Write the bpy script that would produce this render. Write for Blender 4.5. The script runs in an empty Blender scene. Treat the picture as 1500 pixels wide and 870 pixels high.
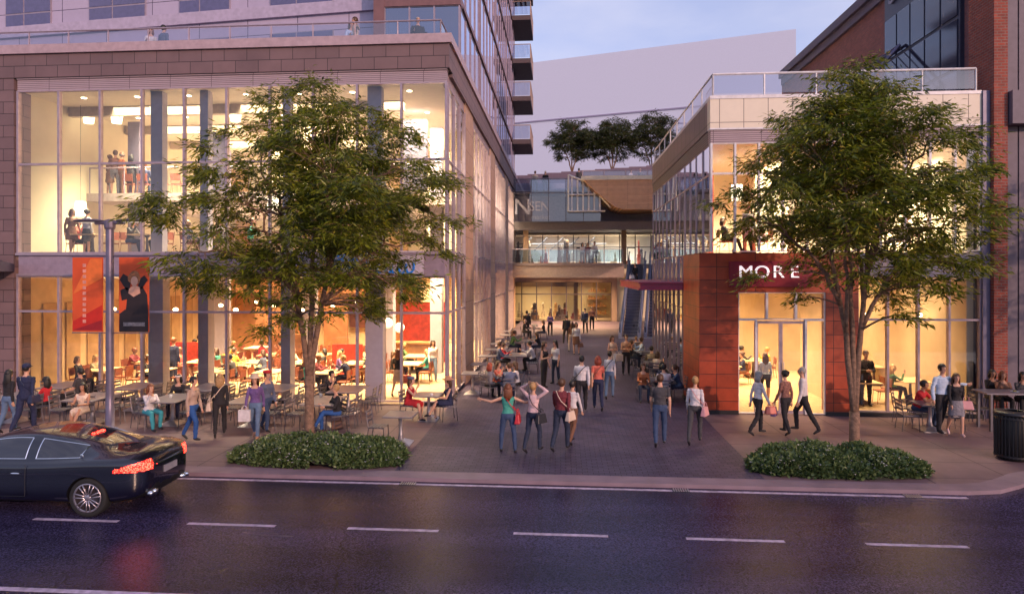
import bpy, bmesh, math, random
import numpy as np
from mathutils import Vector, Matrix, noise as mnoise
from math import sin, cos, pi
R = math.radians
random.seed(7)
SC = bpy.context.scene
COL = SC.collection
# ---------------------------------------------------------------- survey of the place (camera at the origin, 4.3 m up)
F, CH, HY = 952.0, 4.3, 400.0
TH = math.atan(72 / 952.0)
CT, ST = cos(TH), sin(TH)
def ray(px, py):
    u = px - 750.0
    return (-F * ST + u * CT, F * CT + u * ST, HY - py)
def gp(px, py, z=0.0):
    d = ray(px, py); t = (z - CH) / d[2]
    return (d[0] * t, d[1] * t)
def xat(px, Y):
    d = ray(px, 0); return d[0] / d[1] * Y
def zat(px, py, Y):
    d = ray(px, py); return CH + d[2] * Y / d[1]
# ---------------------------------------------------------------- materials
MATS = {}
def mat(name, col, rough=0.6, metal=0.0, var=0.12, scale=6.0, bump=0.0, bscale=40.0, emit=None, estr=0.0, coat=0.0, spec=None, sheen=0.0):
    if name in MATS: return MATS[name]
    m = bpy.data.materials.new(name); m.use_nodes = True
    nt = m.node_tree; n = nt.nodes; l = nt.links
    b = n['Principled BSDF']
    tc = n.new('ShaderNodeTexCoord')
    no = n.new('ShaderNodeTexNoise'); no.inputs['Scale'].default_value = scale; no.inputs['Detail'].default_value = 5
    l.new(tc.outputs['Object'], no.inputs['Vector'])
    mr = n.new('ShaderNodeMapRange')
    mr.inputs['From Min'].default_value = 0.3; mr.inputs['From Max'].default_value = 0.7
    mr.inputs['To Min'].default_value = 1 - var; mr.inputs['To Max'].default_value = 1 + var
    l.new(no.outputs['Fac'], mr.inputs['Value'])
    mx = n.new('ShaderNodeVectorMath'); mx.operation = 'SCALE'
    mx.inputs[0].default_value = col[:3]
    l.new(mr.outputs['Result'], mx.inputs['Scale'])
    l.new(mx.outputs[0], b.inputs['Base Color'])
    b.inputs['Roughness'].default_value = rough; b.inputs['Metallic'].default_value = metal
    if spec is not None: b.inputs['Specular IOR Level'].default_value = spec
    if coat: b.inputs['Coat Weight'].default_value = coat; b.inputs['Coat Roughness'].default_value = 0.04
    if bump:
        n2 = n.new('ShaderNodeTexNoise'); n2.inputs['Scale'].default_value = bscale; n2.inputs['Detail'].default_value = 6
        l.new(tc.outputs['Object'], n2.inputs['Vector'])
        bp = n.new('ShaderNodeBump'); bp.inputs['Strength'].default_value = bump; bp.inputs['Distance'].default_value = 0.02
        l.new(n2.outputs['Fac'], bp.inputs['Height']); l.new(bp.outputs['Normal'], b.inputs['Normal'])
    if emit:
        b.inputs['Emission Color'].default_value = (*emit, 1); b.inputs['Emission Strength'].default_value = estr
    MATS[name] = m
    return m
def brickmat(name, c1, c2, cm, bw, bh, mortar, plane='XY', rough=0.6, off=0.5, bump=0.3, big=None, shift=(0, 0), squash=1.0, spec=0.5, var=0.15, nscale=3.0):
    """masonry / paving laid in world metres; plane picks which two axes the courses run in"""
    m = bpy.data.materials.new(name); m.use_nodes = True
    nt = m.node_tree; n = nt.nodes; l = nt.links; b = n['Principled BSDF']
    g = n.new('ShaderNodeNewGeometry'); sp = n.new('ShaderNodeSeparateXYZ'); cb = n.new('ShaderNodeCombineXYZ')
    l.new(g.outputs['Position'], sp.inputs[0])
    if plane == 'WALL':   # horizontal axis = x+y so both faces of a corner get courses
        ad = n.new('ShaderNodeMath'); ad.operation = 'ADD'
        l.new(sp.outputs['X'], ad.inputs[0]); l.new(sp.outputs['Y'], ad.inputs[1]); l.new(ad.outputs[0], cb.inputs['X'])
        l.new(sp.outputs['Z'], cb.inputs['Y'])
    else:
        l.new(sp.outputs[plane[0]], cb.inputs['X']); l.new(sp.outputs[plane[1]], cb.inputs['Y'])
    mp = n.new('ShaderNodeVectorMath'); mp.operation = 'ADD'; mp.inputs[1].default_value = (shift[0] + 200, shift[1] + 200, 0)
    l.new(cb.outputs[0], mp.inputs[0])
    br = n.new('ShaderNodeTexBrick'); br.offset = off; br.squash = squash
    br.inputs['Color1'].default_value = (*c1, 1); br.inputs['Color2'].default_value = (*c2, 1); br.inputs['Mortar'].default_value = (*cm, 1)
    br.inputs['Scale'].default_value = 1.0; br.inputs['Brick Width'].default_value = bw; br.inputs['Row Height'].default_value = bh
    br.inputs['Mortar Size'].default_value = mortar; br.inputs['Mortar Smooth'].default_value = 0.3; br.inputs['Bias'].default_value = 0
    l.new(mp.outputs[0], br.inputs['Vector'])
    no = n.new('ShaderNodeTexNoise'); no.inputs['Scale'].default_value = nscale; no.inputs['Detail'].default_value = 7; no.inputs['Roughness'].default_value = 0.65
    l.new(g.outputs['Position'], no.inputs['Vector'])
    mr = n.new('ShaderNodeMapRange'); mr.inputs['From Min'].default_value = 0.3; mr.inputs['From Max'].default_value = 0.7
    mr.inputs['To Min'].default_value = 1 - var; mr.inputs['To Max'].default_value = 1 + var
    l.new(no.outputs['Fac'], mr.inputs['Value'])
    last = mr.outputs['Result']
    if big:
        b2 = n.new('ShaderNodeTexBrick'); b2.offset = 0.5
        b2.inputs['Color1'].default_value = (1 - big[2],) * 3 + (1,); b2.inputs['Color2'].default_value = (1 + big[2],) * 3 + (1,)
        b2.inputs['Mortar'].default_value = (1, 1, 1, 1); b2.inputs['Mortar Size'].default_value = 0
        b2.inputs['Scale'].default_value = 1; b2.inputs['Brick Width'].default_value = big[0]; b2.inputs['Row Height'].default_value = big[1]
        l.new(mp.outputs[0], b2.inputs['Vector'])
        mm = n.new('ShaderNodeVectorMath'); mm.operation = 'SCALE'
        l.new(b2.outputs['Color'], mm.inputs[0]); l.new(last, mm.inputs['Scale']); fac = mm.outputs[0]
        mu = n.new('ShaderNodeVectorMath'); mu.operation = 'MULTIPLY'; l.new(br.outputs['Color'], mu.inputs[0]); l.new(fac, mu.inputs[1])
    else:
        mu = n.new('ShaderNodeVectorMath'); mu.operation = 'SCALE'; l.new(br.outputs['Color'], mu.inputs[0]); l.new(last, mu.inputs['Scale'])
    l.new(mu.outputs[0], b.inputs['Base Color'])
    b.inputs['Roughness'].default_value = rough; b.inputs['Specular IOR Level'].default_value = spec
    bp = n.new('ShaderNodeBump'); bp.inputs['Strength'].default_value = bump; bp.inputs['Distance'].default_value = 0.01; bp.invert = True
    l.new(br.outputs['Fac'], bp.inputs['Height']); l.new(bp.outputs['Normal'], b.inputs['Normal'])
    MATS[name] = m
    return m
def glassmat(name, tint=(0.93, 0.93, 0.95), refl=0.9, base=0.05, rough=0.01, rtint=(1, 1, 1)):
    m = bpy.data.materials.new(name); m.use_nodes = True
    nt = m.node_tree; n = nt.nodes; l = nt.links
    n.remove(n['Principled BSDF'])
    out = n['Material Output']
    tr = n.new('ShaderNodeBsdfTransparent'); tr.inputs[0].default_value = (*tint, 1)
    gl = n.new('ShaderNodeBsdfGlossy'); gl.inputs['Roughness'].default_value = rough; gl.inputs[0].default_value = (*rtint, 1)
    no = n.new('ShaderNodeTexNoise'); no.inputs['Scale'].default_value = 0.35; no.inputs['Detail'].default_value = 1
    g = n.new('ShaderNodeNewGeometry'); l.new(g.outputs['Position'], no.inputs['Vector'])
    bp = n.new('ShaderNodeBump'); bp.inputs['Strength'].default_value = 0.25; bp.inputs['Distance'].default_value = 0.02
    l.new(no.outputs['Fac'], bp.inputs['Height']); l.new(bp.outputs['Normal'], gl.inputs['Normal'])
    fr = n.new('ShaderNodeFresnel'); fr.inputs['IOR'].default_value = 1.5
    ma = n.new('ShaderNodeMath'); ma.operation = 'MULTIPLY_ADD'; ma.inputs[1].default_value = refl; ma.inputs[2].default_value = base
    ma.use_clamp = True
    l.new(fr.outputs[0], ma.inputs[0])
    mx = n.new('ShaderNodeMixShader'); l.new(ma.outputs[0], mx.inputs[0]); l.new(tr.outputs[0], mx.inputs[1]); l.new(gl.outputs[0], mx.inputs[2])
    l.new(mx.outputs[0], out.inputs['Surface'])
    MATS[name] = m
    return m
def emat(name, col, s):
    return mat(name, (0.8, 0.8, 0.8), emit=col, estr=s, rough=0.5)
def leafmat(name, c1, c2, tr=0.35, rough=0.45, brown=None):
    m = bpy.data.materials.new(name); m.use_nodes = True
    nt = m.node_tree; n = nt.nodes; l = nt.links; b = n['Principled BSDF']; out = n['Material Output']
    g = n.new('ShaderNodeNewGeometry')
    rp = n.new('ShaderNodeValToRGB'); rp.color_ramp.elements[0].color = (*c1, 1); rp.color_ramp.elements[1].color = (*c2, 1)
    if brown:
        e = rp.color_ramp.elements.new(0.93); e.color = (*c2, 1); rp.color_ramp.elements[-1].color = (*brown, 1)
    l.new(g.outputs['Random Per Island'], rp.inputs[0])
    l.new(rp.outputs[0], b.inputs['Base Color']); b.inputs['Roughness'].default_value = rough
    t = n.new('ShaderNodeBsdfTranslucent'); l.new(rp.outputs[0], t.inputs[0])
    hs = n.new('ShaderNodeHueSaturation'); hs.inputs['Value'].default_value = 1.6; l.new(rp.outputs[0], hs.inputs['Color']); l.new(hs.outputs[0], t.inputs[0])
    mx = n.new('ShaderNodeMixShader'); mx.inputs[0].default_value = tr
    l.new(b.outputs[0], mx.inputs[1]); l.new(t.outputs[0], mx.inputs[2]); l.new(mx.outputs[0], out.inputs['Surface'])
    MATS[name] = m
    return m
# ---------------------------------------------------------------- mesh builder
class MB:
    def __init__(s, org=(0, 0, 0)):
        s.v = []; s.f = []; s.m = []; s.org = Vector(org)
    def add(s, vs, fs, mi=0):
        o = len(s.v); s.v += [tuple(Vector(p) - s.org) for p in vs]
        s.f += [tuple(i + o for i in f) for f in fs]; s.m += [mi] * len(fs)
        return s
    def box(s, x0, x1, y0, y1, z0, z1, mi=0, rz=0, c=None):
        vs = [(x, y, z) for z in (z0, z1) for y in (y0, y1) for x in (x0, x1)]
        if rz:
            cx, cy = c if c else ((x0 + x1) / 2, (y0 + y1) / 2)
            vs = [(cx + (x - cx) * cos(rz) - (y - cy) * sin(rz), cy + (x - cx) * sin(rz) + (y - cy) * cos(rz), z) for x, y, z in vs]
        return s.add(vs, [(0, 2, 3, 1), (4, 5, 7, 6), (0, 1, 5, 4), (1, 3, 7, 5), (3, 2, 6, 7), (2, 0, 4, 6)], mi)
    def hexa(s, pts, mi=0):   # bottom 4 then top 4, counter-clockwise
        return s.add(pts, [(3, 2, 1, 0), (4, 5, 6, 7), (0, 1, 5, 4), (1, 2, 6, 5), (2, 3, 7, 6), (3, 0, 4, 7)], mi)
    def tube(s, pts, rad, n=8, mi=0, cap=True):
        pts = [Vector(p) for p in pts]
        if not hasattr(rad, '__len__'): rad = [rad] * len(pts)
        vs = []; up = None
        for i, p in enumerate(pts):
            d = (pts[min(i + 1, len(pts) - 1)] - pts[max(i - 1, 0)])
            if d.length < 1e-9: d = Vector((0, 0, 1))
            d.normalize()
            if up is None:
                up = Vector((0, 0, 1)) if abs(d.z) < 0.9 else Vector((0, 1, 0))
            a = d.cross(up)
            if a.length < 1e-6: a = d.cross(Vector((1, 0.1, 0)))
            a.normalize(); b = a.cross(d); up = b
            for k in range(n):
                t = 2 * pi * k / n
                vs.append(p + (a * cos(t) + b * sin(t)) * rad[i])
        fs = []
        for i in range(len(pts) - 1):
            for k in range(n):
                fs.append((i * n + k, i * n + (k + 1) % n, (i + 1) * n + (k + 1) % n, (i + 1) * n + k))
        if cap:
            fs.append(tuple(range(n - 1, -1, -1))); fs.append(tuple((len(pts) - 1) * n + k for k in range(n)))
        return s.add(vs, fs, mi)
    def lathe(s, prof, c=(0, 0, 0), n=16, mi=0, sx=1, sy=1):
        vs = []; fs = []
        for r, z in prof:
            for k in range(n):
                t = 2 * pi * k / n; vs.append((c[0] + r * cos(t) * sx, c[1] + r * sin(t) * sy, c[2] + z))
        for i in range(len(prof) - 1):
            for k in range(n):
                fs.append((i * n + k, i * n + (k + 1) % n, (i + 1) * n + (k + 1) % n, (i + 1) * n + k))
        fs.append(tuple(range(n - 1, -1, -1))); fs.append(tuple((len(prof) - 1) * n + k for k in range(n)))
        return s.add(vs, fs, mi)
    def ell(s, c, r, rot=None, nu=10, nv=8, mi=0):
        c = Vector(c); vs = [c + (rot @ Vector((0, 0, -r[2])) if rot else Vector((0, 0, -r[2])))]
        for j in range(1, nv):
            a = -pi / 2 + pi * j / nv
            for k in range(nu):
                t = 2 * pi * k / nu
                p = Vector((r[0] * cos(a) * cos(t), r[1] * cos(a) * sin(t), r[2] * sin(a)))
                vs.append(c + (rot @ p if rot else p))
        vs.append(c + (rot @ Vector((0, 0, r[2])) if rot else Vector((0, 0, r[2]))))
        fs = []
        for k in range(nu): fs.append((0, 1 + (k + 1) % nu, 1 + k))
        for j in range(nv - 2):
            for k in range(nu):
                fs.append((1 + j * nu + k, 1 + j * nu + (k + 1) % nu, 1 + (j + 1) * nu + (k + 1) % nu, 1 + (j + 1) * nu + k))
        e = len(vs) - 1; o = 1 + (nv - 2) * nu
        for k in range(nu): fs.append((o + k, o + (k + 1) % nu, e))
        return s.add(vs, fs, mi)
    def prism(s, poly, z0, z1, mi=0):
        n = len(poly)
        vs = [(x, y, z0) for x, y in poly] + [(x, y, z1) for x, y in poly]
        fs = [tuple(range(n - 1, -1, -1)), tuple(range(n, 2 * n))] + [(i, (i + 1) % n, n + (i + 1) % n, n + i) for i in range(n)]
        return s.add(vs, fs, mi)
    def mesh(s, name, mats, smooth=False):
        me = bpy.data.meshes.new(name); me.from_pydata(s.v, [], s.f)
        for m in (mats if isinstance(mats, (list, tuple)) else [mats]): me.materials.append(m)
        if len(me.materials) > 1: me.polygons.foreach_set('material_index', s.m)
        if smooth: me.polygons.foreach_set('use_smooth', [True] * len(me.polygons))
        me.update()
        return me
    def build(s, name, mats, parent=None, smooth=False, bevel=0):
        o = bpy.data.objects.new(name, s.mesh(name, mats, smooth)); COL.objects.link(o)
        if parent is not None: o.parent = parent
        else: o.location = s.org
        if bevel:
            b = o.modifiers.new('bevel', 'BEVEL'); b.width = bevel; b.segments = 2; b.limit_method = 'ANGLE'; b.angle_limit = R(40)
        return o
def tag(o, label=None, cat=None, group=None, kind=None):
    if label: o['label'] = label
    if cat: o['category'] = cat
    if group: o['group'] = group
    if kind: o['kind'] = kind
    return o
def empty(name, loc=(0, 0, 0), rz=0, label=None, cat=None, group=None):
    o = bpy.data.objects.new(name, None); COL.objects.link(o); o.location = loc; o.rotation_euler = (0, 0, rz)
    o.empty_display_size = 0.2
    return tag(o, label, cat, group)
KIDS = {}
def copy_tree(o, loc, rz, label=None, group=None, kids=None):
    c = o.copy(); COL.objects.link(c); c.location = loc; c.rotation_euler = (0, 0, rz)
    if label: c['label'] = label
    if group: c['group'] = group
    for ch in (kids if kids is not None else KIDS[o.name]):
        d = ch.copy(); COL.objects.link(d); d.parent = c
    return c
def text_mb(txt, size, depth, mats, name, parent=None, loc=(0, 0, 0), rot=(R(90), 0, 0), sx=1, space=1.0, bold=0.0, shear=0):
    cu = bpy.data.curves.new('t', 'FONT'); cu.body = txt; cu.size = size; cu.extrude = depth; cu.space_character = space; cu.offset = bold; cu.shear = shear
    cu.align_x = 'CENTER'; cu.align_y = 'CENTER'
    t = bpy.data.objects.new('t', cu); COL.objects.link(t)
    bpy.context.view_layer.update()
    me = bpy.data.meshes.new_from_object(t.evaluated_get(bpy.context.evaluated_depsgraph_get()))
    bpy.data.objects.remove(t)
    me.materials.clear(); me.materials.append(mats)
    M = Matrix.Translation(loc) @ Matrix.Rotation(rot[2], 4, 'Z') @ Matrix.Rotation(rot[0], 4, 'X') @ Matrix.Diagonal((sx, 1, 1, 1))
    me.transform(M); me.name = name
    o = bpy.data.objects.new(name, me); COL.objects.link(o); o.parent = parent
    return o
# ---------------------------------------------------------------- palette
STONE = brickmat('stone_panels', (0.155, 0.098, 0.102), (0.185, 0.116, 0.118), (0.035, 0.023, 0.025), 0.78, 0.40, 0.012, 'WALL', rough=0.6, shift=(0.2, 0.28), var=0.14, bump=0.5, nscale=0.9)
LITST = brickmat('warm_lit_side_stone', (0.42, 0.27, 0.19), (0.47, 0.30, 0.21), (0.12, 0.08, 0.06), 0.78, 0.84, 0.010, 'WALL', rough=0.6, shift=(0.2, 0.1), var=0.12, bump=0.5)  # lighter tan puts the warm glow of the alley side into the stone colour
COPING = mat('coping_metal', (0.42, 0.31, 0.34), 0.45)
MULL = mat('mauve_aluminium', (0.36, 0.29, 0.34), 0.4, 0.3)
MULLD = mat('dark_aluminium', (0.07, 0.06, 0.09), 0.4, 0.3)
WHITEF = mat('white_frame', (0.7, 0.68, 0.7), 0.4)
LOUV = brickmat('louvre', (0.42, 0.33, 0.36), (0.45, 0.35, 0.38), (0.14, 0.1, 0.12), 1.433, 0.062, 0.012, 'WALL', off=0, bump=1.0, var=0.04)
GLASS = glassmat('clear_glass', (0.95, 0.95, 0.94), 1.0, 0.035)
GLASSB = glassmat('blue_tinted_glass', (0.25, 0.25, 0.45), 1.3, 0.25, 0.015, (0.85, 0.85, 1.0))
RAILG = glassmat('railing_glass', (0.62, 0.66, 0.78), 1.0, 0.10)
LILAC = brickmat('lilac_panels', (0.42, 0.37, 0.50), (0.46, 0.40, 0.53), (0.09, 0.07, 0.12), 1.9, 0.82, 0.016, 'WALL', off=0, shift=(0.3, 0.35), bump=0.4, var=0.05)
CREAM = brickmat('cream_panels', (0.74, 0.66, 0.53), (0.76, 0.68, 0.55), (0.2, 0.16, 0.14), 0.725, 3.0, 0.012, 'WALL', off=0, shift=(-0.38, 1.1), bump=0.3, var=0.04)
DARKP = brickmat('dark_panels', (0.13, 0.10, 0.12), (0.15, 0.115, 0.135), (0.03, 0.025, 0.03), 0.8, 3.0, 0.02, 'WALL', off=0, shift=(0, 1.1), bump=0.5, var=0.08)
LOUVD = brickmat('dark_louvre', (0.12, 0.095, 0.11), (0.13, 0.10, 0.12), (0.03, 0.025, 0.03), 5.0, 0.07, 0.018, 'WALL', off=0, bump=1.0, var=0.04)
ORANGE = brickmat('terracotta_panels', (0.30, 0.042, 0.014), (0.37, 0.056, 0.018), (0.05, 0.012, 0.01), 1.15, 0.41, 0.011, 'WALL', off=0, shift=(0.38, 0.1), rough=0.4, bump=0.6, var=0.32, nscale=1.6)
BRICK = brickmat('red_brick', (0.33, 0.062, 0.035), (0.22, 0.045, 0.032), (0.24, 0.15, 0.12), 0.22, 0.085, 0.012, 'WALL', rough=0.8, bump=0.6, var=0.2)
BRICKP = brickmat('muted_brick', (0.27, 0.10, 0.10), (0.2, 0.075, 0.085), (0.16, 0.11, 0.12), 0.22, 0.085, 0.012, 'WALL', rough=0.85, bump=0.5, var=0.15)
PANELG = mat('mauve_wall_panel', (0.13, 0.105, 0.14), 0.6, bump=0.1)
INTW = mat('warm_plaster', (0.80, 0.71, 0.52), 0.8, var=0.06, scale=1.2)
INTO = mat('amber_wall', (0.74, 0.54, 0.31), 0.7, var=0.25, scale=0.8)
CEIL = mat('ceiling_plaster', (0.82, 0.74, 0.58), 0.85, var=0.04)
INTF = brickmat('interior_tiles', (0.55, 0.42, 0.27), (0.50, 0.38, 0.24), (0.3, 0.2, 0.13), 0.3, 0.3, 0.01, 'XY', rough=0.3, var=0.1)
COLG = mat('grey_column', (0.34, 0.31, 0.38), 0.5, var=0.06)
WOOD = mat('warm_wood', (0.36, 0.17, 0.07), 0.4, var=0.25, scale=3)
METD = mat('dark_brushed_metal', (0.12, 0.115, 0.14), 0.38, 0.7)
METL = mat('light_metal', (0.55, 0.52, 0.55), 0.35, 0.8)
TABT = mat('grey_tabletop', (0.20, 0.18, 0.21), 0.3, 0.2, var=0.08)
BLACK = mat('black_paint', (0.015, 0.014, 0.018), 0.4)
MAROON = mat('maroon_paint', (0.32, 0.02, 0.075), 0.35)
# ---- light levels
K_G, K_U, KF, K_A = 4100, 9800, 1.0, 300
SAZ, SEL, K_SUN, SUNC = 42, 17, 2.6, (1.0, .60, .42)
TINT, CLOUD, K_SKY, EXPO = (1.4, 1.34, 1.85), (6.1, 6.15, 7.9), .12, 0.0
# ---------------------------------------------------------------- ground, road, sky
XL, XR = -3.72, 4.60        # the two alley faces
YL, YR = 20.9, 20.4         # the two street faces
def sheet(name, poly, z, m, zb=None):
    b = MB()
    if zb is None: b.add([(x, y, z) for x, y in poly], [tuple(range(len(poly)))])
    else: b.prism(poly, zb, z)
    return tag(b.build(name, m), kind='structure')
ASPH = bpy.data.materials.new('asphalt'); ASPH.use_nodes = True
nt = ASPH.node_tree; n = nt.nodes; l = nt.links; b_ = n['Principled BSDF']
g_ = n.new('ShaderNodeNewGeometry')
n1 = n.new('ShaderNodeTexNoise'); n1.inputs['Scale'].default_value = 34; n1.inputs['Detail'].default_value = 8; n1.inputs['Roughness'].default_value = 0.75
n2 = n.new('ShaderNodeTexNoise'); n2.inputs['Scale'].default_value = 0.55; n2.inputs['Detail'].default_value = 4
mp_ = n.new('ShaderNodeMapping'); mp_.inputs['Scale'].default_value = (0.25, 1.6, 1)
l.new(g_.outputs['Position'], n1.inputs['Vector']); l.new(g_.outputs['Position'], mp_.inputs['Vector']); l.new(mp_.outputs[0], n2.inputs['Vector'])
r1 = n.new('ShaderNodeValToRGB'); r1.color_ramp.elements[0].position = 0.41; r1.color_ramp.elements[0].color = (0.006, 0.005, 0.016, 1)
r1.color_ramp.elements[1].position = 0.64; r1.color_ramp.elements[1].color = (0.07, 0.058, 0.13, 1)
l.new(n1.outputs['Fac'], r1.inputs[0])
r2 = n.new('ShaderNodeMapRange'); r2.inputs['From Min'].default_value = 0.35; r2.inputs['From Max'].default_value = 0.65; r2.inputs['To Min'].default_value = 0.62; r2.inputs['To Max'].default_value = 1.3
l.new(n2.outputs['Fac'], r2.inputs['Value'])
vm = n.new('ShaderNodeVectorMath'); vm.operation = 'SCALE'; l.new(r1.outputs[0], vm.inputs[0]); l.new(r2.outputs[0], vm.inputs['Scale'])
# thin tar-filled cracks
vo = n.new('ShaderNodeTexVoronoi'); vo.feature = 'DISTANCE_TO_EDGE'; vo.inputs['Scale'].default_value = 0.21
nz = n.new('ShaderNodeTexNoise'); nz.inputs['Scale'].default_value = 1.5; nz.inputs['Detail'].default_value = 5
l.new(g_.outputs['Position'], nz.inputs['Vector'])
va = n.new('ShaderNodeVectorMath'); va.operation = 'MULTIPLY_ADD'; va.inputs[1].default_value = (0.5, 0.5, 0.5)
l.new(nz.outputs['Color'], va.inputs[0]); l.new(g_.outputs['Position'], va.inputs[2]); l.new(va.outputs[0], vo.inputs['Vector'])
cr = n.new('ShaderNodeMath'); cr.operation = 'LESS_THAN'; cr.inputs[1].default_value = 0.0012; l.new(vo.outputs['Distance'], cr.inputs[0])
mxc = n.new('ShaderNodeMix'); mxc.data_type = 'RGBA'; mxc.inputs['B'].default_value = (0.016, 0.013, 0.02, 1)
l.new(cr.outputs[0], mxc.inputs['Factor']); l.new(vm.outputs[0], mxc.inputs['A']); l.new(mxc.outputs['Result'], b_.inputs['Base Color'])
r3 = n.new('ShaderNodeMapRange'); r3.inputs['To Min'].default_value = 0.14; r3.inputs['To Max'].default_value = 0.34; l.new(n2.outputs['Fac'], r3.inputs['Value'])
l.new(r3.outputs[0], b_.inputs['Roughness'])
b_.inputs['Specular IOR Level'].default_value = 0.15
bp_ = n.new('ShaderNodeBump'); bp_.inputs['Strength'].default_value = 0.22; bp_.inputs['Distance'].default_value = 0.012
l.new(n1.outputs['Fac'], bp_.inputs['Height']); l.new(bp_.outputs['Normal'], b_.inputs['Normal'])

PAVER = brickmat('grey_pavers', (0.09, 0.072, 0.118), (0.064, 0.05, 0.086), (0.012, 0.009, 0.016), 0.235, 0.115, 0.008, 'XY', rough=0.45, off=0.5, bump=0.5, big=(4.4, 1.5, 0.2), var=0.2, nscale=1.3, spec=0.22)
SLAB = brickmat('concrete_slabs', (0.16, 0.105, 0.12), (0.18, 0.12, 0.132), (0.04, 0.025, 0.03), 1.75, 1.22, 0.013, 'XY', rough=0.5, off=0, bump=0.3, shift=(0.6, 0.42), var=0.2, nscale=1.1, spec=0.22)
KERB = mat('kerb_concrete', (0.22, 0.155, 0.19), 0.6, var=0.15, scale=2, bump=0.2)
LINE = mat('worn_white_road_paint', (0.40, 0.33, 0.44), 0.6, var=0.4, scale=9, bump=0.3)
ZR = -0.08
sheet('ground', [(-1200, -400), (1200, -400), (1200, 1500), (-1200, 1500)], -0.3, mat('far_ground', (0.08, 0.07, 0.08), 0.9))
sheet('road', [(-80, 3.0), (80, 3.0), (80, 16.4), (-80, 16.4)], ZR, ASPH, -0.25)
curve = [(8.0, 13.47), (8.7, 13.6), (9.3, 13.95), (9.85, 14.35), (10.6, 14.7), (11.6, 14.85), (40, 14.9)]
inner = [(8.0, 13.92), (8.55, 14.03), (9.05, 14.33), (9.6, 14.74), (10.45, 15.13), (11.5, 15.3), (40, 15.35)]
kb = MB(); front = [(-60, 13.47)] + curve; back = [(-60, 13.92)] + inner
for i in range(len(front) - 1):
    kb.prism([front[i], front[i + 1], back[i + 1], back[i]], -0.2, 0.0)
tag(kb.build('kerb', KERB), kind='structure')
sheet('pavement', [(-60, 13.92), (-3.62, 13.92), (-3.62, 45), (-60, 45)], -0.004, SLAB, -0.2)
sheet('sidewalk', [(4.25, 13.92), (8.0, 13.92)] + inner[1:] + [(40, 45), (4.25, 45)], -0.004, SLAB, -0.2)
sheet('paved_alley', [(-3.62, 13.92), (4.25, 13.92), (4.25, 62), (-3.62, 62)], -0.004, PAVER, -0.2)
sheet('alley_paving_edge', [(4.25, 22.95), (8.4, 22.95), (8.4, 62), (4.25, 62)], 0.0, PAVER)
mk = MB(); mk.box(-60, 7.9, 13.26, 13.35, ZR, ZR + 0.004); tag(mk.build('road_edge_line', LINE), kind='structure')
for k in range(-5, 6):
    x0 = -0.80 + k * 2.86
    mk = MB(); mk.box(x0, x0 + 1.58, 10.88, 10.965, ZR, ZR + 0.004); tag(mk.build('road_marking_dash', LINE), kind='structure')
mk = MB(); mk.box(-60, -3.6, 8.42, 8.52, ZR, ZR + 0.004); tag(mk.build('road_centre_line', LINE), kind='structure')
for px, py, wh in ((600, 705, 'left'), (995, 714, 'right'), (1330, 722, 'far')):
    x, y = gp(px, py, ZR); 
    t = empty('storm_drain', (x, 13.32, ZR), 0, 'slotted storm drain ' + {'left': 'in the kerb line near the hedge left of the alley', 'right': 'in the kerb line before the middle of the alley paving', 'far': 'below the right hedge where the kerb bends away'}[wh], 'drain', 'storm drains along the kerb')
    d = MB(); d.box(-0.17, 0.17, -0.09, 0.09, 0.002, 0.008); d.build('frame', BLACK, t)
    d = MB()
    for q in range(7): d.box(-0.15 + q * 0.047, -0.128 + q * 0.047, -0.08, 0.08, 0.008, 0.018)
    d.build('grate', METL, t)
# ---------------------------------------------------------------- curtain walls
def curtain(parent, org, axis, const, a0, a1, nb, zs, fw=0.07, fd=0.14, mf=None, mg=None, out=-1, skip=(), vfin=None, name='window_pane', fname='window_frame'):
    """glazing in a plane: axis 'X' runs along X at Y=const, axis 'Y' runs along Y at X=const; out = outward sign"""
    mf = mf or MULL; mg = mg or GLASS
    fr = MB(org); st = (a1 - a0) / nb
    def bx(mb, p0, p1, q0, q1, z0, z1):
        if axis == 'X': mb.box(p0, p1, q0, q1, z0, z1)
        else: mb.box(q0, q1, p0, p1, z0, z1)
    c0, c1 = const - fd / 2, const + fd / 2
    for i in range(nb + 1):
        w = fw; p = a0 + i * st
        bx(fr, p - w / 2, p + w / 2, c0, c1, zs[0], zs[-1])
        if vfin: bx(fr, p - 0.02, p + 0.02, min(const, const + out * vfin), max(const, const + out * vfin), zs[0], zs[-1])
    for j, z in enumerate(zs):
        for i in range(nb):
            bx(fr, a0 + i * st + fw / 2, a0 + (i + 1) * st - fw / 2, c0 + 0.012, c1 - 0.012, z - fw / 2 if j else z, z + fw / 2 if j < len(zs) - 1 else z)
    fr.build(fname, mf, parent)
    for i in range(nb):
        for j in range(len(zs) - 1):
            if (i, j) in skip: continue
            pn = MB(org)
            p0, p1 = a0 + i * st + fw / 2, a0 + (i + 1) * st - fw / 2
            z0, z1 = zs[j] + fw / 2, zs[j + 1] - fw / 2
            e = (random.random() - 0.5) * 0.012; e2 = (random.random() - 0.5) * 0.012
            if axis == 'X': pn.add([(p0, const + e, z0), (p1, const + e2, z0), (p1, const + e2, z1), (p0, const + e, z1)], [(0, 1, 2, 3)])
            else: pn.add([(const + e, p0, z0), (const + e2, p1, z0), (const + e2, p1, z1), (const + e, p0, z1)], [(0, 1, 2, 3)])
            pn.build(name, mg, parent)
def area(name, loc, sx, sy, energy, col, rot=(0, 0, 0), spread=180):
    li = bpy.data.lights.new(name, 'AREA'); li.shape = 'RECTANGLE'; li.size = sx; li.size_y = sy; li.energy = energy; li.color = col; li.spread = R(spread)
    o = bpy.data.objects.new(name, li); COL.objects.link(o); o.location = loc; o.rotation_euler = rot
    return o
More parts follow.
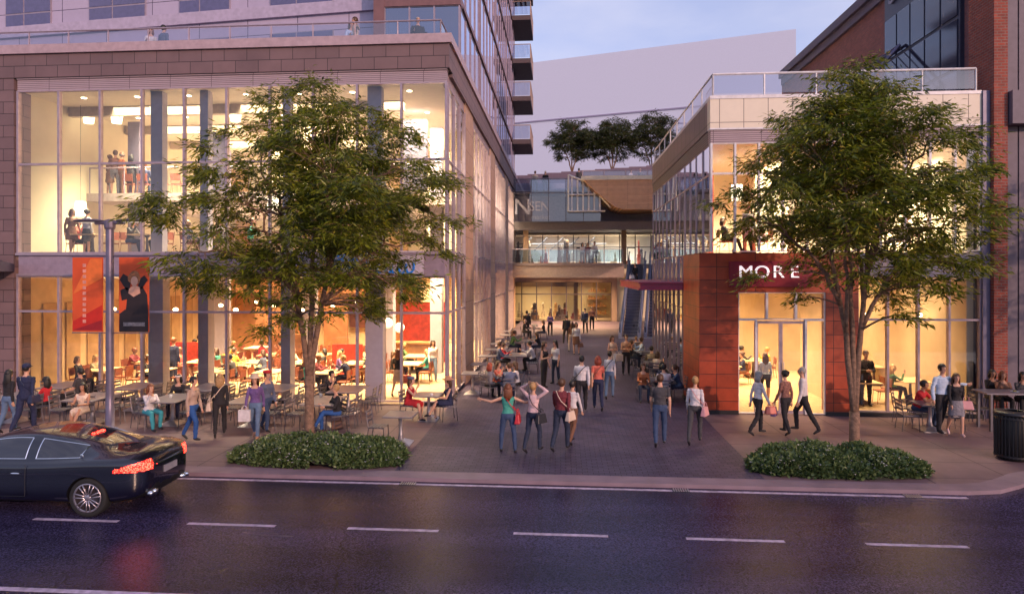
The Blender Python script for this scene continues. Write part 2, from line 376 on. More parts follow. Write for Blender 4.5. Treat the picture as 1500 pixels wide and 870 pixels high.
# ================================================================ LEFT BUILDING (podium with restaurant)
LB = (-18.0, YL, 0)
lb = empty('glass_fronted_building', LB, 0, 'two storey glass fronted restaurant building with brown stone frame left of the alley', 'building')
gx0, gx1 = -18.5, XL
w = MB(LB)
w.box(-40, gx0 - 0.08, YL - 0.12, YL + 0.6, 0, 10.92)                      # stone pier left
w.box(-40, XL + 0.12, YL - 0.14, YL + 0.5, 10.92, 11.72)                   # front fascia
w.box(XL - 0.3, XL + 0.12, YL + 0.5, 52, 10.80, 11.72)                     # side fascia
pil = [(24.7, 27.0), (33.6, 36.0), (42.6, 45.0), (50.0, 52.0)]
for a, c in pil: w2 = MB(LB); w2.box(XL - 0.3, XL + 0.05, a, c, 0, 10.80); w2.build('pilaster', LITST, lb)
w.box(-40, XL, 51.9, 52.2, 0, 11.7)
w.build('wall', STONE, lb)
cp = MB(LB); cp.box(-40, XL + 0.2, YL - 0.22, YL + 0.5, 11.72, 12.02); cp.box(XL - 0.3, XL + 0.2, YL + 0.5, 52.2, 11.72, 12.02); cp.build('coping', COPING, lb)
lv = MB(LB); lv.box(gx0, XL + 0.02, YL - 0.06, YL + 0.2, 10.5, 10.88)
lv.box(gx0, XL + 0.04, YL - 0.10, YL + 0.2, 10.88, 10.92)
for a, c in ((21.1, 24.7), (27.0, 33.6), (36.0, 42.6), (45.0, 50.0)): lv.box(XL - 0.14, XL + 0.0, a, c, 10.42, 10.80)
lv.build('louvre_band', LOUV, lb)
pl = MB(LB); pl.box(gx0, -9.0, YL - 0.08, YL + 0.1, 0, 0.1); pl.box(-4.9, XL, YL - 0.08, YL + 0.1, 0, 0.1)
for a, c in ((21.1, 24.7), (27.0, 33.6), (36.0, 42.6), (45.0, 50.0)): pl.box(XL - 0.1, XL + 0.02, a, c, 0, 0.12)
pl.build('plinth', BLACK, lb)
sd = MB(LB); sd.box(gx0 + 0.05, XL - 0.05, YL - 0.07, YL + 0.08, 4.27, 4.90); sd.build('spandrel', mat('mauve_spandrel', (0.33, 0.26, 0.33), 0.4, 0.2), lb)
sd = MB(LB); sd.box(gx0, XL, YL - 0.16, YL + 0.1, 4.90, 4.98); sd.box(gx0, XL, YL - 0.12, YL + 0.1, 4.20, 4.27); sd.build('ledge', MULL, lb)
nb = 10
curtain(lb, LB, 'X', YL, gx0, XL, nb, [0.1, 3.0, 4.20], skip=[(8, 0)])
curtain(lb, LB, 'X', YL, gx0, XL, nb, [4.98, 8.0, 10.5])
segs = [(21.0, 24.7, 3), (27.0, 33.6, 5), (36.0, 42.6, 5), (45.0, 50.0, 4)]
for a, c, k in segs:
    curtain(lb, LB, 'Y', XL, a, c, k, [0.12, 3.0, 5.0, 8.0, 10.42], fd=0.1, fw=0.055, out=1, vfin=0.07)
# floors, ceilings, rear walls
fl = MB(LB)
fl.box(gx0 - 0.1, XL - 0.12, YL + 0.12, 51.8, 4.42, 4.93)
fl.build('upper_floor', mat('grey_floor_slab', (0.42, 0.34, 0.30), 0.6), lb)
fl = MB(LB); fl.box(gx0 - 0.1, XL - 0.12, YL + 0.1, 51.8, -0.05, 0.012); fl.build('ground_floor', INTF, lb)
mz = MB(LB); mz.box(gx0 - 0.1, -5.6, 24.2, 34, 7.12, 7.42); mz.box(XL - 2.6, XL - 0.3, 26.5, 50, 7.12, 7.42); mz.build('mezzanine', mat('pale_slab_edge', (0.5, 0.42, 0.38), 0.6), lb)
rf = MB(LB); rf.box(-40, XL - 0.02, YL + 0.12, 51.9, 10.96, 11.68); rf.build('roof_deck', mat('deck_paving', (0.3, 0.26, 0.28), 0.7), lb)
ce = MB(LB); ce.box(gx0 - 0.1, XL - 0.14, YL + 0.12, 51.8, 10.55, 10.9); ce.box(gx0 - 0.1, XL - 0.14, YL + 0.12, 51.8, 4.36, 4.42); ce.build('ceiling', CEIL, lb)
iw = MB(LB); iw.box(gx0 - 0.1, -7.2, 34, 34.2, 4.93, 10.55); iw.box(-7.4, -7.2, 34.2, 51.5, 4.93, 10.55); iw.box(gx0 - 0.35, gx0 - 0.1, YL + 0.15, 34, 4.93, 10.55)
iw.box(-10.6, -9.8, 26.0, 27.2, 4.93, 10.5); iw.box(-14.2, -13.2, 31.0, 33.9, 7.42, 10.5)
iw.build('interior_wall', INTW, lb)
iw = MB(LB); iw.box(gx0 - 0.1, -7.2, 33.0, 33.2, 0.01, 4.36); iw.box(-7.4, -7.2, 33.2, 51.5, 0.01, 4.36); iw.box(gx0 - 0.35, gx0 - 0.1, YL + 0.15, 33.0, 0.01, 4.36); iw.build('dining_room_wall', INTO, lb)
def column(x0, x1, y0, y1, z0, z1): cl = MB(LB); cl.box(x0, x1, y0, y1, z0, z1); cl.build('column', COLG, lb)
for x, w_ in ((-13.9, .26), (-12.2, .18), (-9.3, .16), (-6.25, .3)):
    column(x - w_, x + w_, YL + 0.45, YL + 0.85, 0.01, 4.36); column(x - w_ * .8, x + w_ * .8, YL + 0.5, YL + 0.8, 4.93, 10.55)
for x in (-15, -11, -7.5): column(x - 0.25, x + 0.25, 27.6, 28.1, 0.01, 4.36)
for y in (27.5, 34.5, 41.5): column(-5.6, -5.1, y, y + 0.5, 0.01, 4.36); column(-5.6, -5.1, y, y + 0.5, 4.93, 10.5)
for x, y, w_, z0, z1 in ((-5.6, 24.6, .9, 7.42, 10.2), (-13.0, 23.6, .8, 7.42, 9.6), (-17.2, 25.0, .5, 4.95, 10.4), (-9.0, 30, 1.2, 4.95, 9.0), (-15.2, 28, .7, 7.42, 9.8)):
    cl = MB(LB); cl.box(x - w_ / 2, x + w_ / 2, y, y + .3, z0, z1); cl.build('partition', mat('dusk_partition', (0.16, 0.14, 0.2), .6), lb)
# fittings of the upper hall
LW = mat('honey_wood_panel', (0.50, 0.32, 0.16), 0.5, var=0.2, scale=2)
for x, z, w_, h_ in ((-17.0, 5.0, 1.1, 2.1), (-12.4, 5.0, 2.2, 2.1), (-8.6, 5.0, 1.0, 2.1), (-17.4, 7.5, 1.0, 2.4), (-11.6, 7.5, 1.6, 2.5), (-8.6, 7.5, 1.2, 2.5)):
    f_ = MB(LB); f_.box(x - w_ / 2, x + w_ / 2, 33.9, 33.98, z, z + h_); f_.build('wall_panel', LW, lb)
for x, z in ((-15.2, 6.1), (-10.2, 5.9), (-9.9, 8.6), (-13.0 + .3, 8.8)):
    f_ = MB(LB); f_.box(x - .45, x + .45, 33.86, 33.9, z - .35, z + .4); f_.build('picture', mat('dark_picture', (0.12, 0.04, 0.03)), lb)
for y in (23.2, 26.4, 29.6, 32.8):
    f_ = MB(LB); f_.box(gx0 - .05, -5.7, y, y + .22, 10.2, 10.55); f_.build('ceiling_beam', mat('dusky_beam', (0.42, 0.34, 0.26), .6), lb)
    f_ = MB(LB); f_.box(gx0 - .05, XL - .3, y - .6, y - .4, 4.12, 4.36); f_.build('ceiling_beam', mat('dusky_beam', (0.42, 0.34, 0.26), .6), lb)
DLM = emat('downlight_glow', (1, .85, .6), 12)
for x in (-17, -15, -13.1, -11, -9.1, -7.2, -5.2):
    for y in (22.0, 25.0):
        f_ = MB(LB); f_.lathe([(.07, -.01), (.09, 0)], (x, y, 10.54), 10); f_.build('downlight', DLM, lb)
# wooden slat panels, shelves and bar inside the dining room
for x in (-17.2, -14.4, -9.6): wd = MB(LB); wd.box(x, x + 1.5, 32.9, 32.99, 0.3, 3.7); wd.build('wall_panel', WOOD, lb)
for k in range(9): wd = MB(LB); wd.box(gx0 - 0.08, gx0 - 0.03, 22 + k * 1.1, 22.7 + k * 1.1, 0.3, 3.2); wd.build('wall_panel', mat('honey_wood_panel', (0.50, 0.32, 0.16), 0.5, var=0.2, scale=2), lb)
REDW = mat('deep_red_panel', (0.30, 0.03, 0.02), 0.5, var=0.3); AMB = mat('dark_amber_panel', (0.28, 0.12, 0.05), 0.5, var=0.4, scale=2)
for x, y, w_, h_, mm in ((-16.2, 26.6, 1.5, 1.35, REDW), (-12.5, 29.0, 1.8, 1.5, AMB), (-9.0, 26.8, 1.3, 1.3, REDW), (-6.6, 31.0, 2.2, 2.9, REDW), (-14.6, 31.5, 1.4, 2.6, AMB), (-11.2, 31.6, 1.2, 3.0, AMB)):
    wd = MB(LB); wd.box(x - w_ / 2, x + w_ / 2, y, y + 0.12, 0.01, h_); wd.build('screen_panel', mm, lb)
wd = MB(LB); wd.box(-17.9, -7.6, 31.9, 32.9, 3.3, 4.3); wd.build('bulkhead', AMB, lb)
for x, c in ((-15.4, 0), (-12.3, 1), (-10.9, 0)): pc = MB(LB); pc.box(x, x + 0.9, 32.8, 32.98, 1.5, 2.8); pc.build('picture', mat('dark_picture', (0.12, 0.04, 0.03), 0.4, var=0.6, scale=4), lb)
br = MB(LB); br.box(-8.6, -5.9, 29.0, 29.6, 0.01, 1.1); br.box(-8.7, -5.8, 28.9, 29.75, 1.1, 1.16); br.build('bar_counter', WOOD, lb)
st_ = MB(LB)
for k in range(12): st_.box(-6.4 + k * 0.15, -6.2 + k * 0.15, YL + 2.2, YL + 3.4, 7.42 - (k + 1) * 0.2, 7.42 - k * 0.2 + 0.02)
st_.hexa([(-6.5, YL + 2.15, 7.1), (-6.5, YL + 2.2, 7.1), (-4.5, YL + 2.2, 4.7), (-4.5, YL + 2.15, 4.7), (-6.5, YL + 2.15, 7.5), (-6.5, YL + 2.2, 7.5), (-4.5, YL + 2.2, 5.1), (-4.5, YL + 2.15, 5.1)])
st_.build('staircase', mat('pale_stair', (0.5, 0.4, 0.33), 0.6), lb)
def rail(org, pts, z0, h, name, label, cat='railing', parent=None, gm=None, fm=None, post=1.45, nbig=0.03):
    o = empty(name, org, 0, label, cat) if parent is None else parent
    f = MB(org); gl = MB(org)
    for i in range(len(pts) - 1):
        a = Vector((*pts[i], 0)); c = Vector((*pts[i + 1], 0)); L = (c - a).length; k = max(1, round(L / post)); d = (c - a) / k; u = (c - a).normalized(); nn = Vector((-u.y, u.x, 0))
        f.tube([a + Vector((0, 0, z0 + h)), c + Vector((0, 0, z0 + h))], nbig, 6)
        for j in range(k + 1):
            p = a + d * j
            f.tube([p + Vector((0, 0, z0)), p + Vector((0, 0, z0 + h))], nbig * 0.8, 5)
        for j in range(k):
            p = a + d * j + u * 0.04; q = a + d * (j + 1) - u * 0.04; t = nn * 0.006
            gl.add([p + Vector((0, 0, z0 + 0.08)), q + Vector((0, 0, z0 + 0.08)), q + Vector((0, 0, z0 + h - 0.05)), p + Vector((0, 0, z0 + h - 0.05))], [(0, 1, 2, 3)])
    f.build('handrail' if parent is None else 'rail_frame', fm or MULL, o); gl.build('glass_panels' if parent is None else 'rail_glass', gm or RAILG, o)
    return o
rail(LB, [(-30, YL + 0.35), (XL - 0.25, YL + 0.35), (XL - 0.25, YL + 2.6)], 11.68, 0.98, 'terrace_railing', 'glass terrace railing with slim mauve posts along the brown stone roof edge')
rail(LB, [(gx0, 24.25), (-5.65, 24.25)], 7.42, 1.0, 'balustrade', 'glass balustrade along the mezzanine edge behind the upper windows', gm=GLASS)
cn = MB((-18.6, YL, 4)); cn.add([(-22, YL - 1.5, 4.35), (-18.25, YL - 1.5, 4.35), (-18.55, YL - 0.12, 4.35), (-22, YL - 0.12, 4.35), (-22, YL - 1.5, 4.85), (-18.25, YL - 1.5, 4.85), (-18.55, YL - 0.12, 4.6), (-22, YL - 0.12, 4.6)], [(3, 2, 1, 0), (4, 5, 6, 7), (0, 1, 5, 4), (1, 2, 6, 5), (2, 3, 7, 6), (3, 0, 4, 7)])
tag(cn.build('entrance_canopy', MULLD), 'dark metal canopy jutting from the brown stone pier at the far left edge', 'canopy')
# blue script sign
sg = empty('script_sign', (-6.2, YL - 0.12, 4.3), 0, 'blue script lettering on a pale backing half hidden by the tree left of the alley', 'sign')
BLUE = mat('blue_sign_letters', (0.01, 0.13, 0.42), 0.35, emit=(0.01, 0.2, 0.7), estr=0.25)
bk = MB(); bk.box(-1.4, 1.75, 0.0, 0.04, -0.12, 0.72); bk.build('backing_board', mat('pale_lilac_board', (0.52, 0.46, 0.55), 0.5), sg)
def stroke(pts, name='letter', r=0.035):
    # smooth stroke in the XZ plane
    P = []
    for i in range(len(pts) - 1):
        for k in range(5):
            t = k / 5.0; p0 = pts[max(i - 1, 0)]; p1 = pts[i]; p2 = pts[i + 1]; p3 = pts[min(i + 2, len(pts) - 1)]
            P.append(tuple(0.5 * ((2 * p1[q]) + (-p0[q] + p2[q]) * t + (2 * p0[q] - 5 * p1[q] + 4 * p2[q] - p3[q]) * t * t + (-p0[q] + 3 * p1[q] - 3 * p2[q] + p3[q]) * t ** 3) for q in (0, 1)))
    P.append(pts[-1]); m = MB(); m.tube([(x, -0.03, z) for x, z in P], r, 6); m.build(name, BLUE, sg)
def sc_(pts, ox, oz, s): stroke([(ox + x * s, oz + z * s) for x, z in pts])
LET = {'l': [(0, 0.3), (0.25, 0.6), (0.3, 1.1), (0.15, 1.2), (0.08, 0.8), (0.12, 0.15), (0.3, 0), (0.5, 0.2)],
       'o': [(0.35, 0.55), (0.1, 0.5), (0, 0.25), (0.15, 0), (0.4, 0.08), (0.5, 0.35), (0.35, 0.55), (0.6, 0.5)],
       'u': [(0, 0.5), (0.02, 0.15), (0.18, 0), (0.38, 0.15), (0.45, 0.5), (0.45, 0.12), (0.6, 0.02)],
       'w': [(0, 0.55), (0.02, 0.15), (0.18, 0), (0.35, 0.2), (0.38, 0.5), (0.42, 0.12), (0.58, 0), (0.78, 0.2), (0.8, 0.55)],
       's': [(0.4, 0.5), (0.15, 0.55), (0.1, 0.35), (0.35, 0.22), (0.3, 0.02), (0.02, 0.02)]}
sc_(LET['s'], -1.2, 0.42, 0.5); sc_(LET['l'], -0.95, 0.35, 0.3); sc_(LET['o'], -0.75, 0.16, 0.55); sc_(LET['l'], -0.2, 0.08, 0.5)
sc_(LET['u'], 0.05, 0.0, 0.5); sc_(LET['u'], 0.5, 0.0, 0.5); sc_(LET['w'], 0.95, 0.0, 0.62)
# ================================================================ TOWER above the podium
TB = (XL, 23.6, 11.35)
tw = empty('residential_tower', TB, 0, 'tall tower with dark blue glass and mauve floor bands rising above the stone podium', 'tower')
fz = [11.35 + 3.05 * k for k in range(8)]
tf = MB(TB); tg = []
for k in range(1, 8):
    z = fz[k]
    tf.box(-6.6, XL + 0.06, 23.52, 24.0, z - 0.30, z + 0.05); tf.box(XL - 0.3, XL + 0.06, 24.0, 52.0, z - 0.16, z + 0.03)
tf.box(-6.9, -6.5, 23.5, 24.0, 11.35, 32.8)
for y in (29.2, 36.5, 43.7, 51.4): tf.box(XL - 0.3, XL + 0.0, y, y + 0.55, 11.35, 32.8)
tf.build('floor_bands', mat('rust_brown_cladding', (0.20, 0.10, 0.10), 0.5, 0.1), tw)
tf = MB(TB); tf.box(-6.4, XL - 0.5, 24.9, 51.8, 11.36, 32.8); tf.build('core_wall', mat('tower_core', (0.05, 0.045, 0.09), 0.6), tw)
for k in range(5):
    curtain(tw, TB, 'X', 23.6, -6.5, XL, 3, [fz[k] + 0.06, fz[k] + 0.9, fz[k + 1] - 0.30], fw=0.05, fd=0.1, mf=MULL, mg=GLASSB)
sgl = [(23.75, 29.2, 4), (29.75, 36.5, 5), (37.05, 43.7, 5), (44.25, 51.4, 5)]
for k in range(5):
    for a, c, q in sgl:
        curtain(tw, TB, 'Y', XL, a, c, q, [fz[k] + 0.06, fz[k + 1] - 0.30], fw=0.05, fd=0.06, mf=MULL, mg=GLASSB, out=1, vfin=0.04)
for k in (5, 6):
    tb2 = MB(TB); tb2.box(-6.5, XL - 0.1, 23.62, 24.4, fz[k] + 0.06, fz[k + 1] - 0.3); tb2.box(XL - 0.2, XL - 0.05, 24.4, 51.4, fz[k] + 0.06, fz[k + 1] - 0.3); tb2.build('glazing_band', mat('dark_blue_glazing', (0.04, 0.045, 0.12), 0.1), tw)
# balconies at the tower's alley end
for k in range(1, 6):
    z = fz[k] + (0.0 if k % 2 else 0.2)
    b1 = MB(TB); b1.box(XL + 0.05, -2.3, 49.0, 53.5, z - 0.35, z); b1.box(XL - 0.3, XL + 0.05, 52.0, 53.5, z - 0.35, z)
    bo = b1.build('balcony', mat('balcony_slab', (0.10, 0.07, 0.08), 0.6), tw)
    b2 = MB(TB)
    for (p, q) in (((XL + 0.08, 49.0), (-2.32, 49.0)), ((-2.32, 49.0), (-2.32, 53.5))):
        b2.tube([(p[0], p[1], z + 1.05), (q[0], q[1], z + 1.05)], 0.035, 5); b2.tube([(q[0], q[1], z), (q[0], q[1], z + 1.05)], 0.03, 5)
    for j in range(9): b2.tube([(-2.32, 49.0 + j * 0.55, z), (-2.32, 49.0 + j * 0.55, z + 1.05)], 0.015, 4)
    b2.build('balcony_rail', mat('warm_rail', (0.4, 0.28, 0.24), 0.5), bo)
    b3 = MB(TB); b3.add([(XL + 0.1, 48.98, z + 0.05), (-2.35, 48.98, z + 0.05), (-2.35, 48.98, z + 1), (XL + 0.1, 48.98, z + 1)], [(0, 1, 2, 3)]); b3.build('balcony_glass', RAILG, bo)
# lilac clad wing behind the terrace, turned a few degrees
WB = (-6.9, 24.3, 11.35)
wg = empty('lilac_panel_wing', WB, R(-6.0), 'pale lilac panel apartment wing with ribbon windows behind the roof terrace', 'building')
wl = MB(); wl.box(-34, 0, 0, 6, 0, 15)
wl.build('wall', LILAC, wg)
for k, z in enumerate((0.95, 3.45, 6.0, 8.6)):
    sb = MB(); sb.box(-34, -0.01, -0.12, 0, z + 2.05 - 0.06, z + 2.45); 
    if k < 3: sb.build('floor_band', mat('lilac_band', (0.44, 0.38, 0.5), 0.5), wg)
WP = mat('violet_window_glass', (0.10, 0.09, 0.20), 0.08, spec=1.0)
for z0 in (0.35, 3.5 - 0.45, 6.2, 9.0):
    for i, x in enumerate((-3.2, -7.4, -11.4, -15.7, -20.2, -25.0, -29.5)):
        ww = 2.6 if i % 2 == 0 else 2.2
        f = MB(); f.box(x - ww / 2 - 0.04, x + ww / 2 + 0.04, -0.035, 0, z0 - 0.04, z0 + 1.99); fo = f.build('window', MULL, wg)
        gsh = MB(); gsh.box(x - ww / 2, x - 0.03 - 0.2, -0.05, -0.035, z0, z0 + 0.85); gsh.box(x - 0.17, x + ww / 2, -0.05, -0.035, z0, z0 + 0.85)
        gsh.box(x - ww / 2, x - 0.23, -0.05, -0.035, z0 + 0.92, z0 + 1.95); gsh.box(x - 0.17, x + ww / 2, -0.05, -0.035, z0 + 0.92, z0 + 1.95)
        gsh.build('pane', WP, fo)
bc = MB(); bc.box(-0.05, 0.5, -0.02, 1, 0, 15); bc.build('corner_strip', mat('rust_brown_cladding', (0.2, 0.1, 0.1)), wg)
# ================================================================ RIGHT BUILDING
RB = (XR, YR, 0)
rb = empty('corner_shop_building', RB, 0, 'two storey glass and cream panel building with orange terracotta entrance right of the alley', 'building')
xe = 12.45
fa = MB(RB); fa.box(XR - 0.05, xe, YR - 0.1, YR + 0.3, 8.72, 9.62); fa.build('cream_fascia', CREAM, rb)
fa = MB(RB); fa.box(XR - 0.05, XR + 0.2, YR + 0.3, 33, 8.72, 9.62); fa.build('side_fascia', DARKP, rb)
fa = MB(RB); fa.box(XR - 0.06, xe, YR - 0.12, YR + 0.3, 9.62, 9.72); fa.box(XR - 0.06, XR + 0.2, YR + 0.3, 33, 9.62, 9.72); fa.box(XR - 0.06, xe, YR - 0.11, YR + 0.2, 8.68, 8.73); fa.build('white_trim', WHITEF, rb)
fa = MB(RB); fa.box(XR - 0.03, xe, YR - 0.07, YR + 0.25, 8.28, 8.68); fa.build('louvre_band', LOUV, rb)
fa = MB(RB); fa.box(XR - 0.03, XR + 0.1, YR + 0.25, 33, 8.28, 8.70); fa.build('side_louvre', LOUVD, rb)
ox0, ox1, ox2, ox3 = 4.22, 5.39, 7.97, 8.92
og = MB(RB)
og.box(ox0, ox1, YR - 0.12, YR + 0.2, 0.12, 4.92); og.box(ox0, ox0 + 0.3, YR + 0.2, 22.9, 0.12, 4.92); og.box(ox2, ox3, YR - 0.12, YR + 0.2, 0.12, 4.92)
og.box(ox1, ox2, YR - 0.12, YR + 0.2, 3.72, 4.92); og.box(ox0 + 0.3, XR, 22.6, 22.9, 0.12, 4.92); og.box(ox0 + 0.3, ox3, YR + 0.2, 22.9, 4.7, 4.92)
og.build('terracotta_cladding', ORANGE, rb)
pl = MB(RB); pl.box(ox0 - 0.03, ox1, YR - 0.16, YR + 0.1, 0, 0.12); pl.box(ox0 - 0.03, ox0 + 0.2, YR + 0.1, 22.93, 0, 0.12); pl.box(ox2, xe, YR - 0.16, YR + 0.1, 0, 0.12)
pl.box(XR - 0.04, XR + 0.1, 22.93, 33, 0, 0.12); pl.build('plinth', BLACK, rb)
curtain(rb, RB, 'X', YR, XR, xe, 11, [4.95, 7.35, 8.28], fw=0.06, mf=WHITEF)
curtain(rb, RB, 'X', YR, ox3, xe, 4, [0.12, 2.9, 4.2], fw=0.06, mf=MULL)
lg = MB(RB); lg.box(ox3, xe, YR - 0.08, YR + 0.08, 4.2, 4.92); lg.build('spandrel', mat('grey_spandrel', (0.3, 0.26, 0.3), 0.4), rb)
curtain(rb, RB, 'Y', XR, 22.95, 33, 10, [0.12, 3.0, 4.95], fw=0.045, fd=.06, out=-1, vfin=0.05)
curtain(rb, RB, 'Y', XR, YR + 0.1, 33, 12, [4.95, 7.35, 8.28], fw=0.045, fd=.06, out=-1, mf=MULL)
# door unit
curtain(rb, RB, 'X', YR - 0.02, ox1, ox2, 3, [2.88, 3.72], fw=0.07, mf=WHITEF, name='transom_pane')
for k, (a, c) in enumerate(((5.39, 5.93), (7.40, 7.97))): curtain(rb, RB, 'X', YR - 0.02, a, c, 1, [0.02, 2.88], fw=0.06, mf=WHITEF, name='side_light')
for k, (a, c) in enumerate(((5.95, 6.665), (6.675, 7.38))):
    d = MB(RB); d.box(a, a + 0.05, YR - 0.05, YR, 0.02, 2.84); d.box(c - 0.05, c, YR - 0.05, YR, 0.02, 2.84); d.box(a + 0.05, c - 0.05, YR - 0.045, YR - 0.005, 0.02, 0.12); d.box(a + 0.05, c - 0.05, YR - 0.045, YR - 0.005, 2.76, 2.84)
    do = d.build('door', MULL, rb)
    d = MB(RB); d.add([(a + 0.05, YR - 0.025, 0.12), (c - 0.05, YR - 0.025, 0.12), (c - 0.05, YR - 0.025, 2.76), (a + 0.05, YR - 0.025, 2.76)], [(0, 1, 2, 3)]); d.build('pane', GLASS, do)
    hx = 6.60 if k == 0 else 6.74
    d = MB(RB); d.tube([(hx, YR - 0.1, 0.7), (hx, YR - 0.1, 1.6)], 0.015, 6); d.build('handle', METL, do)
ce = MB(RB); ce.box(XR + 0.08, 12.4, YR + 0.3, 33, 8.3, 8.7); ce.box(XR + 0.08, 12.4, YR + 0.2, 33, 4.3, 4.36); ce.build('ceiling', CEIL, rb)
ce = MB(RB); ce.box(XR + 0.08, 12.4, YR + 0.15, 33, 4.36, 4.9); ce.box(XR + 0.2, 12.4, YR + 0.3, 33, 9.2, 9.5); ce.build('floor_slab', mat('grey_floor_slab', (0.4, 0.33, 0.3)), rb)
ce = MB(RB); ce.box(XR + 0.08, 12.4, YR + 0.1, 33, -0.05, 0.012); ce.build('ground_floor', INTF, rb)
ce = MB(RB); ce.box(XR + 0.1, 12.2, 27.5, 27.7, 4.9, 8.3); ce.box(12.2, 12.4, YR + 0.2, 33, 4.9, 8.3); ce.box(7.6, 7.8, YR + 2.0, 27.5, 4.9, 8.3); ce.build('interior_wall', INTW, rb)
ce = MB(RB); ce.box(7.0, 12.2, 29.5, 29.7, 0.01, 4.3); ce.box(12.2, 12.4, YR + 0.2, 33, 0.01, 4.3); ce.box(8.9, 9.05, YR + 0.9, 25, 0.01, 4.3); ce.build('dining_room_wall', mat('beige_wall', (0.55, 0.44, 0.30), 0.7, var=0.15, scale=1), rb)
ce = MB(RB); ce.box(XR + 0.3, 13.2, 33.0, 33.3, 0, 9.6); ce.build('rear_wall', mat('dark_rear', (0.15, 0.12, 0.14), 0.7), rb)
# white slanted slats and red shelving behind the side glass
rs = MB(RB)
for k in range(12): rs.box(5.3, 5.36, 23.4 + k * 0.45, 23.52 + k * 0.45, 5.0, 7.9)
rs.build('red_screen_fins', mat('red_fin', (0.45, 0.06, 0.03), 0.4), rb)
rail(RB, [(XR + 0.05, 32.8), (XR + 0.05, YR + 0.0), (xe - 0.1, YR + 0.0)], 9.72, 0.68, 'roof_railing', 'glass roof railing with white posts above the cream panels', gm=RAILG, fm=WHITEF, post=1.5, nbig=0.035)
# sign over the door
ms = empty('shop_sign', (6.3, YR - 0.2, 4.3), 0, 'maroon sign board with pale letters MORE over the glass doors', 'sign')
mb = MB(); mb.box(-1.2, 1.25, 0.0, 0.07, -0.42, 0.36); mb.build('sign_board', mat('dark_red_board', (0.22, 0.012, 0.03), 0.35), ms)
for i, ch in enumerate('MORE'):
    text_mb(ch, 0.52, 0.02, mat('lit_letter', (0.8, 0.72, 0.75), emit=(1, 0.85, 0.85), estr=0.9), 'letter', ms, (-0.72 + i * 0.48, -0.03, 0.02), sx=1.12)
# maroon canopy over the side entrance
mc = MB((4.2, 23, 3.7)); mc.prism([(2.74, 23.3), (XR - 0.1, 22.98), (XR - 0.1, 31.5), (2.74, 31.0)], 3.70, 3.74); mc.prism([(2.74, 23.3), (XR - 0.1, 22.98), (XR - 0.1, 31.5), (2.74, 31.0)], 3.93, 3.98)
mc.prism([(2.80, 23.36), (XR - 0.1, 23.05), (XR - 0.1, 31.4), (2.80, 30.94)], 3.74, 3.93)
tag(mc.build('side_canopy', MAROON), 'thin maroon metal canopy projecting over the alley beside the escalators', 'canopy')
# blue-grey downpipe pilaster, brick pier, grey panel wall
bp = MB((12.6, YR, 0)); bp.box(12.46, 12.66, YR - 0.16, YR + 0.5, 0, 9.7); tag(bp.build('steel_pilaster', mat('blue_grey_metal', (0.13, 0.12, 0.2), 0.4, 0.2)), 'narrow blue grey metal pilaster between the glass shopfront and the brick pier', 'pilaster')
bb = empty('brick_warehouse', (12.9, YR + 1, 0), 0, 'tall dark red brick warehouse with steel window rising behind the cream panelled building', 'building')
O = (12.9, YR + 1, 0)
b1 = MB(O); b1.box(12.68, 13.06, YR - 0.3, YR + 0.9, 0, 24); b1.build('brick_pier', BRICK, bb)
b1 = MB(O); b1.box(13.5, 14.2, YR + 0.9, 40.3, 9.3, 16.1); b1.box(13.5, 26, 40.3, 41, 0, 16.1); b1.box(13.5, 14.2, YR + 0.9, 24.2, 16.1, 24); b1.box(13.5, 26, YR + 0.9, YR + 1.5, 0, 24); b1.build('wall', BRICKP, bb)
b1 = MB(O); b1.box(13.2, 14.4, 24.2, 40.7, 16.1, 16.5); b1.box(13.35, 14.4, 24.2, 40.7, 15.7, 16.1); b1.build('cornice', mat('dark_cornice', (0.10, 0.08, 0.13), 0.6), bb)
y0w, y1w = 22.9, 28.0
wz = MB(O); wz.box(13.36, 13.5, y0w, y1w, 9.4, 18.2); wo = wz.build('window', mat('navy_steel', (0.045, 0.05, 0.09), 0.4), bb)
for j in range(3):
    for i in range(5):
        yy = y0w + 0.12 + i * 1.0; p = MB(O); z = 9.5 + j * 1.75
        p.box(13.32, 13.36, yy, yy + 0.9, z, z + 1.62); p.build('pane', mat('steel_window_glass', (0.03, 0.03, 0.06), 0.08, spec=1.0), wo)
for i, ch in enumerate('SPO'):
    text_mb(ch, 1.25, 0.03, mat('grey_letter', (0.30, 0.28, 0.38), 0.5), 'letter', wo, (13.30 - O[0], 27.3 - i * 0.95 - O[1], 15.55), (R(90), 0, R(-90)))
b1 = MB(O); b1.box(13.30, 13.5, 31.8, 32.6, 9.5, 13.3); b1.build('blind_window', mat('navy_steel', (0.045, 0.05, 0.09)), bb)
pg = empty('roof_pergola', (11, 27, 9.7), 0, 'slatted steel pergola against the brick wall on the roof terrace', 'pergola')
p = MB((11, 27, 9.7)); p.tube([(13.2, 26.5, 13.2), (13.2, 34.0, 13.2)], 0.07, 4); p.tube([(11.8, 26.5, 11.6), (11.8, 34.0, 11.6)], 0.07, 4); p.tube([(11.8, 26.5, 9.7), (11.8, 26.5, 11.6), (13.2, 26.5, 13.2)], 0.07, 4); p.tube([(11.8, 34, 9.7), (11.8, 34, 11.6), (13.2, 34, 13.2)], 0.07, 4); p.build('frame', mat('pergola_blue', (0.12, 0.11, 0.22), 0.5), pg)
p = MB((11, 27, 9.7))
for k in range(14): p.tube([(11.8, 26.9 + k * 0.5, 11.6), (13.2, 26.9 + k * 0.5, 13.2)], 0.025, 4)
p.build('slats', mat('pergola_blue', (0.12, 0.11, 0.22), 0.5), pg)
gw = empty('grey_panel_wall', (13.5, YR, 0), 0, 'flat mauve grey panel wall at the right edge beyond the brick pier', 'wall')
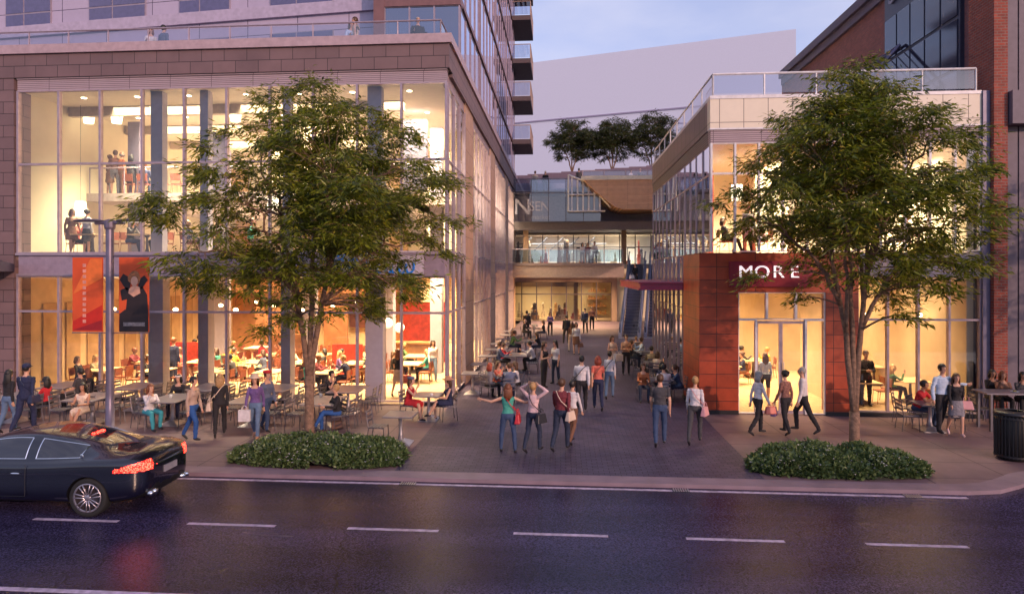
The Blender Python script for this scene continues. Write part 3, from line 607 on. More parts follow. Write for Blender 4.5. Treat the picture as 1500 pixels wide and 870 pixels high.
g1 = MB((13.5, YR, 0)); g1.box(13.08, 13.50, YR - 0.05, YR + 0.3, 0, 24); g1.box(13.54, 26, YR - 0.05, YR + 0.3, 0, 24); g1.build('panel', PANELG, gw)
g1 = MB((13.5, YR, 0)); g1.box(13.50, 13.54, YR, YR + 0.3, 0, 24); g1.build('joint', BLACK, gw)
g1 = MB((13.5, YR, 0)); g1.box(13.10, 26, YR - 0.45, YR - 0.05, 8.65, 9.62); g1.build('ledge_box', PANELG, gw)
# ================================================================ END OF THE ALLEY: bridge, stairs, shops
EB = (0, 49, 0)
eb = empty('bridge_building', EB, 0, 'three level shop building with glass footbridge closing the far end of the alley', 'building')
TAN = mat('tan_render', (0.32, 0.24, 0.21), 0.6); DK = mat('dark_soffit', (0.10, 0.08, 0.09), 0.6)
e = MB(EB); e.box(XL - 0.2, 4.7, 49.0, 50.0, 3.95, 5.0); e.box(XL - 0.2, 4.7, 50.0, 59.2, 4.3, 5.0); e.build('bridge_deck', TAN, eb)
e = MB(EB); e.box(XL - 0.2, 4.7, 48.93, 49.0, 4.85, 5.06); e.build('deck_edge', mat('deck_edge', (0.2, 0.15, 0.15), 0.5), eb)
rail(EB, [(XL, 49.05), (4.6, 49.05)], 5.05, 1.05, 'bridge_rail', '', parent=eb, gm=glassmat('teal_rail_glass', (0.35, 0.5, 0.62), 1.0, 0.12))
# ground shopfront
SH = 58.8
e = MB(EB); e.box(-5.0, 9, SH + 0.3, SH + 0.6, 0.0, 3.2); 
curtain(eb, EB, 'X', SH, -4.9, 4.5, 7, [0.1, 2.4, 3.5], fw=0.09, mf=MULLD)
e = MB(EB); e.box(-5, 5.0, SH - 0.1, SH + 0.2, 3.5, 4.3); e.box(4.5, 5.0, SH - 0.1, SH + 0.2, 0, 3.5); e.build('shop_header', TAN, eb)
e = MB(EB); e.box(-7, 9, SH + 4.5, SH + 4.7, 0, 8); e.box(-7, -6.8, SH + 0.2, SH + 4.5, 0, 4.3); e.box(5.0, 5.2, SH + 0.2, SH + 4.5, 0, 4.3); e.build('shop_interior_wall', INTW, eb)
e = MB(EB); e.box(-7, 9, SH + 0.2, SH + 4.5, -0.05, 0.02); e.build('shop_floor', INTF, eb)
e = MB(EB); e.box(-7, 9, SH + 0.2, SH + 4.5, 4.0, 4.28); e.build('shop_ceiling', CEIL, eb)
def clutter(x0, x1, y0, y1, z, n, seed, hmax=1.5):
    rc = random.Random(seed); cols = [(.5, .3, .15), (.1, .06, .05), (.6, .5, .4), (.25, .05, .04), (.12, .12, .15), (.35, .3, .25)]
    for k in range(n):
        x = rc.uniform(x0, x1); y = rc.uniform(y0, y1); w = rc.uniform(.15, .7); h = rc.uniform(.35, hmax); c = cols[k % 6]
        m = MB(EB); m.box(x - w / 2, x + w / 2, y - .2, y + .2, z, z + h * .45); m.box(x - w * .3, x + w * .3, y - .1, y + .1, z + h * .45, z + h * .8); m.ell((x, y, z + h * .9), (w * .3, .1, h * .14)); m.build('display', mat('display_%d' % (k % 6), c, .5, var=.5, scale=5), eb)
clutter(-4.3, 2.2, SH + 1.0, SH + 4.0, .02, 26, 3)
for k in range(4):
    m = MB(EB); m.box(2.5, 4.4, SH + 3.6, SH + 4.2, .4 + k * .7, .44 + k * .7)
    for q in range(8): m.box(2.6 + q * .22, 2.74 + q * .22, SH + 3.65, SH + 3.9, .44 + k * .7, .44 + k * .7 + .15 + .2 * ((q * 5 + k) % 3) / 2)
    m.build('shelf', WOOD, eb)
m = MB(EB); m.box(-4.8, 1.6, SH + 1.4, SH + 1.6, 3.05, 3.6); m.build('bulkhead', mat('dark_bulkhead', (.14, .08, .05), .5), eb)
m = MB(EB); m.box(1.2, 1.5, SH + .5, SH + 4.3, .02, 3.9); m.build('partition', mat('dark_bulkhead', (.14, .08, .05), .5), eb)
text_mb('SALON', 0.34, 0.01, METL, 'shop_lettering', eb, (3.7, SH - 0.12 - 49, 3.9))
# upper shopfront
US = 56.0
curtain(eb, EB, 'X', US, -4.2, 7.6, 9, [5.05, 6.5, 7.6], fw=0.07, mf=MULLD)
e = MB(EB); e.box(-5, 8, US + 3.2, US + 3.4, 5, 8); e.build('upper_shop_wall', mat('cool_white_wall', (0.75, 0.74, 0.7), 0.7, var=0.2, scale=0.7), eb)
e = MB(EB); e.box(-5, 8, US + 0.1, US + 3.2, 7.62, 7.7); e.box(4.7, 9, 52.6, US + 3.2, 4.7, 5.0); e.build('upper_shop_ceiling', CEIL, eb)
clutter(-4.0, 7.4, US + .6, US + 2.8, 5.0, 34, 8, 2.2)
m = MB(EB)
for k in range(5): m.tube([(-3.8 + k * 1.4, US + 2.2, 6.3), (-2.6 + k * 1.4, US + 2.2, 7.5)], .05, 4)
m.tube([(-4, US + 2.2, 6.9), (4, US + 2.2, 6.9)], .05, 4); m.build('truss', mat('charcoal_rack', (.12, .13, .15), .5), eb)
for x0, x1 in ((1.3, 2.0), (2.1, 2.8), (5.6, 6.3)):
    m = MB(EB); m.box(x0, x0 + .07, US - .08, US - .05, 5.05, 6.5); m.box(x1 - .07, x1, US - .08, US - .05, 5.05, 6.5); m.box(x0, x1, US - .08, US - .05, 6.4, 6.5); m.build('door', MULLD, eb)
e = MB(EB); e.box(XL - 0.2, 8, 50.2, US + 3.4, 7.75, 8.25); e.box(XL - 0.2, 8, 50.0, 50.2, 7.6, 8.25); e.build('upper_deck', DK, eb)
e = MB(EB); e.box(-2.95, -2.55, 50.6, 51.0, 5.0, 7.75); e.box(4.9, 5.3, 53.4, 53.8, 5.0, 7.75); e.build('pillar', mat('tan_pillar', (0.42, 0.25, 0.15), 0.5), eb)
# glass screen with lettering
SY = 49.6
curtain(eb, EB, 'X', SY, -3.6, 3.0, 5, [8.2, 10.4, 11.45], fw=0.05, mf=MULLD, mg=RAILG, name='screen_pane', fname='screen_frame')
e = MB(EB); e.box(-3.7, 0.3, 51.5, 51.8, 8.25, 11.4); e.build('grey_wall', mat('pale_grey_wall', (0.45, 0.42, 0.47), 0.6), eb)
e = MB(EB); e.box(0.3, 8.0, 52.4, 52.7, 8.25, 11.2); e.build('dark_wall', mat('slate_wall', (0.17, 0.16, 0.22), 0.6), eb)
LT = mat('frosted_letter', (0.42, 0.40, 0.47), 0.5)
text_mb('SEN', 1.05, 0.01, LT, 'lettering', eb, (-1.65, SY - 0.05 - 49, 9.35), sx=0.85)
text_mb('market', 0.5, 0.01, LT, 'lettering', eb, (-1.55, SY - 0.05 - 49, 8.55))
text_mb('N', 1.75, 0.005, mat('faint_letter', (0.27, 0.26, 0.33), 0.5), 'lettering', eb, (-2.95, SY - 0.04 - 49, 9.3))
# white stair frame
e = MB(EB); y_ = 49.2
for a, c in (((0.55, 8.95), (0.55, 11.7)), ((0.55, 11.7), (2.0, 11.1)), ((2.0, 11.1), (3.7, 9.2)), ((0.55, 8.95), (3.3, 8.95)), ((0.55, 10.2), (2.6, 10.2))):
    e.tube([(a[0], y_, a[1]), (c[0], y_, c[1])], 0.06, 4)
for k in range(6):
    x = 0.75 + k * 0.42; e.box(x, x + 0.12, y_ + 0.1, y_ + 0.2, 8.95, 11.55 - k * 0.22)
e.build('stair_frame', WHITEF, eb)
# timber clad wedge
wv = brickmat('timber_slats', (0.72, 0.42, 0.25), (0.62, 0.34, 0.19), (0.2, 0.1, 0.06), 3.0, 0.085, 0.014, 'WALL', rough=0.5, bump=0.8, var=0.12)
e = MB(EB); P = [(1.7, 11.2), (2.6, 10.3), (3.9, 9.25), (4.6, 9.0), (8, 9.0), (8, 11.2)]
nP = len(P); vs = [(x, 48.6, z) for x, z in P] + [(x, 53.0, z) for x, z in P]
e.add(vs, [tuple(range(nP)), tuple(range(2 * nP - 1, nP - 1, -1))] + [((i + 1) % nP, i, nP + i, nP + (i + 1) % nP) for i in range(nP)]); e.build('timber_wedge', wv, eb)
e = MB(EB); e.box(1.5, 8, 48.5, 53.1, 11.2, 11.5); e.build('wedge_edge', mat('cream_edge', (0.75, 0.66, 0.52), 0.5), eb)
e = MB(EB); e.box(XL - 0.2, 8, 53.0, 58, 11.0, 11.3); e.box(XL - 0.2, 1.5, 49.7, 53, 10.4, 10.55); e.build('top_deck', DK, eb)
rail(EB, [(XL, 49.8), (0.5, 49.8)], 10.55, 1.0, 'x', '', parent=eb)
rail(EB, [(1.6, 49.0), (8, 49.0)], 11.5, 0.45, 'x', '', parent=eb)
tp = MB((2, 58, 11)); 
for k in range(14):
    a0 = -6 + k * 1.5; h0 = 12.9 + 1.2 * (k / 13.0) ** 0.9; tp.box(a0, a0 + 1.5, 58.0, 58.4, 8.0, h0 + (0.0 if k else 0))
tag(tp.build('roof_parapet', mat('dusky_parapet', (0.16, 0.12, 0.17), 0.6)), 'long dusky curved parapet behind the top terrace under the three trees', 'parapet')
tp = MB((2, 62, 10)); tp.box(-8, 16, 58.4, 75, 12.0, 12.6); tag(tp.build('garden_roof', mat('planted_roof', (0.12, 0.11, 0.1), 0.9)), 'planted roof slab carrying three small trees', 'roof')
# escalators
def escalator(x, y, rz, label):
    L, H = 8.7, 5.0
    t = empty('escalator', (x, y, 0), rz, label, 'escalator', 'escalators at the far end of the alley')
    BLU = mat('steel_blue_side', (0.30, 0.31, 0.44), 0.3, 0.2)
    ns = 25
    s = MB()
    for k in range(ns): s.box(-0.5, 0.5, k * L / ns, (k + 1) * L / ns + 0.02, max(0.0, k * H / ns - 0.3), (k + 1) * H / ns)
    s.build('steps', brickmat('step_grooves', (0.20, 0.20, 0.30), (0.22, 0.22, 0.32), (0.02, 0.02, 0.03), 0.03, 5, 0.008, 'XY', off=0, rough=0.4, var=0.05) if 'step_grooves' not in MATS else MATS['step_grooves'], t)
    for sx in (-1, 1):
        q = MB(); a, c = (0.52, 0.72)
        x0, x1 = (a, c) if sx > 0 else (-c, -a)
        q.hexa([(x0, -0.9, 0), (x1, -0.9, 0), (x1, L, H - 0.6), (x0, L, H - 0.6), (x0, -0.9, 0.35), (x1, -0.9, 0.35), (x1, L, H + 0.35), (x0, L, H + 0.35)])
        so = q.build('side_panel', BLU, t)
        q = MB(); xm = sx * 0.62; q.add([(xm, -0.7, 0.35), (xm, L, H + 0.3), (xm, L + 0.8, H + 0.3), (xm, L + 0.8, H + 0.95), (xm, L, H + 0.95), (xm, -0.3, 0.95), (xm, -0.9, 0.9)], [(0, 1, 2, 3, 4, 5, 6)]); q.build('balustrade_glass', RAILG, so)
        q = MB(); q.tube([(xm, -0.9, 0.4), (xm, -1.05, 0.75), (xm, -0.85, 1.0), (xm, -0.2, 1.05), (xm, L, H + 1.0), (xm, L + 0.9, H + 1.0)], 0.05, 6); q.build('handrail', mat('slate_rubber', (0.10, 0.11, 0.17), 0.4), so)
    k = MB(); k.box(-0.7, 0.7, -1.0, 0.0, 0, 0.03); k.build('landing_plate', METL, t)
escalator(4.62, 44.0, R(-9.6), 'blue sided escalator left of the pair rising to the bridge level')
escalator(6.30, 44.2, R(-9.6), 'blue sided escalator right of the pair beside the glass wall')
# distant block, its air haze put into the pale wall colour
db = empty('distant_block', (30, 150, 0), 0, 'huge windowless block painted in pale lavender haze far behind the garden roof', 'building')
d = MB((30, 150, 0)); cx, Yc = xat(1166, 150), 150.0
ang = R(180 - 14.5); ux, uy = cos(R(162.6)), sin(R(162.6)) 
A = (cx, Yc); B = (cx + ux * 170, Yc - 0 + uy * 170 * 1.0); Cc = (cx + 6, Yc + 40); D = (B[0] + 6, B[1] + 40)
d.prism([B, A, Cc, D], 0, zat(1166, 43, 150)); d.build('wall', mat('hazed_lavender_wall', (0.62, 0.66, 0.80), 0.9, var=0.03), db)
for k, dz in enumerate((15.5, 31)):
    j = MB((30, 150, 0)); z = zat(1166, 43, 150) - dz
    nx, ny = -uy * -1, -ux
    j.prism([(B[0] + 0.05, B[1] - 0.25), (A[0] + 0.05, A[1] - 0.25), (A[0] + 0.05, A[1] + 0.2), (B[0] + 0.05, B[1] + 0.2)], z, z + 0.35); j.build('joint_line', mat('thin_joint', (0.3, 0.27, 0.4), 0.8), db)
# ================================================================ TREES
BARK = mat('brown_bark', (0.20, 0.12, 0.08), 0.85, var=0.4, scale=14, bump=0.9, bscale=26)
LEAF = leafmat('elongated_leaves', (0.015, 0.034, 0.005), (0.25, 0.28, 0.022), 0.36, 0.32, brown=(0.34, 0.26, 0.03))
def leaf_mesh(name, P, D, L, W, mt):
    """P centres (n,3), D unit directions, folded lance-shaped leaves of 2 faces"""
    n = len(P); rng = np.random.default_rng(len(P))
    r = rng.normal(size=(n, 3)); r[:, 2] += 1.6
    s = np.cross(D, r); s /= np.linalg.norm(s, axis=1, keepdims=True) + 1e-9
    nrm = np.cross(s, D)
    L = L[:, None]; W = W[:, None]
    a = P; m1 = P + D * L * 0.42 + s * W; m2 = P + D * L * 0.42 - s * W; e = P + D * L - nrm * L * 0.12; c = P + D * L * 0.45 - nrm * W * 0.5
    V = np.stack([a, m1, e, m2, c], 1).reshape(-1, 3)
    idx = (np.arange(n) * 5)[:, None]
    Fq = np.concatenate([idx + [0, 4, 1], idx + [1, 4, 2], idx + [0, 3, 4], idx + [3, 2, 4]], 1).reshape(-1, 3)
    me = bpy.data.meshes.new(name); me.vertices.add(len(V)); me.vertices.foreach_set('co', V.astype(np.float32).ravel())
    me.loops.add(Fq.size); me.loops.foreach_set('vertex_index', Fq.astype(np.int32).ravel())
    me.polygons.add(len(Fq)); me.polygons.foreach_set('loop_start', np.arange(0, Fq.size, 3, dtype=np.int32)); me.polygons.foreach_set('loop_total', np.full(len(Fq), 3, dtype=np.int32))
    me.materials.append(mt); me.update(calc_edges=True); me.validate()
    return me
def bez(p0, p1, p2, n=8):
    return [p0 * (1 - t) ** 2 + p1 * 2 * t * (1 - t) + p2 * t * t for t in [i / n for i in range(n + 1)]]
def tree(name, loc, H, Rx, Rz0, fork, stems, nsp, label, seed, cat='tree', group=None, leafL=0.21, perspray=85, trunk_r=0.13, lean=(0, 0), spray_r=0.62, mt=None, offs=(0, 0), leafW=0.2, sep=0.5, gap=None):
    """H top height, Rx crown radius, Rz0 lowest foliage height"""
    rng = np.random.default_rng(seed); rnd = random.Random(seed)
    t = empty(name, (loc[0], loc[1], 0 if len(loc) < 3 else loc[2]), 0, label, cat, group)
    tb = MB()
    F0 = Vector((lean[0] * 0.3, lean[1] * 0.3, fork))
    tb.tube([(0, 0, -0.1), (0, 0, 0.12), (0.0, 0, fork * 0.5), F0], [trunk_r * 1.25, trunk_r, trunk_r * 0.93, trunk_r * 0.9], 12)
    cz = (H + Rz0) / 2 + 0.1; hz = (H - Rz0) / 2
    C = Vector((offs[0], offs[1], cz))
    tips = []; curves = []
    for k, (ax, az, rr) in enumerate(stems):   # azimuth, reach fraction, end height fraction
        end = Vector((offs[0] + cos(ax) * Rx * az, offs[1] + sin(ax) * Rx * az, Rz0 + (H - Rz0) * rr)); S0 = F0
        if k >= 3:
            bp = min((c for c in curves[:3]), key=lambda c: (c[0][-1] - end).length); S0 = bp[0][3 + k % 3] + Vector((0, 0, .15))
        mid = S0.lerp(end, 0.5) + Vector((cos(ax) * Rx * 0.06, sin(ax) * Rx * 0.06, 0)) * -1 + Vector((0, 0, H * 0.06))
        pts = bez(S0 - Vector((0, 0, 0.15)), mid, end, 12)
        for i in range(2, 12): pts[i] = pts[i] + Vector((rnd.uniform(-1, 1), rnd.uniform(-1, 1), rnd.uniform(-1, 1))) * 0.035 * i / 3
        r0 = trunk_r * (0.62 if k < 3 else 0.42)
        tb.tube(pts, [r0 * (1 - 0.86 * (i / 12) ** 0.8) + 0.008 for i in range(13)], 8)
        curves.append((pts, r0))
    P = []; D = []
    sprays = []
    att = 0
    while len(sprays) < nsp and att < nsp * 60:
        att += 1
        v = rng.normal(size=3); v /= np.linalg.norm(v); rad = rng.random() ** 0.42
        ang = math.atan2(v[1], v[0])
        # uneven outline: a few bulges and bites, broader below, narrowing on top
        zf = v[2] * rad
        prof = 1.0 - 0.58 * max(0, zf) ** 1.2 - 0.25 * max(0, -zf - 0.6)
        bulge = 1 + 0.13 * sin(3 * ang + seed) + 0.10 * sin(5 * ang + 2.3 * seed + 4 * zf)
        c = C + Vector((v[0] * rad * Rx * prof * bulge, v[1] * rad * Rx * prof * bulge, zf * hz * (1 + 0.06 * sin(4 * ang + seed))))
        if c.z < Rz0 + 0.1: continue
        if gap and gap[0] < c.x < gap[1] and gap[2] < c.z < gap[3] and rng.random() < gap[4]: continue
        hr = math.hypot(c.x - offs[0], c.y - offs[1]) / Rx
        if c.z < cz - hz * 0.35 and hr < 0.35: continue      # open under-crown round the stems
        ok = True
        for s in sprays:
            d = c - s
            if abs(d.z) < 0.17 * hz / 3.4 and d.x * d.x + d.y * d.y < (spray_r * sep) ** 2: ok = False; break
        if ok: sprays.append(c)
    for c in sprays:
        best = None
        for pts, r0 in curves:
            for i in range(3, 13):
                p = pts[i]; d = (p - c).length + (0.9 * max(0, p.z - c.z + 0.2))
                if best is None or d < best[0]: best = (d, p, r0 * (1 - 0.86 * (i / 12) ** 0.8))
        p = best[1]; L = (c - p).length
        mid = p.lerp(c, 0.55) + Vector((rnd.uniform(-.1, .1), rnd.uniform(-.1, .1), 0.14 * L))
        q = bez(p, mid, c, 4)
        rr = min(best[2] * 0.5, 0.014 + 0.012 * L)
        tb.tube(q, [rr * (1 - 0.7 * i / 4) + 0.003 for i in range(5)], 5, cap=False)
        out = Vector((c.x - p.x, c.y - p.y, 0)); 
        if out.length < 0.15: out = Vector((c.x - offs[0], c.y - offs[1], 0.01))
        out.normalize(); side = Vector((-out.y, out.x, 0))
        ntw = 7
        for w in range(ntw):
            aw = (w / (ntw - 1) - 0.5) * 2.7 + rnd.uniform(-.2, .2)
            dirw = (out * cos(aw) + side * sin(aw) + Vector((0, 0, rnd.uniform(-0.42, 0.36)))).normalized()
            Lw = spray_r * rnd.uniform(0.6, 1.25)
            e = c + dirw * Lw + Vector((0, 0, -0.12 * Lw))
            if w % 2 == 0: tb.tube([c, c.lerp(e, 0.5) + Vector((0, 0, 0.03)), e], [0.006, 0.005, 0.003], 3, cap=False)
            m = max(3, int(perspray / ntw))
            tt = rng.random(m)
            base = np.array(c)[None] + np.array(e - c)[None] * tt[:, None] + rng.normal(size=(m, 3)) * 0.075
            sg = np.where(rng.random(m) < 0.5, -1, 1)[:, None]
            sd = np.array(side * cos(aw) - out * sin(aw))[None] * sg * (0.35 + 0.6 * rng.random((m, 1)))
            dd = np.array(dirw)[None] * 1.0 + sd + rng.normal(size=(m, 3)) * 0.32; dd[:, 2] -= 0.1 + 0.5 * rng.random(m)
            dd /= np.linalg.norm(dd, axis=1, keepdims=True)
            P.append(base); D.append(dd)
    to = tb.build('trunk', BARK, t, smooth=True)
    P = np.concatenate(P); D = np.concatenate(D); n = len(P)
    Ls = leafL * (0.65 + 0.6 * rng.random(n)); Ws = Ls * leafW * 0.5 * (0.8 + 0.5 * rng.random(n)) * 1.6
    o = bpy.data.objects.new('crown', leaf_mesh('crown', P, D, Ls, Ws * 0.62, mt or LEAF)); COL.objects.link(o); o.parent = t
    return t
tree('street_tree', (-6.25, 15.75), 9.15, 3.35, 2.45, 1.75, [(R(115), 0.25, 0.9), (R(40), 0.35, 0.85), (R(170), 0.5, 0.72), (R(5), 0.78, 0.42), (R(200), 0.82, 0.35), (R(-60), 0.5, 0.6), (R(-120), 0.6, 0.5), (R(80), 0.7, 0.55), (R(-15), 0.6, 0.65)], 320,
     'broad leafy street tree growing from the flowering hedge left of the alley', 3, offs=(0.28, 0.0), trunk_r=0.125, perspray=215, leafL=.17, spray_r=.56, gap=(.5, 2.9, 4.25, 4.85, .6))
tree('street_tree', (6.88, 15.85), 9.15, 2.6, 2.95, 1.05, [(R(100), 0.22, 0.92), (R(20), 0.35, 0.85), (R(150), 0.4, 0.8), (R(0), 0.8, 0.42), (R(190), 0.8, 0.4), (R(-60), 0.5, 0.6), (R(-120), 0.6, 0.5), (R(70), 0.7, 0.5), (R(-25), 0.6, 0.7)], 290,
     'leafy street tree with low forked trunk growing from the hedge before the terracotta shop', 11, offs=(0.0, 0.0), trunk_r=0.125, perspray=215, leafL=.17, spray_r=.56, gap=(-3.2, -.75, 3.75, 4.95, .97))
tree('street_tree', (15.9, 14.9), 9.6, 3.4, 3.0, 1.6, [(R(100), 0.22, 0.92), (R(20), 0.35, 0.85), (R(150), 0.4, 0.8), (R(0), 0.8, 0.42), (R(190), 0.8, 0.4), (R(-60), 0.5, 0.6)], 130,
     'leafy street tree farther along the pavement beyond the litter bin', 17, trunk_r=0.125, perspray=90)
for i, (px, s, sd, lb_) in enumerate(((838, 1.0, 21, 'small dark roof garden tree left of the three above the far terrace'), (897, 0.98, 22, 'small dark roof garden tree in the middle of the three above the far terrace'), (955, 1.08, 23, 'small dark roof garden tree right of the three above the timber wedge'))):
    tree('roof_garden_tree', (xat(px, 61), 61, 12.6), 6.2 * s, 2.35 * s, 2.0, 1.2, [(R(100), 0.3, 0.8), (R(10), 0.6, 0.6), (R(190), 0.6, 0.6), (R(-80), 0.4, 0.7)], 170, lb_, sd,
         group='trees on the far roof garden', leafL=0.3, perspray=80, trunk_r=0.1, spray_r=0.6, mt=leafmat('dusky_leaves', (0.03, 0.045, 0.012), (0.075, 0.085, 0.02), 0.3) if 'dusky_leaves' not in MATS else MATS['dusky_leaves'])
# ---------------------------------------------------------------- hedges
HL = leafmat('hedge_leaves', (0.04, 0.08, 0.025), (0.16, 0.22, 0.085), 0.25, 0.35)
FLW = mat('pale_blossom', (0.62, 0.58, 0.62), 0.6)
def hedge(cx, cy, hx, hy, h, label, seed):
    t = empty('hedge', (cx, cy, 0), 0, label, 'hedge', 'flowering hedges around the street trees')
    rng = np.random.default_rng(seed)
    def hh(x, y):
        q = 1.04 + .16 * mnoise.noise(Vector((x * 1.7, y * 1.7, seed + 4))) + .07 * mnoise.noise(Vector((x * 6, y * 6, seed + 8))); x *= q; y *= q
        u = max(0, 1 - abs(x / hx) ** 3.2 - abs(y / hy) ** 3.2)
        return h * u ** 0.38 * (0.86 + 0.34 * mnoise.noise(Vector((x * 2.1, y * 2.3, seed))) + 0.16 * mnoise.noise(Vector((x * 6, y * 6, seed))))
    m = MB(); nx, ny = 40, 14; vs = []
    for j in range(ny + 1):
        for i in range(nx + 1):
            x = -hx + 2 * hx * i / nx; y = -hy + 2 * hy * j / ny; vs.append((x, y, max(-0.02, hh(x, y) - 0.09)))
    m.add(vs, [(j * (nx + 1) + i, j * (nx + 1) + i + 1, (j + 1) * (nx + 1) + i + 1, (j + 1) * (nx + 1) + i) for j in range(ny) for i in range(nx)])
    m.build('soil_mound', mat('dark_soil', (0.02, 0.022, 0.015), 0.9), t)
    P = []; D = []; FP = []
    while len(P) < 17000:
        x = rng.uniform(-hx, hx); y = rng.uniform(-hy, hy); z = hh(x, y)
        if z < 0.02: continue
        e = 0.05; g = np.array([-(hh(x + e, y) - hh(x - e, y)) / (2 * e), -(hh(x, y + e) - hh(x, y - e)) / (2 * e), 1.0]); g /= np.linalg.norm(g)
        k = 1 if g[2] > 0.6 else 3
        for _ in range(k):
            zz = z - 0.10 * rng.random() if k == 1 else z * rng.random() ** 0.6
            dd = g * 0.9 + rng.normal(size=3) * 0.6; dd /= np.linalg.norm(dd)
            P.append([x + rng.normal() * .03, y + rng.normal() * .03, max(zz + (rng.random() ** 3) * 0.05, 0.01)]); D.append(dd)
            if rng.random() < 0.10 + 0.07 * sin(x * 3 + seed) * cos(y * 4): FP.append(P[-1])
    P = np.array(P); D = np.array(D); n = len(P)
    o = bpy.data.objects.new('leaves', leaf_mesh('leaves', P, D, 0.075 + 0.05 * rng.random(n), 0.026 + 0.014 * rng.random(n), HL)); COL.objects.link(o); o.parent = t
    f = MB()
    for p in FP:
        x, y, z = p; z += 0.03; y -= 0.02
        for a in range(3):
            th = rng.random() * 6.28; r = 0.03
            f.add([(x, y, z), (x + cos(th) * r, y + sin(th) * r, z + 0.012), (x + cos(th + 1) * r, y + sin(th + 1) * r, z + 0.016)], [(0, 1, 2)])
    f.build('blossoms', FLW, t)
hedge(-5.58, 14.78, 2.05, 0.88, 0.44, 'low flowering hedge around the base of the tree left of the alley', 5)
hedge(5.98, 14.86, 1.84, 0.82, 0.44, 'low flowering hedge around the base of the tree right of the alley', 9)
# ================================================================ STREET LAMP with banners
lx, ly = xat(161, 17.0), 17.0
sl = empty('street_lamp', (lx, ly, 0), 0, 'tall grey double headed street lamp standing behind the dark coupe', 'street lamp')
LGY = mat('lamp_grey_paint', (0.16, 0.14, 0.2), 0.4, 0.4)
m = MB(); m.lathe([(0.2, 0), (0.2, 0.04), (0.12, 0.06), (0.105, 1.0), (0.10, 5.55), (0.07, 5.7)], n=16); m.build('pole', LGY, sl, True)
m = MB(); m.tube([(-0.42, 0, 5.68), (0.42, 0, 5.68)], 0.05, 8); m.lathe([(0.12, 5.5), (0.14, 5.56), (0.14, 5.74), (0.05, 5.78)], n=12); m.build('bracket', LGY, sl)
for s in (-1, 1):
    m = MB(); m.ell((s * 0.62, 0, 5.74), (0.44, 0.2, 0.055), None, 20, 8); h_ = m.build('lamp_head', mat('lamp_head_grey', (0.10, 0.09, 0.13), 0.35, 0.4), sl, True)
    m = MB(); m.ell((s * 0.64, 0, 5.692), (0.28, 0.12, 0.012), None, 16, 4); m.build('lens', mat('lamp_lens', (0.6, 0.6, 0.65), 0.2, emit=(1, 0.9, 0.75), estr=0.4), h_, True)
bz0, bz1 = zat(161, 486, 17), zat(161, 377, 17)
m = MB()
for s in (-1, 1):
    for z in (bz0 - 0.03, bz1 + 0.02): m.tube([(s * 0.08, 0, z), (s * 1.1, 0, z)], 0.016, 6)
m.build('banner_arm', LGY, sl)
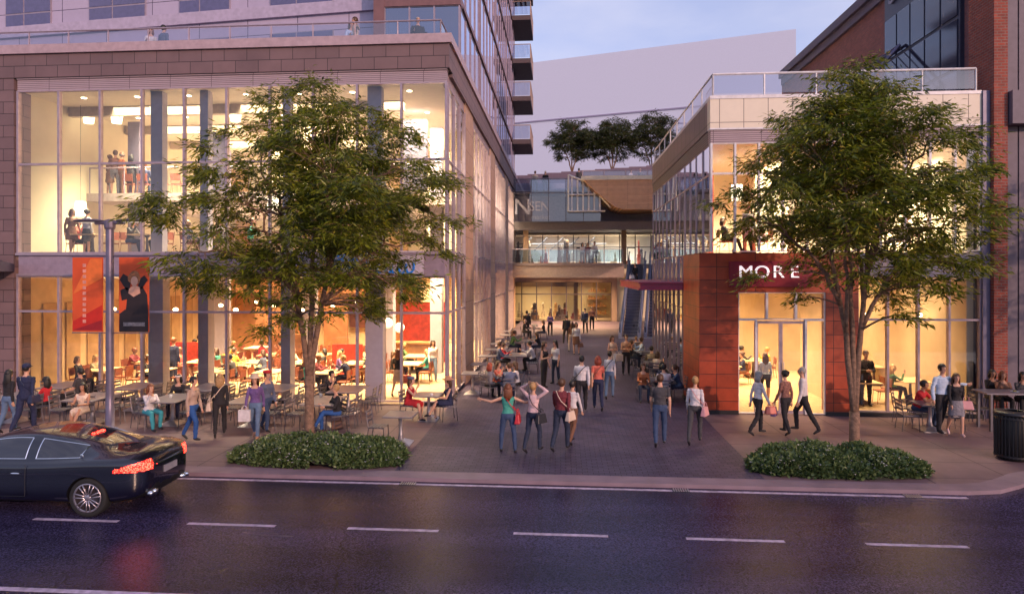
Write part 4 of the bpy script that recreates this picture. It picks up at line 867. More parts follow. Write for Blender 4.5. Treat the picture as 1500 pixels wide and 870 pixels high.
def banner(x0, x1, label, art):
    cx = (x0 + x1) / 2 + lx
    t = empty('banner', (cx, ly, bz0), 0, label, 'banner', 'banners on the street lamp')
    hw = (x1 - x0) / 2; H = bz1 - bz0
    m = MB(); m.box(-hw, hw, -0.012, 0.012, 0, H); 
    m.build('cloth', mat('vermilion_cloth', (0.62, 0.085, 0.02), 0.7, var=0.25, scale=1.0), t)
    def P(poly, mt, nm, y=-0.016):
        q = MB(); q.add([(x * hw, y, z * H) for x, z in poly] + [(x * hw, y - 0.002, z * H) for x, z in poly], [tuple(range(len(poly) - 1, -1, -1)), tuple(range(len(poly), 2 * len(poly)))][1:]); return q.build(nm, mt, t)
    if art == 0:
        P([(-0.97, 0.02), (0.97, 0.02), (0.97, 0.36), (-0.97, 0.14)], mat('scarlet_cloth', (0.5, 0.02, 0.01), 0.7), 'colour_wedge')
        P([(-0.97, 0.02), (0.97, 0.02), (0.97, 0.16)], mat('crimson_cloth', (0.28, 0.01, 0.015), 0.7), 'colour_wedge', -0.02)
        P([(-0.97, 0.5), (0.97, 0.72), (0.97, 0.98), (0.2, 0.98)], mat('amber_cloth', (0.72, 0.16, 0.03), 0.7), 'colour_wedge', -0.018)
        q = MB()
        for k in range(11): q.box(-0.30 * hw, -0.08 * hw, -0.026, -0.022, H * (0.12 + k * 0.075), H * (0.12 + k * 0.075) + 0.09)
        q.build('faded_lettering', mat('faded_pink_print', (0.66, 0.28, 0.22), 0.7, var=0.3, scale=9), t)
    else:
        SK = mat('printed_skin', (0.62, 0.34, 0.24), 0.7); BK = mat('printed_black', (0.02, 0.012, 0.015), 0.7); HB = mat('printed_auburn', (0.30, 0.12, 0.05), 0.7, var=0.4, scale=20)
        P([(-0.97, 0.0), (0.97, 0.0), (0.97, 0.24), (0.6, 0.3), (-0.6, 0.3), (-0.97, 0.24)], BK, 'printed_gown')
        P([(-0.55, 0.24), (0.97, 0.24), (0.9, 0.5), (0.55, 0.62), (0.35, 0.54), (-0.2, 0.54), (-0.45, 0.6), (-0.9, 0.56), (-0.8, 0.42), (-0.45, 0.44)], BK, 'printed_gown', -0.018)
        P([(-0.5, 0.56), (-0.25, 0.57), (-0.2, 0.72), (-0.7, 0.78), (-0.95, 0.7)], BK, 'printed_collar', -0.018)
        P([(0.25, 0.56), (0.55, 0.58), (0.95, 0.7), (0.7, 0.76), (0.35, 0.7)], BK, 'printed_collar', -0.018)
        P([(-0.35, 0.52), (0.0, 0.47), (0.45, 0.52), (0.4, 0.6), (0.2, 0.62), (-0.05, 0.62), (-0.3, 0.58)], SK, 'printed_shoulders', -0.022)
        c = [(0.05 + 0.24 * cos(k * pi / 8), 0.68 + 0.065 * sin(k * pi / 8)) for k in range(16)]
        h2 = [(0.05 + 0.42 * cos(k * pi / 8) * (1 + 0.12 * sin(5 * k)), 0.725 + 0.095 * sin(k * pi / 8)) for k in range(16)]
        P(h2, HB, 'printed_hair', -0.020); P(c, SK, 'printed_face', -0.024)
        P([(-0.7, 0.08), (0.75, 0.08), (0.75, 0.13), (-0.7, 0.13)], mat('blurred_caption', (0.2, 0.18, 0.19), 0.7, var=0.5, scale=14), 'faded_lettering', -0.022)
banner(-1.08, -0.20, 'orange red banner with diagonal colour wedges and faded vertical lettering', 0)
banner(0.27, 1.13, 'orange banner printed with a woman in a black high collared gown', 1)
# ================================================================ TRASH CAN and high table
tx, ty = gp(1483, 672)
tc = empty('litter_bin', (tx, ty, 0), 0, 'black ribbed metal litter bin standing at the right edge of the pavement', 'litter bin')
m = MB(); m.lathe([(0.27, 0.0), (0.27, 0.06), (0.31, 0.08), (0.32, 1.0), (0.30, 1.02)], n=24); m.build('liner', mat('bin_liner_black', (0.01, 0.01, 0.012), 0.6), tc, True)
m = MB()
for k in range(30):
    a = 2 * pi * k / 30; m.tube([(0.34 * cos(a), 0.34 * sin(a), 0.06), (0.345 * cos(a), 0.345 * sin(a), 0.95), (0.33 * cos(a), 0.33 * sin(a), 1.03)], 0.013, 4)
for z in (0.08, 0.95): m.lathe([(0.33, z), (0.36, z), (0.36, z + 0.04), (0.33, z + 0.04)], n=30)
m.build('ribs', BLACK, tc)
m = MB(); m.lathe([(0.35, 1.03), (0.37, 1.06), (0.35, 1.1), (0.2, 1.13), (0.19, 1.10), (0.3, 1.05)], n=30); m.build('rim', BLACK, tc, True)
# ================================================================ TABLES AND CHAIRS
SLOTS = []
def make_chair(name, mt, seatm, slats=True):
    t = empty(name, (0, 0, 0), 0, name.replace('_', ' '), 'chair'); ks = []
    m = MB()
    if slats:
        for k in range(5): m.box(-0.2, 0.2, -0.2 + k * 0.084, -0.2 + k * 0.084 + 0.06, 0.43, 0.447)
    else: m.box(-0.21, 0.21, -0.21, 0.21, 0.42, 0.45)
    m.box(-0.21, -0.195, -0.2, 0.2, 0.41, 0.43); m.box(0.195, 0.21, -0.2, 0.2, 0.41, 0.43)
    ks.append(m.build('seat', seatm, t))
    m = MB()
    for s in (-1, 1): m.tube([(s * 0.2, 0.2, 0.43), (s * 0.2, 0.26, 0.86)], 0.011, 5)
    for k in range(3 if slats else 1):
        z = 0.56 + k * 0.11; y = 0.2 + 0.06 * (z - 0.43) / 0.43
        m.box(-0.2, 0.2, y - 0.006, y + 0.008, z, z + (0.06 if slats else 0.28))
    ks.append(m.build('backrest', seatm, t))
    for sx in (-1, 1):
        for sy in (-1, 1):
            m = MB(); m.tube([(sx * 0.2, sy * 0.19, 0.43), (sx * 0.21, sy * (0.21 if sy < 0 else 0.24), 0)], 0.011, 5); ks.append(m.build('leg', mt, t))
    KIDS[t.name] = ks
    return t
CH_ = make_chair('metal_chair', METD, mat('grey_chair_metal', (0.17, 0.16, 0.19), 0.4, 0.6))
CHW = make_chair('wooden_chair', WOOD, mat('red_brown_seat', (0.22, 0.06, 0.03), 0.5), False)
FIRST = {}
def place_chair(src, x, y, rz, label, group, z=0.0):
    if src.name not in FIRST:
        FIRST[src.name] = 1; src.location = (x, y, z); src.rotation_euler = (0, 0, rz); src['label'] = label; src['group'] = group; return src
    return copy_tree(src, (x, y, z), rz, label, group)
def make_table(name, w, d, h, top, leg, kind='pedestal'):
    t = empty(name, (0, 0, 0), 0, name.replace('_', ' '), 'table'); ks = []
    m = MB(); m.box(-w / 2, w / 2, -d / 2, d / 2, h - 0.035, h); ks.append(m.build('tabletop', top, t, bevel=0.006))
    m = MB(); m.lathe([(0.09, 0.1), (0.05, 0.25), (0.038, h - 0.12), (0.1, h - 0.04)], n=12); ks.append(m.build('pedestal', leg, t, True))
    m = MB(); m.add([(-0.28, -0.28, 0), (0.28, -0.28, 0), (0.28, 0.28, 0), (-0.28, 0.28, 0), (-0.07, -0.07, 0.13), (0.07, -0.07, 0.13), (0.07, 0.07, 0.13), (-0.07, 0.07, 0.13), (-0.28, -0.28, 0.02), (0.28, -0.28, 0.02), (0.28, 0.28, 0.02), (-0.28, 0.28, 0.02)],
        [(3, 2, 1, 0), (0, 1, 9, 8), (1, 2, 10, 9), (2, 3, 11, 10), (3, 0, 8, 11), (8, 9, 5, 4), (9, 10, 6, 5), (10, 11, 7, 6), (11, 8, 4, 7), (4, 5, 6, 7)]); ks.append(m.build('base', leg, t))
    KIDS[t.name] = ks; t['dim'] = (w, d); return t
TB1 = make_table('cafe_table', 0.95, 1.35, 0.75, TABT, METL)
TB2 = make_table('cafe_table', 0.75, 0.75, 0.75, TABT, METL)
TB3 = make_table('dining_table', 0.9, 1.1, 0.75, mat('pale_oak_top', (0.62, 0.45, 0.26), 0.35), METD)
USEDT = {}
def place_table(src, x, y, rz, label, group, z=0.0):
    if src.name not in USEDT:
        USEDT[src.name] = 1; src.location = (x, y, z); src.rotation_euler = (0, 0, rz); src['label'] = label; src['group'] = group; o = src
    else: o = copy_tree(src, (x, y, z), rz, label, group)
    return o
def add_slots(src, x, y, rz, chair, lab, grp, per=2, sides=(-1, 1), z=0.0, gap=0.2):
    w, d = src['dim']
    for s in sides:
        for k in range(per):
            oy = (k - (per - 1) / 2) * (0.62 if per > 1 else 0)
            ox = s * (w / 2 + gap)
            X = x + ox * cos(rz) - oy * sin(rz); Y = y + ox * sin(rz) + oy * cos(rz)
            # chair faces the table: local front is -Y ; facing dir = -s along x
            rr = rz + (R(90) if s < 0 else R(-90))
            SLOTS.append(dict(x=X, y=Y, rz=rr, chair=chair, lab=lab, grp=grp, z=z, used=False))
ordn = ['first', 'second', 'third', 'fourth', 'fifth', 'sixth', 'seventh', 'eighth']
for i, px in enumerate((22, 134, 252, 368, 474)):
    x = xat(px, 17.7); y = 17.75
    lab = f'{ordn[i]} table from the left in the street side row'
    place_table(TB1, x, y, 0, f'long grey pedestal cafe table, {ordn[i]} from the left in the street side row', 'cafe tables before the restaurant')
    add_slots(TB1, x, y, 0, CH_, lab, 'metal cafe chairs')
for i, px in enumerate((95, 200, 306, 405, 510)):
    x = xat(px, 19.55); y = 19.55
    lab = f'{ordn[i]} table from the left in the row against the glass'
    place_table(TB1, x, y, 0, f'long grey pedestal cafe table, {ordn[i]} from the left in the row against the glass', 'cafe tables before the restaurant')
    add_slots(TB1, x, y, 0, CH_, lab, 'metal cafe chairs')
x, y = gp(628, 577, 0.75)
place_table(TB2, x, y, 0, 'small square cafe table between the women in red and navy dresses', 'cafe tables before the restaurant')
add_slots(TB2, x, y, 0, CH_, 'small table at the alley corner', 'metal cafe chairs', 1)
x2, y2 = gp(587, 606, 0.75)
place_table(TB2, x2, y2, 0, 'small square cafe table nearest the paved alley left of the woman in red', 'cafe tables before the restaurant')
add_slots(TB2, x2, y2, 0, CH_, 'small table nearest the paved alley', 'metal cafe chairs', 1, sides=(-1,))
for i, Y in enumerate((23.0, 25.4, 27.8, 30.2, 32.6, 35.0, 37.4, 39.8)):
    place_table(TB2, -3.15, Y, 0, f'small grey cafe table against the restaurant side wall, {ordn[i]} one into the alley', 'small tables along the alley wall')
for i, (X, Y) in enumerate(((-1.98, 22.6), (-1.95, 28.3), (-1.85, 34.2), (-1.75, 42.0))):
    w_ = ['nearest the street', 'second from the street', 'third from the street', 'farthest from the street'][i]
    place_table(TB1 if i in (1, 2) else TB2, X, Y, 0, f'grey cafe table of the left alley row, {w_}', 'occupied tables in the alley')
    add_slots(TB1 if i in (1, 2) else TB2, X, Y, 0, CH_, f'left alley table {w_}', 'metal alley chairs', 2 if i in (1, 2) else 1, gap=0.24)
for i, (X, Y) in enumerate(((3.35, 22.2), (3.7, 26.3), (3.75, 29.8), (3.75, 33.6))):
    w_ = ['nearest the street', 'second from the street', 'third from the street', 'farthest from the street'][i]
    place_table(TB2, X, Y, 0, f'square grey cafe table of the right alley row, {w_}', 'tables beside the glass wall')
    add_slots(TB2, X, Y, 0, CH_, f'right alley table {w_}', 'metal alley chairs', 1, gap=0.22, sides=(-1, 1) if X < 3.5 else (-1,))
    X2 = X; 
    for s in (-1, 1): SLOTS.append(dict(x=X, y=Y + s * 0.6, rz=0 if s > 0 else R(180), chair=CH_, lab=f'right alley table {w_}', grp='metal alley chairs', z=0, used=False))
# right pavement table
x, y = gp(1362, 590, 0.75); y = min(y, 19.3); x = xat(1362, y)
place_table(TB2, x, y, 0, 'small grey table behind the couple with shopping bags', 'tables before the right shopfront')
add_slots(TB2, x, y, 0, CH_, 'small table before the right shopfront', 'metal cafe chairs on the right', 1)
for px in (1322, 1418, 1438):
    x = xat(px, 19.6); SLOTS.append(dict(x=x, y=19.6, rz=R(80) if px != 1322 else R(60), chair=CH_, lab='right shopfront glass', grp='metal cafe chairs on the right', z=0, used=False))
# indoor tables
for r_, Y in enumerate((22.9, 25.3, 27.7, 30.2)):
    for c_ in range(6):
        X = -17.0 + c_ * 2.15 + (0.3 if r_ % 2 else 0)
        if X > -6.3 and r_ > 2: continue
        if c_ == 5 and r_ == 0: continue
        where = ['front', 'second', 'third', 'rear'][r_] + ' row, ' + ordn[c_] + ' from the left'
        place_table(TB3, X, Y, 0, f'pale oak dining table inside the restaurant, {where}', 'dining tables inside the restaurant')
        add_slots(TB3, X, Y, 0, CHW, f'{where}', 'wooden dining chairs', 2 if r_ != 1 else 2)
for c_, (X, Y) in enumerate(((9.9, 22.3), (11.6, 22.6), (10.4, 25.5), (12.0, 26.0), (6.4, 25.8), (6.0, 28.5), (7.9, 27.5))):
    place_table(TB3, X, Y, 0, f'pale oak table inside the right shop, {ordn[c_]} counted from the glass', 'dining tables inside the right shop')
    add_slots(TB3, X, Y, 0, CHW, f'right shop table {ordn[c_]}', 'wooden shop chairs', 1)
for c_, (X, Y) in enumerate(((-16.9, 22.3), (-14.9, 22.4), (-12.6, 22.3), (-10.4, 22.4), (-8.3, 22.4))):
    place_table(TB3, X, Y, 0, f'pale table on the upper floor behind the glass, {ordn[c_]} from the left', 'upper floor tables', 4.93)
    add_slots(TB3, X, Y, 0, CHW, f'upper floor table {ordn[c_]} from the left', 'upper floor chairs', 1, z=4.93)
for c_, X in enumerate((-17.3, -15.9, -7.8)):
    for s in (0, 1): SLOTS.append(dict(x=X + s * 0.6, y=25.0, rz=R(180), chair=CHW, lab='mezzanine balustrade', grp='mezzanine chairs', z=7.42, used=False))
for c_, X in enumerate((6.2, 8.6, 10.8)):
    place_table(TB3, X, 22.6, 0, f'pale table on the upper floor of the right building, {ordn[c_]} from the corner', 'upper tables right', 4.93)
    add_slots(TB3, X, 22.6, 0, CHW, f'right upper floor table {ordn[c_]} from the corner', 'upper chairs right', 1, z=4.93)
# high table at the right
hx, hy = gp(1476, 573, 1.05)
ht = empty('high_table', (hx, hy, 0), 0, 'long dark high table with food at the right edge behind the litter bin', 'table')
m = MB(); m.box(-0.75, 1.6, -0.35, 0.35, 1.01, 1.05); m.build('tabletop', TABT, ht)
for X in (-0.6, 1.4):
    for Y_ in (-.27, .27): m = MB(); m.box(X - 0.03, X + 0.03, Y_ - .03, Y_ + .03, 0, 1.01); m.build('leg', METD, ht)
m = MB((0, 0, 0)); 
pt = empty('plate', (hx + 0.15, hy - 0.05, 1.05), 0, 'small white plate of food on the dark high table', 'plate')
m.lathe([(0.05, 0), (0.11, 0.012), (0.10, 0.014), (0.04, 0.006)], n=16); m.build('dish', mat('white_china', (0.75, 0.73, 0.72), 0.3), pt, True)
m = MB(); m.ell((0.0, 0, 0.02), (0.05, 0.04, 0.025)); m.build('food', mat('salad', (0.35, 0.25, 0.06), 0.6, var=0.5, scale=50), pt)
# ================================================================ CAR
import time
T0 = time.time()
def make_car():
    cx, cy = -7.42, 12.0
    t = empty('parked_coupe', (cx, cy, ZR), R(1.0), 'glossy dark navy coupe with glowing red tail lights leaving the left edge of the road', 'car')
    PAINT = mat('navy_car_paint', (0.004, 0.004, 0.014), 0.2, 0.0, var=0.05, coat=1.0, spec=.5)
    CG = mat('dark_car_glass', (0.012, 0.012, 0.02), 0.03, spec=1.0, var=0.02, coat=0.5)
    CHR = mat('chrome', (0.75, 0.75, 0.78), 0.1, 1.0)
    TL = mat('tail_light_red', (0.5, 0.01, 0.01), 0.25, emit=(1.0, 0.035, 0.02), estr=6.0)
    _n = TL.node_tree; _w = _n.nodes.new('ShaderNodeTexVoronoi'); _w.inputs['Scale'].default_value = 40; _c = _n.nodes.new('ShaderNodeTexCoord'); _n.links.new(_c.outputs['Object'], _w.inputs['Vector']); _r = _n.nodes.new('ShaderNodeMapRange'); _r.inputs['From Max'].default_value = .6; _r.inputs['To Min'].default_value = 30; _r.inputs['To Max'].default_value = .6; _n.links.new(_w.outputs['Distance'], _r.inputs['Value']); _n.links.new(_r.outputs[0], _n.nodes['Principled BSDF'].inputs['Emission Strength'])
    LOWB = mat('black_underbody', (0.006, 0.006, 0.008), 0.5)
    S = [(-.10, .50, .38, .80, .90), (-.16, .70, .30, .88, .98), (-.28, .83, .24, .93, 1.035), (-.45, .90, .21, .955, 1.065), (-.70, .95, .19, .955, 1.06), (-1.0, .97, .18, .95, 1.105), (-1.3, .965, .18, .935, 1.19),
         (-1.62, .95, .18, .915, 1.265), (-1.9, .94, .18, .90, 1.32), (-2.15, .935, .18, .895, 1.352), (-2.3, .935, .18, .89, 1.362), (-2.65, .93, .18, .885, 1.365), (-3.0, .93, .18, .885, 1.325), (-3.3, .93, .18, .885, 1.24),
         (-3.6, .935, .18, .905, 1.13), (-3.85, .935, .18, .90, 1.01), (-4.2, .93, .18, .87, .96), (-4.6, .90, .19, .80, .88), (-4.9, .80, .22, .68, .76), (-5.0, .55, .28, .58, .64)]
    rings = []
    S = [(x, w, zb, be * 1.045 + .012 * max(0, 1 - abs(x + 1.1)), zt * 1.045) for x, w, zb, be, zt in S]
    for x, w, zb, be, zt in S:
        g = min(1, max(0, (zt - be - 0.13) / 0.28)); L = lambda a, c: a + (c - a) * g
        h = [(0, zb), (w * .72, zb), (w * .95, zb + .07), (w * 1.0, zb + (be - zb) * .33), (w * .985, zb + (be - zb) * .68), (w * .99, be - .05), (w * .93, be + .005),
             (L(w * .84, w * .875), L(be + .03, be + .04)), (L(w * .66, .74), L(be + (zt - be) * .62, be + (zt - be) * .5)), (L(w * .48, .60), L(be + (zt - be) * .8, zt - .07)), (L(w * .25, .5), L(zt - .01, zt - .022)), (0, zt)]
        ring = [(x, y, z) for y, z in h] + [(x, -y, z) for y, z in h[-2:0:-1]]
        rings.append(ring)
    n = len(rings[0]); vs = [p for r in rings for p in r]; fs = []; ms = []
    def seg(i, k):
        kk = k if k < 11 else 21 - k     # mirrored segment index
        x0, x1 = S[i][0], S[i + 1][0]; xm = (x0 + x1) / 2; m = 0
        if kk in (7, 8):
            if -3.62 < xm < -2.3 or -2.15 < xm < -1.45: m = 1
        if kk in (9, 10):
            if -1.3 - .4 < xm < -0.7: m = 2
            if -3.85 < xm < -3.0: m = 3
        if kk in (0, 1): m = 5
        if kk in (3,) and xm < -4.9: m = 6
        return m
    for i in range(len(rings) - 1):
        for k in range(n):
            a, b_, c, d = i * n + k, i * n + (k + 1) % n, (i + 1) * n + (k + 1) % n, (i + 1) * n + k
            fs.append((a, d, c, b_)); ms.append(seg(i, k))
    fs.append(tuple(range(n))); ms.append(0); fs.append(tuple((len(rings) - 1) * n + k for k in range(n - 1, -1, -1))); ms.append(0)
    me = bpy.data.meshes.new('body'); me.from_pydata(vs, [], fs)
    for m in (PAINT, CG, CG, CG, TL, LOWB, CHR): me.materials.append(m)
    me.polygons.foreach_set('material_index', ms); me.update()
    bm = bmesh.new(); bm.from_mesh(me); bmesh.ops.recalc_face_normals(bm, faces=bm.faces[:]); bm.to_mesh(me); bm.free()
    o = bpy.data.objects.new('tmp', me); COL.objects.link(o)
    ss = o.modifiers.new('s', 'SUBSURF'); ss.levels = 3; ss.render_levels = 3
    cut = MB()
    for wx in (-1.07, -3.98):
        for sy in (-1, 1):
            v = []; q = 28
            for yy in (sy * 0.62, sy * 1.2):
                for k in range(q): v.append((wx + 0.385 * cos(2 * pi * k / q), yy, 0.35 + 0.385 * sin(2 * pi * k / q)))
            cut.add(v, [tuple(range(q)), tuple(range(2 * q - 1, q - 1, -1))] + [(k, q + k, q + (k + 1) % q, (k + 1) % q) for k in range(q)])
    co = cut.build('cut', LOWB); 
    bmc = bmesh.new(); bmc.from_mesh(co.data); bmesh.ops.recalc_face_normals(bmc, faces=bmc.faces[:]); bmc.to_mesh(co.data); bmc.free()
    bo = o.modifiers.new('b', 'BOOLEAN'); bo.operation = 'DIFFERENCE'; bo.object = co; bo.solver = 'EXACT'
    bpy.context.view_layer.update()
    dg = bpy.context.evaluated_depsgraph_get()
    ev = bpy.data.meshes.new_from_object(o.evaluated_get(dg))
    bpy.data.objects.remove(o); bpy.data.objects.remove(co)
    base = bmesh.new(); base.from_mesh(ev); base.normal_update()
    def extract(name, sel, m, off=0.0):
        fc = [f for f in base.faces if sel(f)]; vm = {}; vl = []; fl2 = []; cnt = {}
        for f in fc:
            q = []
            for v in f.verts:
                if v.index not in vm: vm[v.index] = len(vl); vl.append(v.co + v.normal * off)
                q.append(vm[v.index])
            fl2.append(q)
            for e in f.edges: cnt[e.index] = cnt.get(e.index, 0) + 1
        loops = [(base.edges[k].verts[0].co.copy(), base.edges[k].verts[1].co.copy()) for k, c in cnt.items() if c == 1] if len(fc) < 6000 and 'window' in name else []
        m2 = bpy.data.meshes.new(name); m2.from_pydata([tuple(v) for v in vl], [], fl2); m2.materials.append(m)
        m2.polygons.foreach_set('use_smooth', [True] * len(m2.polygons)); m2.update()
        ob = bpy.data.objects.new(name, m2); COL.objects.link(ob); ob.parent = t
        return ob, loops
    base.faces.ensure_lookup_table(); base.edges.ensure_lookup_table()
    nm = len(ev.materials)
    arch = lambda f: any(abs(math.hypot(v.co.x - wx, v.co.z - 0.35) - 0.385) < 0.012 for wx in (-1.07, -3.98) for v in [f.verts[0]]) and abs(f.calc_center_median().y) < 0.9 and all(any(abs(math.hypot(v.co.x - wx, v.co.z - 0.35) - 0.385) < 0.012 for wx in (-1.07, -3.98)) for v in f.verts)
    def tl(f):
        c = f.calc_center_median(); x, z = c.x, c.z
        if f.material_index != 0 or abs(c.y) < .5 or x < -.60: return False
        top = .965 - .17 * max(0, (-.12 - x) / .66) ** 1.2; lo = .775 + .035 * max(0, (-.12 - x) / .66)
        return lo < z < top
    extract('body', lambda f: f.material_index in (0, 6) and not arch(f) and not tl(f), PAINT)
    extract('underbody', lambda f: f.material_index == 5 or arch(f) or f.material_index >= 7, LOWB)
    for sgn in (-1, 1):
        for nm_, lo, hi in (('side_window', -4, -2.22), ('quarter_window', -2.22, 0)):
            ob, lp = extract(nm_, lambda f: f.material_index == 1 and f.calc_center_median().y * sgn > 0 and lo < f.calc_center_median().x < hi, CG, 0.002)
            tr = MB()
            for a, b_ in lp: tr.tube([a + Vector((0, sgn * 0.004, 0)), b_ + Vector((0, sgn * 0.004, 0))], 0.009, 4)
            tr.build('window_trim', CHR, ob)
        extract('tail_light', lambda f: tl(f) and f.calc_center_median().y * sgn > 0, TL, 0.004)
    extract('rear_window', lambda f: f.material_index == 2, CG, 0.002)
    extract('windscreen', lambda f: f.material_index == 3, CG, 0.002)
    RIM = mat('alloy_rim', (0.42, 0.38, 0.42), 0.3, 0.8); TY = mat('tyre_rubber', (0.012, 0.012, 0.013), 0.8)
    for wx in (-1.07, -3.98):
        for sy in (-1, 1):
            yo = sy * 0.93; w = MB()
            def rot(prof, n=40):
                v = []; f = []
                for r, yy in prof:
                    for k in range(n): a = 2 * pi * k / n; v.append((wx + r * cos(a), yo + sy * yy, 0.35 + r * sin(a)))
                for i in range(len(prof) - 1):
                    for k in range(n): f.append((i * n + k, i * n + (k + 1) % n, (i + 1) * n + (k + 1) % n, (i + 1) * n + k))
                return v, f
            w.add(*rot([(0.255, 0.0), (0.27, 0.012), (0.33, 0.012), (0.347, -0.01), (0.35, -0.05), (0.35, -0.2), (0.33, -0.235), (0.25, -0.24)]))
            wo = w.build('wheel', TY, t, True)
            w = MB(); w.add(*rot([(0.258, 0.004), (0.268, 0.014), (0.245, 0.012), (0.235, -0.03), (0.232, -0.22), (0.0, -0.22)])); w.build('rim', mat('rim_barrel', (0.10, 0.09, 0.11), 0.4, 0.7), wo, True)
            w = MB()
            for k in range(7):
                for da in (-0.13, 0.13):
                    a = 2 * pi * k / 7 + 0.3; r1, r2 = 0.05, 0.25
                    p = (wx + r1 * cos(a + da * 2.6), yo - sy * 0.0, 0.35 + r1 * sin(a + da * 2.6)); q = (wx + r2 * cos(a + da * 1.15), yo + sy * 0.008, 0.35 + r2 * sin(a + da * 1.15))
                    w.tube([p, q], [0.016, 0.012], 5)
            w.ell((wx, yo, 0.35), (0.07, 0.02, 0.07), None, 14, 6); w.add(*rot([(0.232, 0.006), (0.26, 0.018), (0.262, 0.0)]))
            w.build('spokes', RIM, wo, True)
    # near side door, handle, mirror, exhaust, plate, lights
    for sgn in (-1, 1):
        d = MB(); ys = sgn * 0.947
        for x in (-2.24, -3.72): d.tube([(x, sgn * 0.93, 0.93), (x, sgn * 0.94, 0.7), (x + (0.0 if x > -3 else .1), sgn * 0.945, 0.36)], 0.005, 4)
        d.tube([(-2.24, sgn * 0.945, 0.36), (-3.62, sgn * 0.945, 0.36)], 0.005, 4)
        do = d.build('door', mat('door_gap', (0.002, 0.002, 0.003), 0.6), t)
        d = MB(); d.ell((-2.42, sgn * 0.95, 0.77), (0.09, 0.018, 0.018), None, 12, 6); d.build('handle', CHR, do, True)
        d = MB(); d.ell((-3.45, sgn * 1.03, 1.0), (0.07, 0.11, 0.06), None, 12, 8); d.build('wing_mirror', PAINT, t, True)
        d = MB()
        for k in (0, 1): d.tube([(-0.25, sgn * (0.42 + k * 0.12), 0.34), (-0.07, sgn * (0.48 + k * 0.12), 0.34)], [0.045, 0.048], 14)
        d.build('exhaust', CHR, t, True)
        d = MB(); d.ell((-4.72, sgn * 0.68, 0.66), (0.2, 0.1, 0.07), None, 12, 6); d.build('headlight', mat('headlamp_glass', (0.5, 0.5, 0.55), 0.1), t, True)
    d = MB(); d.box(-0.11, -0.075, -0.2, 0.2, 0.62, 0.74); d.build('number_plate', mat('grey_plate', (0.25, 0.24, 0.28), 0.4), t)
    d = MB(); d.box(-0.12, -0.07, -0.45, 0.45, 0.835, 0.85); d.build('chrome_strip', CHR, t)
    from mathutils.bvhtree import BVHTree
    bm = bmesh.new(); bm.from_mesh(ev); bv = BVHTree.FromBMesh(bm); bm.free()
    zz = [bv.ray_cast(Vector((x, 0, 3)), Vector((0, 0, -1)))[0].z for x in (-1.56, -1.50)]
    d = MB(); d.hexa([(-1.56, -.16, zz[0] + .002), (-1.50, -.16, zz[1] + .002), (-1.50, .16, zz[1] + .002), (-1.56, .16, zz[0] + .002), (-1.56, -.16, zz[0] + .02), (-1.50, -.16, zz[1] + .02), (-1.50, .16, zz[1] + .02), (-1.56, .16, zz[0] + .02)]); d.build('brake_light', TL, t)
    # C pillar trident-free oval badge
    d = MB(); d.ell((-1.24, -0.845, 1.07), (0.035, 0.008, 0.045), None, 10, 6); d.build('badge', CHR, t, True)
    return t
make_car()
